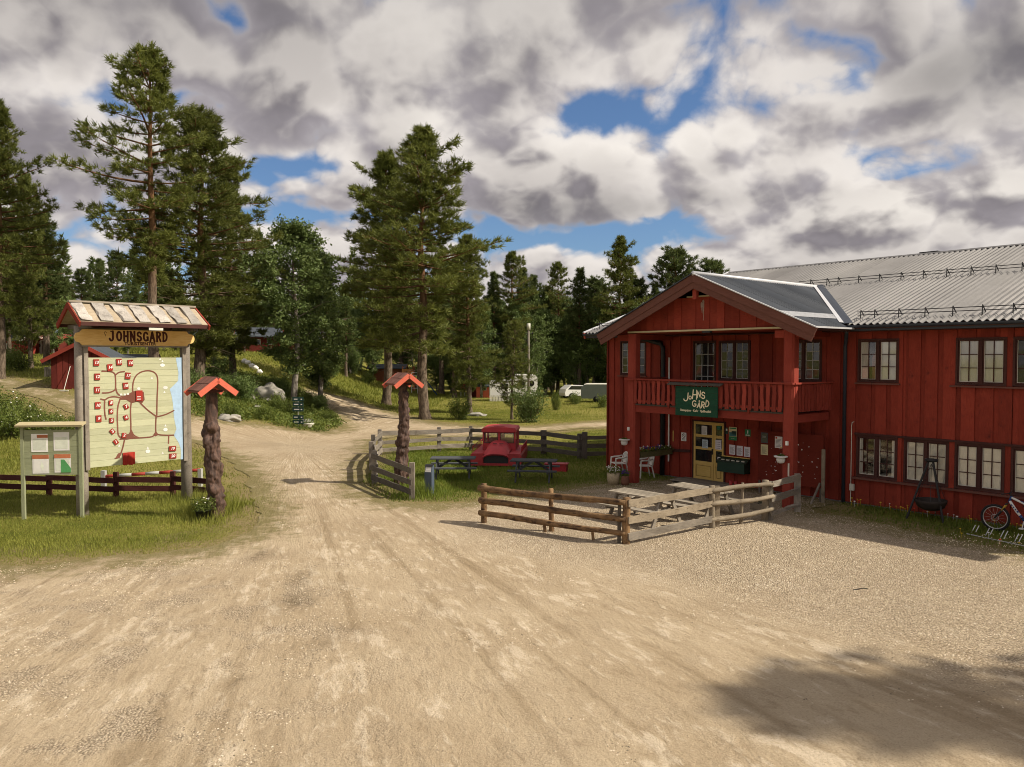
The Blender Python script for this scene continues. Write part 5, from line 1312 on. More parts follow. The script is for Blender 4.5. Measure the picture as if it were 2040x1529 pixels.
p = house_M @ Vector((-1.62, -.85, 0)); chair('white plastic armchair half hidden behind the left balcony post', p, FZ+R(-30))
# basket, pot, hanging bowls, planter
flower_pot('flower_basket', 'pale wicker basket of white flowers in front of the left chair', (3.56, 27.2, .02), [(.19, 0), (.22, .2), (.235, .40)], WICKER, 160, [(PETALW, 34)], .24, .26, seed=7)
flower_pot('flower_pot', 'brown clay pot of purple flowers beside the wicker basket', (3.95, 27.05, .02), [(.12, 0), (.16, .12), (.14, .28), (.15, .32)], TERRA, 130, [(PETALP, 40)], .17, .16, seed=8)
for s, z, lb in ((-1.16, 1.36, 'white hanging bowl pot on the left balcony post'), (4.96, 1.36, 'white hanging bowl pot on the right balcony post')):
    p = house_M @ Vector((s, -2.50, z))
    flower_pot('hanging_pot', lb, p, [(.05, 0), (.10, .02), (.125, .10), (.12, .17), (.19, .18), (.20, .215), (.15, .215)], WHITEP, 40, None, .10, .06, 'white bowls on the balcony posts', seed=int(z*10))
pl_ = hthing('planter_box', 'long mossy planter of purple and white pansies left of the doors', 'planter', -1.0, 1.05, .88)
beam('side_board', (.09, -.86, .10), (.09, .92, .10), .025, .20, wood('mossy_planter', (.09, .085, .035), (.15, .13, .06)), pl_); beam('side_board', (-.09, -.86, .10), (-.09, .92, .10), .025, .20, MATS['mossy_planter'], pl_)
for y_ in (-.86, .92): beam('end_board', (-.10, y_, .10), (.10, y_, .10), .025, .20, MATS['mossy_planter'], pl_)
q = MB(); q.box(-.085, .085, -.85, .91, .02, .17); q.build('soil', SOIL, pl_)
rs = random.Random(5); q = MB()
for i in range(420):
    c = Vector((rs.gauss(0, .08), rs.uniform(-.85, .9), .18+rs.random()*.15)); d = Vector((rs.gauss(0, 1), rs.gauss(0, 1), rs.gauss(.3, 1))).normalized()*.045; e = d.cross(Vector((rs.random(), 1, rs.random()))).normalized()*.018
    q.add([c-d, c+e, c+d, c-e], [(0, 1, 2, 3)])
q.build('foliage', SHRUBLEAF, pl_)
for pm, n_ in ((PETALP, 40), (PETALW, 18), (PETALY, 7)):
    q = MB()
    for i in range(n_): q.blob((rs.gauss(-.03, .08), (rs.uniform(-.8, .9) if pm is not PETALP else rs.choice((-.3, .15, .3))+rs.gauss(0, .13)), .24+rs.random()*.12), rs.uniform(.02, .035), 1, .3, 2)
    q.build('blossom', pm, pl_)
# crate with flowers by the right post
p = house_M @ Vector((4.75, -3.15, 0)); fc = thing('flower_crate', 'small tan wooden crate of flowers behind the log fence end', 'crate', p, BRZ)
q = MB(); q.box(-.28, .28, -.15, .15, 0, .22); q.build('body', TANWOOD, fc); q = MB()
for i in range(120):
    c = Vector((rs.uniform(-.27, .27), rs.uniform(-.15, .15), .22+rs.random()*.16)); d = Vector((rs.gauss(0, 1), rs.gauss(0, 1), rs.gauss(.3, 1))).normalized()*.04; e = d.cross(Vector((rs.random(), 1, rs.random()))).normalized()*.016
    q.add([c-d, c+e, c+d, c-e], [(0, 1, 2, 3)])
q.build('foliage', LEAFDARK, fc)
# ------------------------------------------------------------------ fire tripod with pan
tp = thing('fire_tripod', 'black iron tripod with hanging fire pan in front of the windows', 'fire pit', (11.55, 21.35, 0))
for dx, dy in ((-.58, .16), (.10, -.46), (.50, .30)):
    q = MB(); q.tube([(dx, dy, 0), (dx*.10, dy*.10, 1.66)], .030, 7); q.build('leg', BLACKM, tp)
q = MB(); q.smooth = True; q.lathe([(.05, 1.60), (.16, 1.62), (.17, 1.68), (.05, 1.70)], 14); q.build('top_ring', BLACKM, tp)
PAN = plain('sooty_pan', (.035, .026, .022), .7, .3, 9)
q = MB(); q.smooth = True; q.lathe([(0.0, .26), (.20, .28), (.34, .36), (.40, .50), (.41, .56), (.385, .56), (.36, .47), (.18, .34), (0, .32)], 24); q.build('pan', PAN, tp)
for a_ in (0, 2.1, 4.2): q = MB(); q.tube([(.40*math.cos(a_), .40*math.sin(a_), .54), (0, 0, 1.55)], .007, 4); q.build('chain', BLACKM, tp)
# ------------------------------------------------------------------ mountain bike and rack
bk = hthing('bicycle', 'white and blue mountain bike leaning along the red wall', 'bicycle', 10.14, 1.0, .03)
WR = .345
def wheel(x):
    q = MB(); q.smooth = True; n_ = 28; vs = []; fs = []
    for i in range(n_):
        a_ = 2*PI*i/n_
        for j in range(8):
            b_ = 2*PI*j/8; r_ = WR-.028+.030*math.cos(b_); vs.append((x+r_*math.cos(a_), .030*math.sin(b_), WR+r_*math.sin(a_)))
    for i in range(n_):
        for j in range(8): fs.append((i*8+j, ((i+1) % n_)*8+j, ((i+1) % n_)*8+(j+1) % 8, i*8+(j+1) % 8))
    q.add(vs, fs); w_ = q.build('wheel', RUBBER, bk)
    q = MB(); pts = [(x+(WR-.065)*math.cos(a_), 0, WR+(WR-.065)*math.sin(a_)) for a_ in np.linspace(0, 2*PI, 29)]; q.smooth = True; q.tube(pts, .013, 6, False); q.build('rim', SILVER, w_)
    q = MB()
    for i in range(14): a_ = 2*PI*i/14; q.tube([(x, 0, WR), (x+(WR-.06)*math.cos(a_), 0, WR+(WR-.06)*math.sin(a_))], .0022, 3, False)
    q.build('spokes', SILVER, w_)
    q = MB(); q.smooth = True; q.tube([(x+.085*math.cos(a_), -.03, WR+.085*math.sin(a_)) for a_ in np.linspace(0, 2*PI, 17)], .006, 4, False); q.tube([(x, -.05, WR), (x, .05, WR)], .022, 8); q.build('disc_brake', SILVER, w_)
wheel(0); wheel(1.10)
hd_b, hd_t = Vector((.30, 0, .78)), Vector((.36, 0, .95)); bb = Vector((.66, 0, .36)); st_t = Vector((.84, 0, .78))
for sy in (-.055, .055):
    q = MB(); q.smooth = True; q.tube([(0, sy, WR), (.15, sy, .56)], .021, 7); q.build('fork', BLACKM, bk); q = MB(); q.smooth = True; q.tube([(.14, sy, .54), (.255, sy, .73)], .016, 7); q.build('fork_stanchion', GOLD, bk)
q = MB(); q.tube([(.25, -.075, .73), (.25, .075, .73)], .022, 6); q.build('fork_crown', BLACKM, bk)
def tube_part(nm, pts, r_, m_): q = MB(); q.smooth = True; q.tube(pts, r_, 9); return q.build(nm, m_, bk)
tube_part('head_tube', [hd_b, hd_t], .030, BIKEBLUE)
tube_part('down_tube', [hd_b+Vector((.02, 0, .04)), hd_b.lerp(bb, .5), bb], .034, WHITEP)
tube_part('down_tube_sleeve', [hd_b.lerp(bb, .70), bb], .036, BIKEBLUE)
for f_ in (.18, .30, .42, .54):
    a = hd_b.lerp(bb, f_); q = MB(); q.box(-.022, .022, -.037, .037, -.012, .012); q.build('decal', BIKEBLUE, bk, T(a.x+.01, 0, a.z+.02) @ RY(R(50)))
tube_part('top_tube', [hd_t+Vector((.0, 0, -.04)), Vector((.62, 0, .80)), st_t+Vector((0, 0, -.06))], .028, WHITEP)
tube_part('top_tube_stripe', [Vector((.55, 0, .845)), st_t+Vector((0, 0, -.03))], .018, BIKEBLUE)
tube_part('seat_tube', [bb, st_t], .024, BIKEBLUE); tube_part('seat_post', [st_t, Vector((.89, 0, .93))], .016, BLACKM)
for sy in (-.06, .06): tube_part('seat_stay', [Vector((1.10, sy, WR)), Vector((.86, sy*.5, .66))], .014, WHITEP); tube_part('chain_stay', [Vector((1.10, sy, WR)), bb+Vector((.04, sy*.7, 0))], .016, BIKEBLUE)
tube_part('shock', [Vector((.62, 0, .74)), Vector((.86, 0, .60))], .024, BLACKM)
tube_part('handlebar', [Vector((.24, -.36, 1.02)), Vector((.31, -.15, 1.02)), Vector((.31, .15, 1.02)), Vector((.24, .36, 1.02))], .014, BLACKM); tube_part('stem', [hd_t, Vector((.31, 0, 1.01))], .022, BLACKM)
q = MB(); q.smooth = True; q.blob((.90, 0, .95), .13, 2, .05, 2, (1.1, .5, .25)); q.build('saddle', BLACKM, bk)
q = MB(); q.smooth = True; q.tube([bb+Vector((0, -.05, 0))+Vector((.09*math.cos(a_), 0, .09*math.sin(a_))) for a_ in np.linspace(0, 2*PI, 17)], .010, 4, False); q.build('chainring', BLACKM, bk)
q = MB(); q.tube([bb+Vector((0, -.07, 0)), bb+Vector((-.03, -.08, -.17))], .013, 6); q.box(bb.x-.08, bb.x+.02, -.18, -.08, bb.z-.19, bb.z-.165); q.build('crank', WHITEP, bk)
# rack: pairs of steel loops
rk = thing('bike_rack', 'low steel bike rack with slanted rods in the grass', 'bike rack', gp(1935, 1062))
O_ = gp(1935, 1062)
for px_, py_ in ((1935, 1062), (1963, 1068), (1992, 1073), (2021, 1080), (2052, 1087)):
    p = gp(px_, py_)-O_
    for k in (0, .085):
        dv = BU*k; q = MB(); q.tube([p+dv+Vector((0, 0, 0)), p+dv+BU*.05+BV*.12+Vector((0, 0, .19))], .011, 6); q.build('rod', SILVER, rk)
q = MB(); q.tube([gp(1925, 1066)-O_+Vector((0, 0, .03)), gp(2075, 1098)-O_+Vector((0, 0, .03))], .014, 6); q.build('ground_rail', GALV, rk)
# ------------------------------------------------------------------ trees
def needle_mesh(cent, dirs, n_per, ln, wd, rs, up_bias=.25):
    """tufts of thin needle faces; cent, dirs: arrays (k,3)"""
    k = len(cent); d = np.repeat(dirs, n_per, 0); c = np.repeat(cent, n_per, 0)
    v = d*.75+rs.normal(0, .62, d.shape); v[:, 2] += up_bias
    v /= np.linalg.norm(v, axis=1)[:, None]+1e-9
    L = ln*rs.uniform(.65, 1.2, len(v))[:, None]
    side = np.cross(v, rs.normal(0, 1, v.shape)); side /= np.linalg.norm(side, axis=1)[:, None]+1e-9
    w = wd*rs.uniform(.7, 1.3, len(v))[:, None]
    c = c+rs.normal(0, .05, c.shape)
    V = np.stack([c-side*w, c+side*w, c+v*L], 1).reshape(-1, 3)
    F = np.arange(len(V)).reshape(-1, 3)
    return V, F
def leaf_mesh(cent, size, rs):
    n_ = len(cent); a = rs.normal(0, 1, (n_, 3)); a /= np.linalg.norm(a, axis=1)[:, None]
    b_ = np.cross(a, rs.normal(0, 1, (n_, 3))); b_ /= np.linalg.norm(b_, axis=1)[:, None]+1e-9
    s_ = size*rs.uniform(.6, 1.3, n_)[:, None]
    V = np.stack([cent-a*s_, cent+b_*s_*.55, cent+a*s_, cent-b_*s_*.55], 1).reshape(-1, 3)
    return V, np.arange(len(V)).reshape(-1, 4)
def pine(name, H, crown0, rmax, seed, tufts=9, whorl=.50, open_=.0, lopside=.0, n_per=15, ln=.30, wd=.020, peak=.35, mat=None, trunk_r=.30, flat_top=.4, dead=10):
    """returns (trunk mesh, crown mesh) of a Scots pine H metres tall"""
    rs = np.random.RandomState(seed); rr = random.Random(seed)
    tb = MB(); tb.smooth = True
    bend = rr.uniform(-.25, .25); bx = lambda z: bend*math.sin(z/H*3.0)+.08*math.sin(z*.7+seed)
    by = lambda z: .6*bend*math.cos(z/H*2.6+seed)-.6*bend*math.cos(seed)
    zs = [0, .25, .8]+[H*i/12 for i in range(1, 13)]; zs = sorted(zs)
    tb.tube([(bx(z), by(z), z-.2) for z in zs], [max(.03, trunk_r*(1.28 if z < .3 else 1.0)*(1-.90*(z/H)**1.1)) for z in zs], 10, True, None, .05)
    C, D = [], []
    z = H*crown0; ang = rr.uniform(0, 6)
    clump = [(rr.uniform(0, 2*PI), rr.uniform(crown0, 1), rr.uniform(.2, .6)) for _ in range(14)]
    while z < H-.25:
        t = (z-H*crown0)/(H*(1-crown0))
        prof = (t/peak)**.55 if t < peak else max(0.02, 1-((t-peak)/(1-peak))**(1.35+flat_top*1.5))
        prof = .42+.58*prof if t < peak else prof
        nb = rr.choice((4, 5, 5, 6)) if t < .85 else 4
        for b_ in range(nb):
            if rr.random() < open_*(1.2-t): continue
            a = ang+2*PI*b_/nb+rr.uniform(-.35, .35)
            L = rmax*prof*rr.uniform(.55, 1.12)*(1+lopside*math.cos(a-2.0))
            for ca, ct, cw_ in clump:
                if abs(math.atan2(math.sin(a-ca), math.cos(a-ca))) < .7 and abs(t-(ct-crown0)/(1-crown0)) < .10: L *= 1-cw_
            if L < .25: L = .25
            el = R(-8+58*t**1.6+rr.uniform(-12, 12))
            base = Vector((bx(z), by(z), z)); pts = []; nseg = 5
            for i in range(nseg+1):
                u = i/nseg; rad = L*u
                zz = math.tan(el)*rad*.8+L*(.10*u*u-.10*u)*(1.4 if t < .5 else .6)
                wob = .10*L*math.sin(u*3+b_)
                pts.append(base+Vector((math.cos(a)*rad-math.sin(a)*wob*.4, math.sin(a)*rad+math.cos(a)*wob*.4, zz)))
            br = min(trunk_r*.30, .014+.013*L)
            tb.tube(pts, [br*(1-.8*i/nseg)+.006 for i in range(nseg+1)], 4, False)
            nt = max(3, int(tufts*(.35+.65*L/rmax)*1.15))
            for i in range(nt):
                u = 1-(rr.random()**1.2)*.74
                p = pts[0].lerp(pts[-1], u); j = min(nseg-1, int(u*nseg)); p = pts[j].lerp(pts[j+1], u*nseg-j)
                sd = (rr.random()-.5)*2; sl = L*.34*(1.15-u)+.30
                q_ = p+Vector((-math.sin(a), math.cos(a), 0))*sd*sl+Vector((math.cos(a), math.sin(a), 0))*rr.uniform(0, .25)*L*.4+Vector((0, 0, rr.uniform(-.10, .28)))
                C.append(q_); dv = (q_-p).normalized()*.6+Vector((math.cos(a), math.sin(a), .45)) if (q_-p).length > .01 else Vector((math.cos(a), math.sin(a), .5))
                D.append(dv.normalized())
                if rr.random() < .35: tb.tube([p, q_], .009, 3, False)
        ang += 1.1; z += whorl*rr.uniform(.75, 1.25)*(1.0 if t < .8 else .7)
    for i in range(10): C.append(Vector((bx(H)+rr.gauss(0, .12), by(H)+rr.gauss(0, .12), H-rr.random()*.5-.15))); D.append(Vector((rr.gauss(0, .4), rr.gauss(0, .4), 1)).normalized())
    for i in range(dead):   # bare dead twigs under the crown
        z = H*rr.uniform(crown0*.45, crown0*1.15); a = rr.uniform(0, 2*PI); L = rr.uniform(.6, 1.9); p0 = Vector((bx(z), by(z), z))
        tb.tube([p0, p0+Vector((math.cos(a)*L*.6, math.sin(a)*L*.6, -.05*L)), p0+Vector((math.cos(a+.2)*L, math.sin(a+.2)*L, -.25*L))], [.022, .014, .005], 4, False)
    V, F = needle_mesh(np.array([tuple(p) for p in C]), np.array([tuple(p) for p in D]), n_per, ln, wd, rs)
    return tb.mesh(name+'_trunk', PINEBARK), fastmesh(name+'_crown', V, F, mat or NEEDLE)
def birch(name, H, rmax, seed, leaves=9000, size=.085, stems=1, crown0=.18, mat=None, bark=None):
    rs = np.random.RandomState(seed); rr = random.Random(seed); tb = MB(); tb.smooth = True; C = []
    for s_ in range(stems):
        lx, ly = (rr.uniform(-.12, .12), rr.uniform(-.12, .12)) if stems > 1 else (rr.uniform(-.03, .03), 0)
        o_ = Vector((rr.uniform(-.25, .25), rr.uniform(-.25, .25), 0))*(stems > 1); Hs = H*rr.uniform(.8, 1.0) if stems > 1 else H
        ax = lambda z: o_+Vector((lx*z+.10*math.sin(z*.6+seed), ly*z+.08*math.cos(z*.7), z))
        tb.tube([ax(Hs*i/10)+Vector((0, 0, -.15)) for i in range(11)], [max(.012, .017*H*(1-.93*i/10)) for i in range(11)], 8, True, None, .04)
        z = Hs*crown0
        while z < Hs*.98:
            t = (z-Hs*crown0)/(Hs*(1-crown0)); prof = .45+.55*math.sin(min(1, t/.45)*PI/2) if t < .45 else max(.12, 1-((t-.45)/.55)**1.7)
            for b_ in range(2):
                a = rr.uniform(0, 2*PI); L = rmax*prof*rr.uniform(.6, 1.15); el = R(rr.uniform(20, 50)); p0 = ax(z)
                p1 = p0+Vector((math.cos(a), math.sin(a), math.tan(el)))*L*.6; p2 = p0+Vector((math.cos(a)*L, math.sin(a)*L, math.tan(el)*L*.7))
                tb.tube([p0, p1, p2], [.010+.006*L, .008+.003*L, .004], 4, False)
                for k in range(5):
                    u = rr.uniform(.3, 1); p = (p0.lerp(p1, u*2) if u < .5 else p1.lerp(p2, u*2-1)); w_ = Vector((rr.gauss(0, .5), rr.gauss(0, .5), rr.gauss(.05, .4)))*(.35+.25*L); e = p+w_
                    tb.tube([p, e], [.006, .002], 3, False)
                    for j in range(4): C.append((p.lerp(e, rr.uniform(.3, 1.15))))
            z += Hs*.022
    C = np.array([tuple(c) for c in C]); k = max(1, leaves//len(C)); cc_ = np.repeat(C, k, 0)+rs.normal(0, .17, (len(C)*k, 3))*np.array([1, 1, .9])
    V, F = leaf_mesh(cc_, size, rs)
    return tb.mesh(name+'_trunk', bark or BIRCHBARK), fastmesh(name+'_crown', V, F, mat or BIRCHLEAF)
PROTO = {
 'tall': (pine('tall_pine', 20, .32, 3.4, 11, tufts=26, open_=.34, lopside=.25, whorl=.55, n_per=17, ln=.36, wd=.027, peak=.45), 20),
 'dense': (pine('dense_pine', 18, .13, 3.7, 23, tufts=26, open_=.10, whorl=.46, n_per=16, ln=.38, wd=.028, peak=.34), 18),
 'mid': (pine('mid_pine', 20, .25, 4.3, 37, tufts=28, open_=.16, whorl=.50, n_per=16, ln=.40, wd=.030, peak=.28), 20),
 'slim': (pine('slim_pine', 17, .28, 2.1, 41, tufts=16, open_=.18, whorl=.55, n_per=14, ln=.42, wd=.036, peak=.35, mat=NEEDLE2), 17),
 'bushy': (pine('bushy_pine', 16, .20, 3.0, 53, tufts=22, open_=.10, whorl=.5, n_per=14, ln=.42, wd=.038, peak=.5, flat_top=.9, mat=NEEDLE2), 16),
 'young': (pine('young_pine', 7, .16, 1.35, 67, tufts=9, open_=.15, whorl=.42, n_per=14, ln=.26, wd=.022, trunk_r=.09, peak=.25, dead=3), 7),
 'birch': (birch('birch', 12, 3.0, 5, 26000, .10), 12),
 'birch2': (birch('grey_birch', 12, 3.0, 8, 18000, .115, 2), 12),
 'thin': (birch('slender_birch', 11, 1.9, 9, 13000, .115, 1, .10), 11)}
def plant(kind, px, depth, top, label, group, rot=None, wide=1.0, base=None, xyz=None, H=None):
    (tm, cm), H0 = PROTO[kind]
    p = Vector(xyz) if xyz else at(px, depth)
    if base is not None: p = gp(px, base)
    Ht = H if H else zat(top, p.y)-p.z
    nm = 'birch_tree' if 'birch' in kind or kind == 'thin' else 'pine_tree'
    t = thing(nm, label, 'tree', p, random.uniform(0, 6.28) if rot is None else rot, group)
    s_ = Ht/H0; t.scale = (s_*wide, s_*wide, s_)
    for n_, me_ in (('trunk', tm), ('crown', cm)): o = bpy.data.objects.new(n_, me_); link(o, t)
    return t
GF = 'forest trees behind the park'
plant('tall', 306, 47, 112, 'tallest pine with open crown rising behind the map sign', 'big pines', rot=2.5, wide=1.1)
plant('dense', 398, 50, 222, 'dense dark pine directly right of the tallest pine', 'big pines', rot=.5, wide=1.28)
plant('dense', 463, 57, 318, 'pine leaning into the right side of the dense dark pine', 'big pines', rot=3.6, wide=1.0)
plant('mid', 2, 46, 212, 'big pine cut by the left edge of the view', 'big pines', rot=1.0, wide=.95)
plant('dense', 62, 56, 350, 'second pine in from the left edge of the view', 'big pines', rot=2.0, wide=.75)
plant('slim', 92, 60, 430, 'slim pine above the far red cabin with white door', 'big pines', rot=2.9, wide=1.3)
plant('mid', 770, 68, 314, 'big pine with pale trunk left of the tallest middle pine', 'big pines', rot=.2, wide=1.25)
plant('mid', 845, 56, 266, 'tallest pine in the middle of the meadow edge', 'big pines', rot=3.4, wide=1.28)
plant('dense', 935, 63, 470, 'lower pine leaning right beside the tallest middle pine', 'big pines', rot=1.6, wide=.95)
plant('birch', 588, 54, 450, 'tall leafy birch between the two groups of big pines', 'birches by the tracks', rot=1.0, wide=1.12)
plant('thin', 640, 60, 500, 'slender birch just right of the tall leafy birch', 'birches by the tracks', rot=2.0, wide=1.1)
random.seed(21)
ORD = 'first second third fourth fifth sixth seventh eighth ninth tenth eleventh twelfth thirteenth fourteenth fifteenth sixteenth seventeenth eighteenth nineteenth twentieth'.split()
def ordinal(i): return ORD[i] if i < 20 else ('twenty '+ORD[i-20] if i < 39 else 'far '+ORD[i-39])
FOREST = [(-30,60,300,'dense'),(130,84,560,'slim'),(165,95,540,'bushy'),(200,100,520,'slim'),(236,92,508,'bushy'),(272,95,560,'slim'),(150,72,600,'thin'),(215,78,600,'birch2'),(255,74,610,'thin'),(300,80,600,'birch2'),
 (350,85,560,'bushy'),(430,84,590,'thin'),(478,92,560,'slim'),(508,105,618,'bushy'),(545,98,612,'slim'),(20,74,480,'bushy'),(60,82,520,'mid'),(105,76,540,'thin'),(-10,80,450,'mid'),
 (660,92,585,'bushy'),(690,85,570,'slim'),(718,96,590,'birch2'),(620,88,600,'thin'),(800,95,470,'bushy'),(880,92,500,'slim'),(905,85,520,'bushy'),
 (985,88,548,'slim'),(1020,86,506,'tall'),(1042,92,540,'slim'),(1064,104,553,'slim'),(1112,94,526,'tall'),(1090,105,580,'bushy'),(1155,90,540,'slim'),(1185,96,560,'bushy'),
 (1236,89,476,'mid'),(1268,92,560,'bushy'),(1346,90,502,'bushy'),(1416,92,524,'bushy'),(1305,94,570,'slim'),(1385,90,560,'slim'),(1455,96,580,'bushy'),
 (960,84,600,'thin'),(1000,90,610,'birch2'),(1050,86,600,'birch2'),(1085,90,615,'thin'),(1130,92,600,'birch2'),(1178,91,605,'birch2'),(1210,90,620,'thin'),(1262,86,600,'birch2'),(1320,88,600,'birch2')]
for i in range(46):
    px_ = -60+i*30+random.uniform(-12, 12)
    FOREST.append((px_, random.uniform(92, 118), random.uniform(575, 640), random.choice(('bushy', 'birch2', 'slim', 'birch2', 'thin'))))
for px_ in (655, 690, 735, 880, 905, 940, 985, 1035, 1075, 1105, 1140, 1165, 1195, 1215, 1250):
    FOREST.append((px_+random.uniform(-8, 8), random.uniform(88, 98), random.uniform(640, 690), random.choice(('thin', 'birch2'))))
for px_ in (-30, 40, 75, 130, 175, 190, 240, 285, 330, 420, 450, 480, 540):
    FOREST.append((px_+random.uniform(-8, 8), random.uniform(82, 95), random.uniform(600, 650), random.choice(('thin', 'birch2', 'bushy'))))
KLAB = {'slim': 'slim pine', 'bushy': 'round topped pine', 'tall': 'open crowned pine', 'mid': 'broad pine', 'dense': 'dense pine', 'thin': 'slender birch', 'birch2': 'leafy grey birch'}
for k_ in KLAB:
    L_ = sorted([f for f in FOREST if f[3] == k_])
    for i, (px_, d_, top_, _) in enumerate(L_):
        plant(k_, px_, d_, top_, KLAB[k_]+' in the forest edge, '+ordinal(i)+' of its kind from the left', KLAB[k_]+' trees of the forest edge', wide=random.uniform(.9, 1.15))
plant('young', 1021, 0, 640, 'young open pine before the white camper', None, base=836, rot=1.0, wide=1.15)
plant('young', 585, 0, 808, 'tiny pine sapling at the roadside right of the green signpost', None, base=838, rot=2.0, H=2.2) if False else None
plant('dense', 0, 0, 0, 'pine right of the yard whose shadow falls on the gravel', None, xyz=(20.3, 6.5, 0), H=15.8, rot=.7, wide=1.0)
# distant wood as one mass
rs = np.random.RandomState(3); VV = []; FF = []; base_ = 0
for i in range(150):
    y_ = rs.uniform(115, 190); x_ = rs.uniform(-.72, .40)*y_; Ht = rs.uniform(9, 15)+ (3 if x_ < -20 else 0)
    z0 = h(x_, y_); n_ = 170; tt = rs.uniform(.12, 1, n_)**.8; a = rs.uniform(0, 2*PI, n_); r_ = (1.05-tt)*2.6*np.sqrt(rs.uniform(.25, 1, n_))
    cen = np.stack([x_+r_*np.cos(a), y_+r_*np.sin(a), z0+tt*Ht], 1); dr = np.stack([np.cos(a), np.sin(a), np.full(n_, .4)], 1)
    V, F = needle_mesh(cen, dr, 4, .85, .16, rs); VV.append(V); FF.append(F+base_); base_ += len(V)
wood_o = link(bpy.data.objects.new('forest', fastmesh('forest', np.concatenate(VV), np.concatenate(FF), NEEDLE2))); tag(wood_o, 'dark conifer wood far behind the park', 'forest', kind='stuff')
# far hills
m, N, bs = newmat('haze_tinted_forest'); tc = N.n('ShaderNodeTexCoord'); nz = N.noise(tc.outputs['Object'], .012, 6, .7)
N.link(N.mix(N.mr(nz, .35, .65), (.045, .070, .075), (.075, .105, .10)), bs.inputs['Base Color']); bs.inputs['Roughness'].default_value = 1  # blue of the distant air is mixed into the forest colour
vs = []; fs = []; n_ = 160
for i in range(n_+1):
    a = R(-80+160*i/n_); hh_ = 85+55*mnoise.noise(Vector((i*.07, 3.1, 0)))+22*mnoise.noise(Vector((i*.23, 9, 0)))
    for r_, z in ((1500, -10), (1900, hh_*.55), (2300, hh_), (2900, hh_*.4)): vs.append((r_*math.sin(a), r_*math.cos(a), z))
for i in range(n_):
    for j in range(3): fs.append((4*i+j, 4*i+4+j, 4*i+5+j, 4*i+1+j))
q = MB(); q.smooth = True; q.add(vs, fs); ho = q.build('hills', m); tag(ho, 'low wooded hills on the horizon', 'hills', kind='structure')

# ------------------------------------------------------------------ shrubs
def shrub_mesh(name, H, r, leaves, seed, size=.05, stems=9, mat=SHRUBLEAF, flowers=0):
    rs = np.random.RandomState(seed); rr = random.Random(seed); tb = MB(); C = []
    for i in range(stems):
        a = rr.uniform(0, 2*PI); R_ = r*math.sqrt(rr.random()); hh_ = H*rr.uniform(.6, 1.05)*(1-.35*(R_/r)**2); e = Vector((R_*math.cos(a), R_*math.sin(a), hh_)); b0 = e*.18; b0.z = 0
        mid = b0.lerp(e, .5)+Vector((rr.gauss(0, .06), rr.gauss(0, .06), .05)); tb.tube([b0, mid, e], [.016, .011, .004], 4, False)
        for k in range(16):
            u = rr.uniform(.15, 1.03); p = b0.lerp(mid, u*2) if u < .5 else mid.lerp(e, u*2-1); C.append(p+Vector((rr.gauss(0, .13*r), rr.gauss(0, .13*r), rr.gauss(0, .07*H))))
    C = np.array([tuple(c) for c in C]); k = max(1, leaves//len(C)); cc_ = np.repeat(C, k, 0)+rs.normal(0, .10*r+.03, (len(C)*k, 3)); cc_[:, 2] = np.abs(cc_[:, 2])
    V, F = leaf_mesh(cc_, size, rs); fl = None
    if flowers:
        q = MB()
        for i in range(flowers):
            c = C[rr.randrange(len(C))]; q.blob((c[0]+rr.gauss(0, .1), c[1]-.1, c[2]+rr.uniform(.02, .2)), rr.uniform(.025, .05), 1, .5, 3)
        fl = q.mesh(name+'_flowers', PETALW)
    return tb.mesh(name+'_stems', PINEBARK), fastmesh(name+'_leaves', V, F, mat), fl
SHP = [shrub_mesh('shrub_a', 1.8, 1.1, 3600, 1, .055, 12, flowers=26), shrub_mesh('shrub_b', 1.3, .9, 2600, 2, .05, 10), shrub_mesh('shrub_c', 2.6, 1.2, 4200, 3, .06, 14, BIRCHLEAF)]
def shrub(k, p, sc, label, group=None, rot=None):
    t = thing('shrub', label, 'shrub', p, random.uniform(0, 6) if rot is None else rot, group); t.scale = (sc[0], sc[0], sc[1]) if isinstance(sc, tuple) else (sc,)*3
    for n_, me_ in zip(('stems', 'foliage', 'flowers'), SHP[k]):
        if me_: o = bpy.data.objects.new(n_, me_); link(o, t)
    return t
for i, (px_, py_, sc) in enumerate([(-25, 868, .95), (22, 872, .9), (62, 866, .72), (98, 872, .65), (132, 868, .55), (45, 850, .75), (8, 840, .9), (95, 852, .5), (150, 856, .45), (-40, 835, 1.0)]):
    shrub(0, gp(px_, py_), sc, 'leafy shrub with white blossoms in the left thicket, '+ordinal(sorted([-25,22,62,98,132,45,8,95,150,-40]).index(px_))+' from the left', 'thicket at the left edge')
shrub(2, gp(1052, 842), (1.15, 1.18), 'broad leafy bush right of the young pine')
shrub(1, gp(918, 836), (1.0, 1.35), 'small round bush left of the red brown stake')
BL_ = []
for i, (px_, py_, k, sc) in enumerate([(490, 800, 2, .85), (455, 790, 2, .7), (560, 820, 1, .9), (420, 800, 1, 1.1), (640, 820, 2, .6), (560, 795, 2, .8), (615, 812, 1, .9), (388, 790, 2, .8), (520, 835, 1, .7), (470, 835, 1, .8), (655, 842, 1, .6), (590, 830, 1, .9), (430, 770, 2, 1.0), (640, 775, 2, .8), (700, 745, 2, 1.2), (660, 752, 2, 1.0), (730, 765, 1, 1.0), (205, 785, 1, .9), (255, 795, 1, .8), (45, 740, 1, 1.2), (15, 735, 2, .8)]):
    BL_.append((px_, py_, k, sc))
for i, (px_, py_, k, sc) in enumerate(sorted(BL_)): shrub(k, gp(px_, py_), sc, 'green shrub on the banks between the tracks, '+ordinal(i)+' from the left', 'shrubs on the banks')
shrub(1, gp(1108, 818), (.45, 1.3), 'thin sapling bush beside the red brown stake')
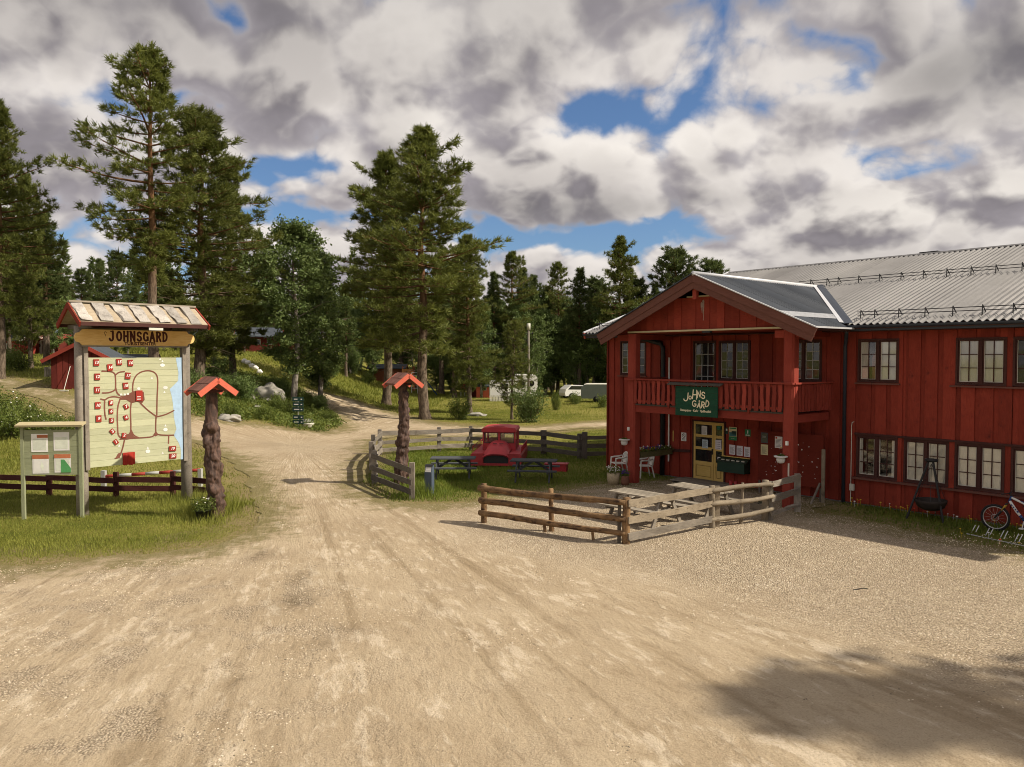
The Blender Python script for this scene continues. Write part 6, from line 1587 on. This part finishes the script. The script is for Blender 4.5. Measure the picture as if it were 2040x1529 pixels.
for px_, py_, w_ in ((1190, 800, 'middle'), (1150, 806, 'left'), (1205, 812, 'right')): shrub(1, gp(px_, py_), .9, w_+' one of the three low bushes before the grey trailer', 'low bushes before the trailer')
# ------------------------------------------------------------------ grass, undergrowth, pebbles
def in_house(x, y):
    dx, dy = x-BP0.x, y-BP0.y; s_ = dx*BU.x+dy*BU.y; o_ = -(dx*BV.x+dy*BV.y)
    return (s_ > -4.3) & (s_ < 16) & (o_ < .06)
cpa = cpoly
def grass(name, x0, x1, y0, y1, n, hlo, hhi, wd, mat, label, tall=(), seed=0, mask=None, hdist=0.0, fringe=.8):
    rs = np.random.RandomState(seed); x = rs.uniform(x0, x1, n); y = rs.uniform(y0, y1, n)
    g_ = gravel_sdf(x, y); fr_ = vnoise(x, y, .7, 12)
    keep = (g_ > -fringe*rs.uniform(0, 1, n)**2.2) & ((fr_ > -.22) | (g_ > .9) | (rs.uniform(0, 1, n) < .25)) & ~in_house(x, y)
    if mask is not None: keep &= mask(x, y)
    # stay in front of the camera cone
    keep &= (np.abs(x) < y*.72+2)
    x, y, g_ = x[keep], y[keep], g_[keep]; k = len(x)
    H_ = rs.uniform(hlo, hhi, k)*(1+hdist*np.clip((y-30)/40, 0, 2))*(.65+1.2*np.clip(vnoise(x, y, .45, 14)+.5, 0, 1))
    for tx, ty, tr, tf in tall: H_ *= 1+tf*np.exp(-((x-tx)**2+(y-ty)**2)/(tr*tr))
    H_ *= np.clip(.22+g_*.5, .14, 1)
    a = rs.uniform(0, 2*PI, k); lean = rs.uniform(.1, .7, k)*H_; w_ = wd*(1+hdist*np.clip((y-30)/40, 0, 2))*rs.uniform(.7, 1.3, k)
    z = hz(x, y); ca, sa = np.cos(a), np.sin(a); b2 = rs.uniform(0, 2*PI, k)
    V = np.stack([np.stack([x-ca*w_, y-sa*w_, z-.01], 1), np.stack([x+ca*w_, y+sa*w_, z-.01], 1), np.stack([x+np.cos(b2)*lean, y+np.sin(b2)*lean, z+H_], 1)], 1).reshape(-1, 3)
    o = link(bpy.data.objects.new(name, fastmesh(name, V, np.arange(len(V)).reshape(-1, 3), mat))); tag(o, label, 'grass', kind='stuff'); return o
tallL = [(-8.3, 21.8, .9, 2.6), (-8.6, 22.4, 1.1, 2.0), (-10.2, 24.1, .8, 2.0), (-7.6, 23.5, 1.3, 1.6), (-12.1, 21.8, .5, .8), (-8.0, 25.5, 1.6, 1.2)]
grass('grass', -24, -5.5, 14.0, 26, 130000, .028, .085, .009, GRASSM, 'sunlit rough grass around the map sign', tallL, 1, None, 0.0, 2.6)
grass('grass', -30, -6, 26, 36, 42000, .05, .12, .014, GRASSM, 'rough grass behind the dark two rail fence', (), 2)
tallR = [(-4.2, 26.2, 1.2, 2.6), (-3.2, 24.8, .8, 1.8), (-4.9, 27.6, 1.0, 1.8), (-5.5, 30, 1.2, 1.0), (-2.6, 25.0, .5, 1.0)]
grass('grass', -7.5, 6, 24, 38.5, 75000, .04, .10, .011, LAWNM, 'mown lawn inside the plank fence', tallR, 3)
def wing(x, y):
    dx, dy = x-BP0.x, y-BP0.y; s_ = dx*BU.x+dy*BU.y; o_ = -(dx*BV.x+dy*BV.y); return (s_ > 5.2) & (s_ < 14) & (o_ < 5) & (o_ > .05)
grass('grass', 6, 18, 12, 26, 60000, .06, .15, .011, LAWNM, 'strip of grass along the right part of the house', (), 4, wing)
def lefthill(x, y): return x < -7
grass('grass', -62, -6, 34, 95, 100000, .05, .16, .022, GRASSM, 'long grass on the rising bank at the left', (), 5, lefthill, .5)
grass('grass', -22, 26, 38, 100, 80000, .03, .08, .020, GRASSM, 'meadow grass between the lawn and the forest', (), 6, lambda x, y: x > -22, .25)
# low leafy undergrowth on the bank between the tracks
rs = np.random.RandomState(8); bank = [gp(*q).xy for q in [(376, 825), (450, 836), (550, 848), (640, 860), (672, 850), (655, 828), (615, 800), (600, 782), (560, 760), (470, 745), (390, 745)]]
bx_ = np.array([[p.x, p.y] for p in bank]); x = rs.uniform(bx_[:, 0].min(), bx_[:, 0].max(), 5200); y = rs.uniform(bx_[:, 1].min(), bx_[:, 1].max(), 5200)
kp = (sdf(bank, x, y) < .4) & (vnoise(x, y, .35, 9) > -.28); x, y = x[kp], y[kp]; k = 9
cx_ = np.repeat(x, k)+rs.normal(0, .16, len(x)*k); cy_ = np.repeat(y, k)+rs.normal(0, .16, len(x)*k)
cz_ = hz(cx_, cy_)+np.abs(rs.normal(.12, .13, len(cx_)))
V, F = leaf_mesh(np.stack([cx_, cy_, cz_], 1), .075, rs)
o = link(bpy.data.objects.new('undergrowth', fastmesh('undergrowth', V, F, SHRUBLEAF))); tag(o, 'low leafy ground cover on the bank between the tracks', 'undergrowth', kind='stuff')
# pebbles
m, N, bs = newmat('pebbles'); g = N.n('ShaderNodeNewGeometry')
N.link(N.ramp(g.outputs['Random Per Island'], [(0, (.16, .125, .085)), (.4, (.40, .32, .21)), (.8, (.58, .48, .34)), (1, (.70, .62, .50))]), bs.inputs['Base Color']); bs.inputs['Roughness'].default_value = .95; PEB = m
def pebbles(name, x, y, rlo, rhi, label, seed):
    rs = np.random.RandomState(seed); k = len(x); r_ = rs.uniform(rlo, rhi, k); z = hz(x, y)+.02; a = rs.uniform(0, PI, k); sx = r_*rs.uniform(.8, 1.4, k); sy = r_*rs.uniform(.6, 1.0, k); sz = r_*rs.uniform(.4, .8, k)
    ca, sa = np.cos(a), np.sin(a)
    P_ = lambda u, v, w_: np.stack([x+ca*u*sx-sa*v*sy, y+sa*u*sx+ca*v*sy, z+w_*sz], 1)
    V = np.stack([P_(1, 0, .1), P_(.2, 1, .0), P_(-1, .2, .1), P_(-.2, -1, .0), P_(.1, .1, 1.0)], 1).reshape(-1, 3); b_ = np.arange(k)[:, None]*5
    F = np.concatenate([b_+np.array([0, 1, 4]), b_+np.array([1, 2, 4]), b_+np.array([2, 3, 4]), b_+np.array([3, 0, 4])], 0)
    o = link(bpy.data.objects.new(name, fastmesh(name, V, F, PEB))); tag(o, label, 'gravel', kind='stuff')
rs = np.random.RandomState(5); x = rs.uniform(-3, 17, 150000); y = rs.uniform(9.5, 29, 150000)
c_ = sdf(cpoly, x, y)+vnoise(x, y, .5, 5)*1.6+vnoise(x, y, 1.6, 6)*.7
kp = (c_+rs.uniform(-1, 1, len(c_))**3*2.4 < .2) & (gravel_sdf(x, y) < 0) & ~in_house(x, y) & (x < y*.70+1); pebbles('gravel', x[kp], y[kp], .006, .019, 'loose pale pebbles on the terrace in front of the house', 1)
x = rs.uniform(-14, 8, 90000); y = rs.uniform(7.6, 21, 90000)
st_ = np.clip((-x+2)/6, .05, 1)*np.clip((20-y)/6, .2, 1); nn = vnoise(x, y, .9, 21)+vnoise(x, y, 2.3, 22)*.7
kp = (gravel_sdf(x, y) < -.1) & (nn > .33-.30*st_) & (rs.uniform(0, 1, len(x)) < .75); pebbles('gravel', x[kp], y[kp], .006, .020, 'scattered stones on the sandy yard', 2)
# flowers along the house wall
q = {}
rs_ = random.Random(4)
for pm, nm_ in ((PETALY, 'yellow'), (PETALW, 'white'), (PETALR, 'red')):
    b_ = MB()
    for i in range({'yellow': 30, 'white': 9, 'red': 4}[nm_]):
        s_ = rs_.uniform(5.9, 11.8); of = rs_.choice((.25, .3, .45, 1.9, 2.4, 2.8)) if s_ > 9.2 else rs_.uniform(.15, .5); p = bw(s_, of); zz = rs_.uniform(.10, .22)
        b_.blob((p.x, p.y, zz), rs_.uniform(.02, .035), 1, .3, 2, (1, 1, .6)); b_.tube([(p.x, p.y, 0), (p.x, p.y, zz)], .004, 3, False)
    o = b_.build('wall_flowers', pm); tag(o, nm_+' poppies and daisies in the grass by the red wall', 'flowers', kind='stuff')
b_ = MB()
for i in range(110):
    p = gp(rs_.uniform(1880, 2040), rs_.uniform(1070, 1098)); 
    b_.blob((p.x, p.y, rs_.uniform(.06, .12)), .010, 0, .2, 2)
o = b_.build('clover_blossoms', CREAM); tag(o, 'pale clover blossoms at the edge of the grass strip', 'flowers', kind='stuff')

# ------------------------------------------------------------------ things in the distance
def hut(name, label, p, rz, W_, D_, Hw, Hr, wallm, roofm, trim, over=.3, door=None, windows=(), ridge='y', group=None, planks=True):
    """gabled hut; gable faces local -y when ridge == 'y'"""
    t = thing(name, label, 'cabin', p, rz, group); q = MB()
    if ridge == 'y':
        q.prism([(-W_/2, -.3), (W_/2, -.3), (W_/2, Hw), (0, Hr-.05), (-W_/2, Hw)], (0, D_), 'y'); sl = (Hr-Hw)/(W_/2)
    else:
        q.box(-W_/2, W_/2, 0, D_, -.3, Hw); q.prism([(0, Hw), (D_, Hw), (D_/2, Hr-.05)], (-W_/2, W_/2), 'x'); sl = (Hr-Hw)/(D_/2)
    w_ = q.build('wall', wallm, t)
    if planks and ridge == 'y':
        n_ = max(4, int(W_/.28))
        for i in range(n_): x = -W_/2+W_*(i+.5)/n_; beam('board', (x, -.015, -.1), (x, -.015, Hw+(1-abs(x)/(W_/2))*(Hr-Hw)-.12), W_/n_-.03, .02, wallm, t, up=(0, -1, 0))
    r_ = MB(); half = (W_ if ridge == 'y' else D_)/2+over
    for sg_ in (1, -1):
        for dz in (0,):
            if ridge == 'y': A = [(0, -over, Hr), (0, D_+over, Hr), (sg_*half, D_+over, Hr-sl*half), (sg_*half, -over, Hr-sl*half)]
            else: A = [(-W_/2-over, D_/2, Hr), (W_/2+over, D_/2, Hr), (W_/2+over, D_/2+sg_*half, Hr-sl*half), (-W_/2-over, D_/2+sg_*half, Hr-sl*half)]
            B = [(a[0], a[1], a[2]+.09) for a in A]; r_.add(A+B, [(0, 1, 2, 3), (4, 7, 6, 5), (0, 3, 7, 4), (1, 5, 6, 2), (2, 6, 7, 3)])
    ro_ = r_.build('roof', roofm, t)
    for sg_ in (1, -1):
        if ridge == 'y': beam('fascia_board', (0, -over-.02, Hr), (sg_*half, -over-.02, Hr-sl*half), .04, .20, trim, ro_)
        else:
            for xx in (-W_/2-over-.02, W_/2+over+.02): beam('fascia_board', (xx, D_/2, Hr), (xx, D_/2+sg_*half, Hr-sl*half), .04, .18, trim, ro_)
    if door: q = MB(); q.box(door[0]-door[1]/2, door[0]+door[1]/2, -.06, -.01, 0, door[2]); d_ = q.build('door', door[3], t); q = MB(); q.lathe([(.0, 0), (.18, .0), (.18, .02), (0, .02)], 12); q.build('door_wreath', BLACKM, d_, T(door[0], -.06, door[2]*.68) @ RX(PI/2)) if door[3] is OFFWHITE else None
    for (x, z, ww, hh_) in windows:
        q = MB(); q.box(x-ww/2, x+ww/2, -.05, -.01, z-hh_/2, z+hh_/2); o = q.build('window', OFFWHITE, t); q = MB(); q.box(x-ww/2+.05, x+ww/2-.05, -.06, -.051, z-hh_/2+.05, z+hh_/2-.05); q.build('pane', GLASS, o)
    return t
DRED = wood('dark_red_cabin', (.10, .018, .014), (.16, .028, .020)); BROWNR = wood('red_brown_roof', (.18, .05, .035), (.25, .07, .05)); SLATE = plain('slate_roof', (.06, .07, .085), .7, .2, 2); RUST = wood('rust_brown_timber', (.17, .06, .03), (.25, .09, .045))
p = at(160, 43); hut('storage_shed', 'dark red shed with red gable boards behind the map sign', p, R(14), 2.9, 3.6, 1.75, 2.55, DRED, SLATE, REDB, .38)
p = at(262, 46); hut('lean_to_shed', 'low dark shed with slate roof behind the right part of the map sign', p, R(20), 2.4, 3.0, 1.3, 1.75, DRED, SLATE, DBROWN, .2, ridge='x')
t = thing('rake', 'pale wooden rake leaning on the dark red shed', 'rake', at(127, 42.3)); q = MB(); q.tube([(-.03, 0, 0), (.1, .45, 1.35)], .018, 6); q.build('handle', OFFWHITE, t); q = MB(); q.box(-.25, .22, -.03, .03, 0, .06); q.build('head', OFFWHITE, t)
for i in range(7):
    pp = at(90+i*4.2, 47+i*.15); b_ = beam('stake', pp+Vector((0, 0, -.1)), pp+Vector((0, 0, .62)), .09, .05, GREYWOOD, None, up=(0, -1, 0)); tag(b_, 'pale stake beside the dark red shed, '+ordinal(i)+' of the short row from the left', 'stake', 'stakes beside the shed')
p = at(92, 78); hut('far_cabin', 'small red cabin with white door on the slope', p, R(-24), 3.6, 3.2, 1.55, 2.0, DRED, BROWNR, REDB, .3, door=(-.85, .75, 1.35, OFFWHITE), windows=((.9, 1.0, .5, .5),), ridge='x', group='cabins on the slope')
p = at(8, 76); hut('far_cabin', 'red cabin with slate roof at the left edge on the slope', p, R(-10), 3.4, 3.2, 1.5, 2.1, REDB, SLATE, OFFWHITE, .3, windows=((.6, .9, .5, .5),), ridge='x', group='cabins on the slope')
p = at(515, 88); hut('far_cabin', 'dark red cabin with dark roof seen through the birch branches', p, R(12), 4.4, 4, 1.9, 2.8, DRED, SLATE, REDB, .4, windows=((-1.2, 1.2, .5, .6), (0, 1.2, .5, .6), (1.2, 1.2, .5, .6)), ridge='x', group='cabins on the slope')
p = at(562, 92); hut('far_cabin', 'brown plank cabin partly hidden behind the birch trunk', p, R(8), 4.6, 4, 1.8, 2.8, RUST, SLATE, REDB, .4, windows=((.8, 1.1, .5, .6),), group='cabins on the slope')
p = at(770, 92); hut('plank_shelter', 'long rust brown plank shelter behind the middle pines', p, R(2), 4.2, 2.6, 1.9, 2.3, RUST, SLATE, RUST, .2, ridge='x'); 
p = at(812, 91); t = thing('play_tower', 'orange brown play tower behind the middle pines', 'play tower', p)
TOWER = wood('orange_timber', (.36, .15, .05), (.48, .22, .08))
for i in range(6): beam('board', (-.55+.22*i, 0, 1.3), (-.55+.22*i, 0, 2.6), .20, .03, TOWER, t, up=(0, -1, 0))
for x in (-.6, .62):
    for y_ in (.06, 1.2): beam('post', (x, y_, 0), (x, y_, 2.9), .12, .12, RUST, t, up=(0, -1, 0))
q = MB(); q.box(-.7, .7, 0, 1.3, 1.2, 1.28); q.build('platform', RUST, t)
p = at(826, 90); t = thing('climbing_frame', 'white metal climbing frame beside the orange play tower', 'climbing frame', p)
for x in (-.35, .35): q = MB(); q.tube([(x, 0, 0), (x, 0, 2.4)], .05, 6); q.build('upright', WHITEP, t)
for z in (.6, 1.1, 1.6, 2.1, 2.4): q = MB(); q.tube([(-.35, 0, z), (.35, 0, z)], .035, 6); q.build('rung', WHITEP, t)
p = at(858, 86); t = thing('slide', 'dark blue slide at the playground behind the middle pines', 'slide', p)
q = MB(); vs = []; 
for i in range(9):
    u = i/8; x = -.55+1.25*u; z = 1.95-1.95*u+.25*u*u; vs += [(x, -.24, z+.14), (x, -.22, z), (x, .22, z), (x, .24, z+.14)]
fs = [(4*i+j, 4*i+4+j, 4*i+5+j, 4*i+1+j) for i in range(8) for j in range(3)]; q.add(vs, fs+[f[::-1] for f in fs]); q.build('chute', PLASTICBLUE, t)
for y_ in (-.25, .25): q = MB(); q.tube([(-.6, y_, 0), (-.55, y_, 2.3)], .03, 6); q.build('ladder_rail', SILVER, t)
for z in (.4, .8, 1.2, 1.6): q = MB(); q.tube([(-.58, -.25, z), (-.58, .25, z)], .02, 5); q.build('rung', SILVER, t)
p = at(922, 88); t = thing('red_board', 'small bright red board on posts by the playground', 'sign', p); q = MB(); q.box(-.26, .26, -.02, .02, .75, 1.45); q.build('panel', SNOWREDB, t)
for x in (-.22, .22): beam('post', (x, .04, 0), (x, .04, .8), .07, .05, OFFWHITE, t, up=(0, -1, 0))
p = at(962, 84); hut('playhouse', 'small salmon red playhouse with dark roof left of the white camper', p, R(-16), 1.5, 1.6, 1.25, 1.7, SALMON, SLATE, DBROWN, .12, windows=((.2, .95, .4, .3),), ridge='x')
p = at(947, 86); hut('playhouse', 'dark red lean hut beside the salmon playhouse', p, R(-16), 1.1, 1.4, 1.3, 1.7, DRED, SLATE, DBROWN, .1, ridge='x')
# white camper with awning skirt
p = at(1022, 78); t = thing('camper', 'white camper trailer with picket skirt behind the young pine', 'camper', p, R(4))
q = MB(); q.prism([(-2.3, .45), (2.4, .45), (2.5, 1.0), (2.45, 2.35), (2.2, 2.62), (.4, 2.66), (-.2, 2.1), (-2.3, 2.0)], (0, 2.1), 'y'); q.build('body', WHITEP, t)
q = MB(); q.lathe([(0, 0), (.30, 0), (.30, .03), (0, .03)], 16); q.build('porthole', GLASS, t, T(1.85, -.01, 1.75) @ RX(PI/2))
q = MB(); q.box(-1.2, -.5, -.03, -.005, 1.2, 1.75); q.build('window', GLASS, t); q = MB(); q.box(.5, 1.2, -.03, -.005, 1.4, 1.9); q.build('window', GLASS, t)
for x in (-1.2, 1.2): q = MB(); q.smooth = True; q.tube([(x, -.02, .32), (x, .2, .32)], .32, 14); q.build('wheel', RUBBER, t)
for i in range(16): x = -2.3+.15*i; beam('skirt_picket', (x, -.35, -.05), (x, -.35, .62), .11, .02, OFFWHITE, t, up=(0, -1, 0))
beam('skirt_rail', (-2.4, -.32, .45), (0, -.32, .45), .03, .06, OFFWHITE, t)
# car
p = at(1153, 84); t = thing('parked_car', 'white estate car parked under the trees near the house corner', 'car', p, R(20))
q = MB(); q.smooth = False; prof = [(-1.9, .28), (1.9, .28), (2.0, .6), (1.85, .82), (.85, .92), (.35, 1.38), (-1.3, 1.42), (-1.85, 1.0), (-1.98, .6)]; q.prism(prof, (-.82, .82), 'y'); q.build('body', WHITEP, t)
q = MB(); q.prism([(.72, .93), (.32, 1.32), (-1.25, 1.35), (-1.62, .98)], (-.828, .828), 'y'); q.build('window', GLASS, t)
q = MB(); q.add([(.90, -.7, .93), (.90, .7, .93), (.40, .62, 1.36), (.40, -.62, 1.36)], [(0, 1, 2, 3)]); q.build('windscreen', GLASS, t, T(.012, 0, .01))
for x in (-1.2, 1.25):
    for y_ in (-.80, .80): q = MB(); q.smooth = True; q.tube([(x, y_-.1, .3), (x, y_+.1, .3)], .3, 14); w_ = q.build('wheel', RUBBER, t); q = MB(); q.tube([(x, y_-.11, .3), (x, y_+.11, .3)], .17, 10); q.build('rim', SILVER, w_)
for y_ in (-.6, .6): q = MB(); q.box(1.93, 2.0, y_-.15, y_+.15, .62, .76); q.build('headlight', GLASS, t)
# grey trailer
TRG = plain('grey_green_trailer', (.13, .15, .13), .6, .1, 2)
p = at(1195, 76); t = thing('trailer', 'long grey green trailer under the trees beside the house corner', 'trailer', p, R(-4)); q = MB(); q.prism([(-1.8, .4), (2.6, .4), (2.6, 1.55), (2.3, 1.75), (-1.4, 1.75), (-1.8, 1.4)], (0, 1.9), 'y'); q.build('body', TRG, t)
q = MB(); q.prism([(-1.5, 1.752), (2.35, 1.752), (2.2, 1.85), (-1.2, 1.85)], (.05, 1.85), 'y'); q.build('roof', OFFWHITE, t)
for x in (-.3, .6): q = MB(); q.smooth = True; q.tube([(x, -.02, .33), (x, .2, .33)], .33, 14); q.build('wheel', RUBBER, t)
q = MB(); q.box(.9, 1.8, -.02, -.003, .95, 1.35); q.build('window', GLASS, t)
# power poles and wires
def pole(label, p, H_, top=True):
    t = thing('power_pole', label, 'pole', p, 0, 'power poles'); q = MB(); q.smooth = True; q.tube([(0, 0, -.3), (0, 0, H_)], [.13, .10], 10); q.build('mast', GREYWOOD, t)
    if top:
        q = MB(); q.smooth = True; q.tube([(0, -.02, H_-.55), (0, -.02, H_+.05)], .17, 10); q.build('transformer', OFFWHITE, t)
        for dx, z in ((.35, H_-.9), (-.35, H_-.9), (-.3, H_-1.5)): q = MB(); q.tube([(0, 0, z), (dx, 0, z+.05)], .025, 5); q.build('bracket', BLACKM, t); q = MB(); q.smooth = True; q.tube([(dx, 0, z), (dx, 0, z+.18)], .05, 8); q.build('insulator', BLACKM, t)
    return t
pA = at(1053, 70); HA = zat(646, 70)-pA.z; pole('grey power pole with white drum on top above the camper', pA, HA)
pB = at(427, 62); HB = zat(652, 62)-pB.z; pole('slim power pole left of the tall birch', pB, HB, False)
for k, (a, c) in enumerate(((pA+Vector((-.35, 0, HA-.8)), at(690, 74)+Vector((0, 0, zat(640, 74)-at(690, 74).z))), (pA+Vector((-.3, 0, HA-1.4)), pB+Vector((0, 0, HB-.2))))):
    b_ = MB(); pts = [a.lerp(c, i/16)-Vector((0, 0, 1.0*4*(i/16)*(1-i/16)*(.5+.5*k))) for i in range(17)]; b_.tube(pts, .014, 4, False); o = b_.build('power_line', BLACKM); tag(o, ('short sagging power line from the pole into the pines', 'long sagging power line between the two power poles')[k], 'cable')
# green signpost with plates, flower tub
p = gp(594, 853); t = thing('signpost', 'direction signpost with dark green plates on the bank', 'signpost', p, R(-8)); q = MB(); q.tube([(0, .03, -.2), (0, .03, 1.75)], .03, 8); q.build('post', GALV, t)
PLATE = plain('signpost_green', (.012, .05, .045), .5)
for i, z in enumerate((1.66, 1.36, 1.07, .62, .34)):
    q = MB(); q.box(-.33+.02*(i % 2), .33, -.012, .012, z-.12, z+.12); o = q.build('plate', PLATE, t)
    q = MB(); q.box(-.24, -.02+.05*(i % 3), -.0145, -.0125, z-.025, z+.03); q.build('print', PAPER, o)
    q = MB(); q.box(.17, .26, -.0145, -.0125, z-.03, z+.03); q.build('print', PAPER, o)
flower_pot('flower_tub', 'white round tub of white and purple flowers below the signpost', gp(613, 853), [(.26, 0), (.36, .12), (.38, .26), (.40, .28)], OFFWHITE, 160, [(PETALW, 40), (PETALP, 14)], .34, .22, seed=11)
# boulders and white bags
def boulder(label, p, r_, sc, seed, grp=None):
    q = MB(); q.smooth = True; q.blob((0, 0, 0), r_, 4, .45, 1.6, sc, seed); t = q.build('boulder', ROCK); t.location = p; tag(t, label, 'boulder', grp); return t
boulder('big grey lichen covered boulder on the bank', gp(530, 800)+Vector((0, .3, .32)), 1.02, (1.1, .8, .78), 2.2)
boulder('small grey stone left of the big boulder', gp(494, 797)+Vector((0, 0, .12)), .42, (1.2, .8, .6), 5.1)
boulder('low flat grey stone by the track below the boulder', gp(455, 838)+Vector((0, 0, .1)), .5, (1.3, .8, .5), 7.7)
boulder('small pale stone half sunk in the bank', gp(512, 815)+Vector((0, 0, .08)), .25, (1.2, .8, .6), 1.4)
boulder('pale flat rock in the meadow by the small round bush', gp(950, 829)+Vector((0, 0, .06)), .55, (1.4, .8, .35), 3.4)
BAG = plain('white_bag', (.82, .80, .76), .7, .05)
for i, px_ in enumerate((487, 494, 502, 509, 517)):
    b_ = MB(); b_.smooth = True; b_.blob((0, 0, .0), .25, 3, .4, 2.0, (1.0, .8, .9), i*2.0); o = b_.build('white_bag', BAG); o.location = at(px_, 72-1.6*i)+Vector((0, 0, .2+.06*(i % 2))); tag(o, 'white wrapped bag below the dark red cabin, '+ordinal(i)+' of the row from the left', 'bag', 'white bags in a row')
p = gp(1071, 826); b_ = beam('stake', p+Vector((0, 0, -.2)), p+Vector((0, 0, .95)), .16, .16, FENCEBROWN, None, up=(0, -1, 0)); tag(b_, 'single dark red brown stake in the meadow', 'stake')
p = gp(1712, 1178); b_ = log('stick', p+Vector((-.12, .03, .035)), p+Vector((.14, -.05, .045)), .016, .010, DARKWOOD, None, seg=4, n=5); tag(b_, 'dark stick lying on the gravel', 'stick')
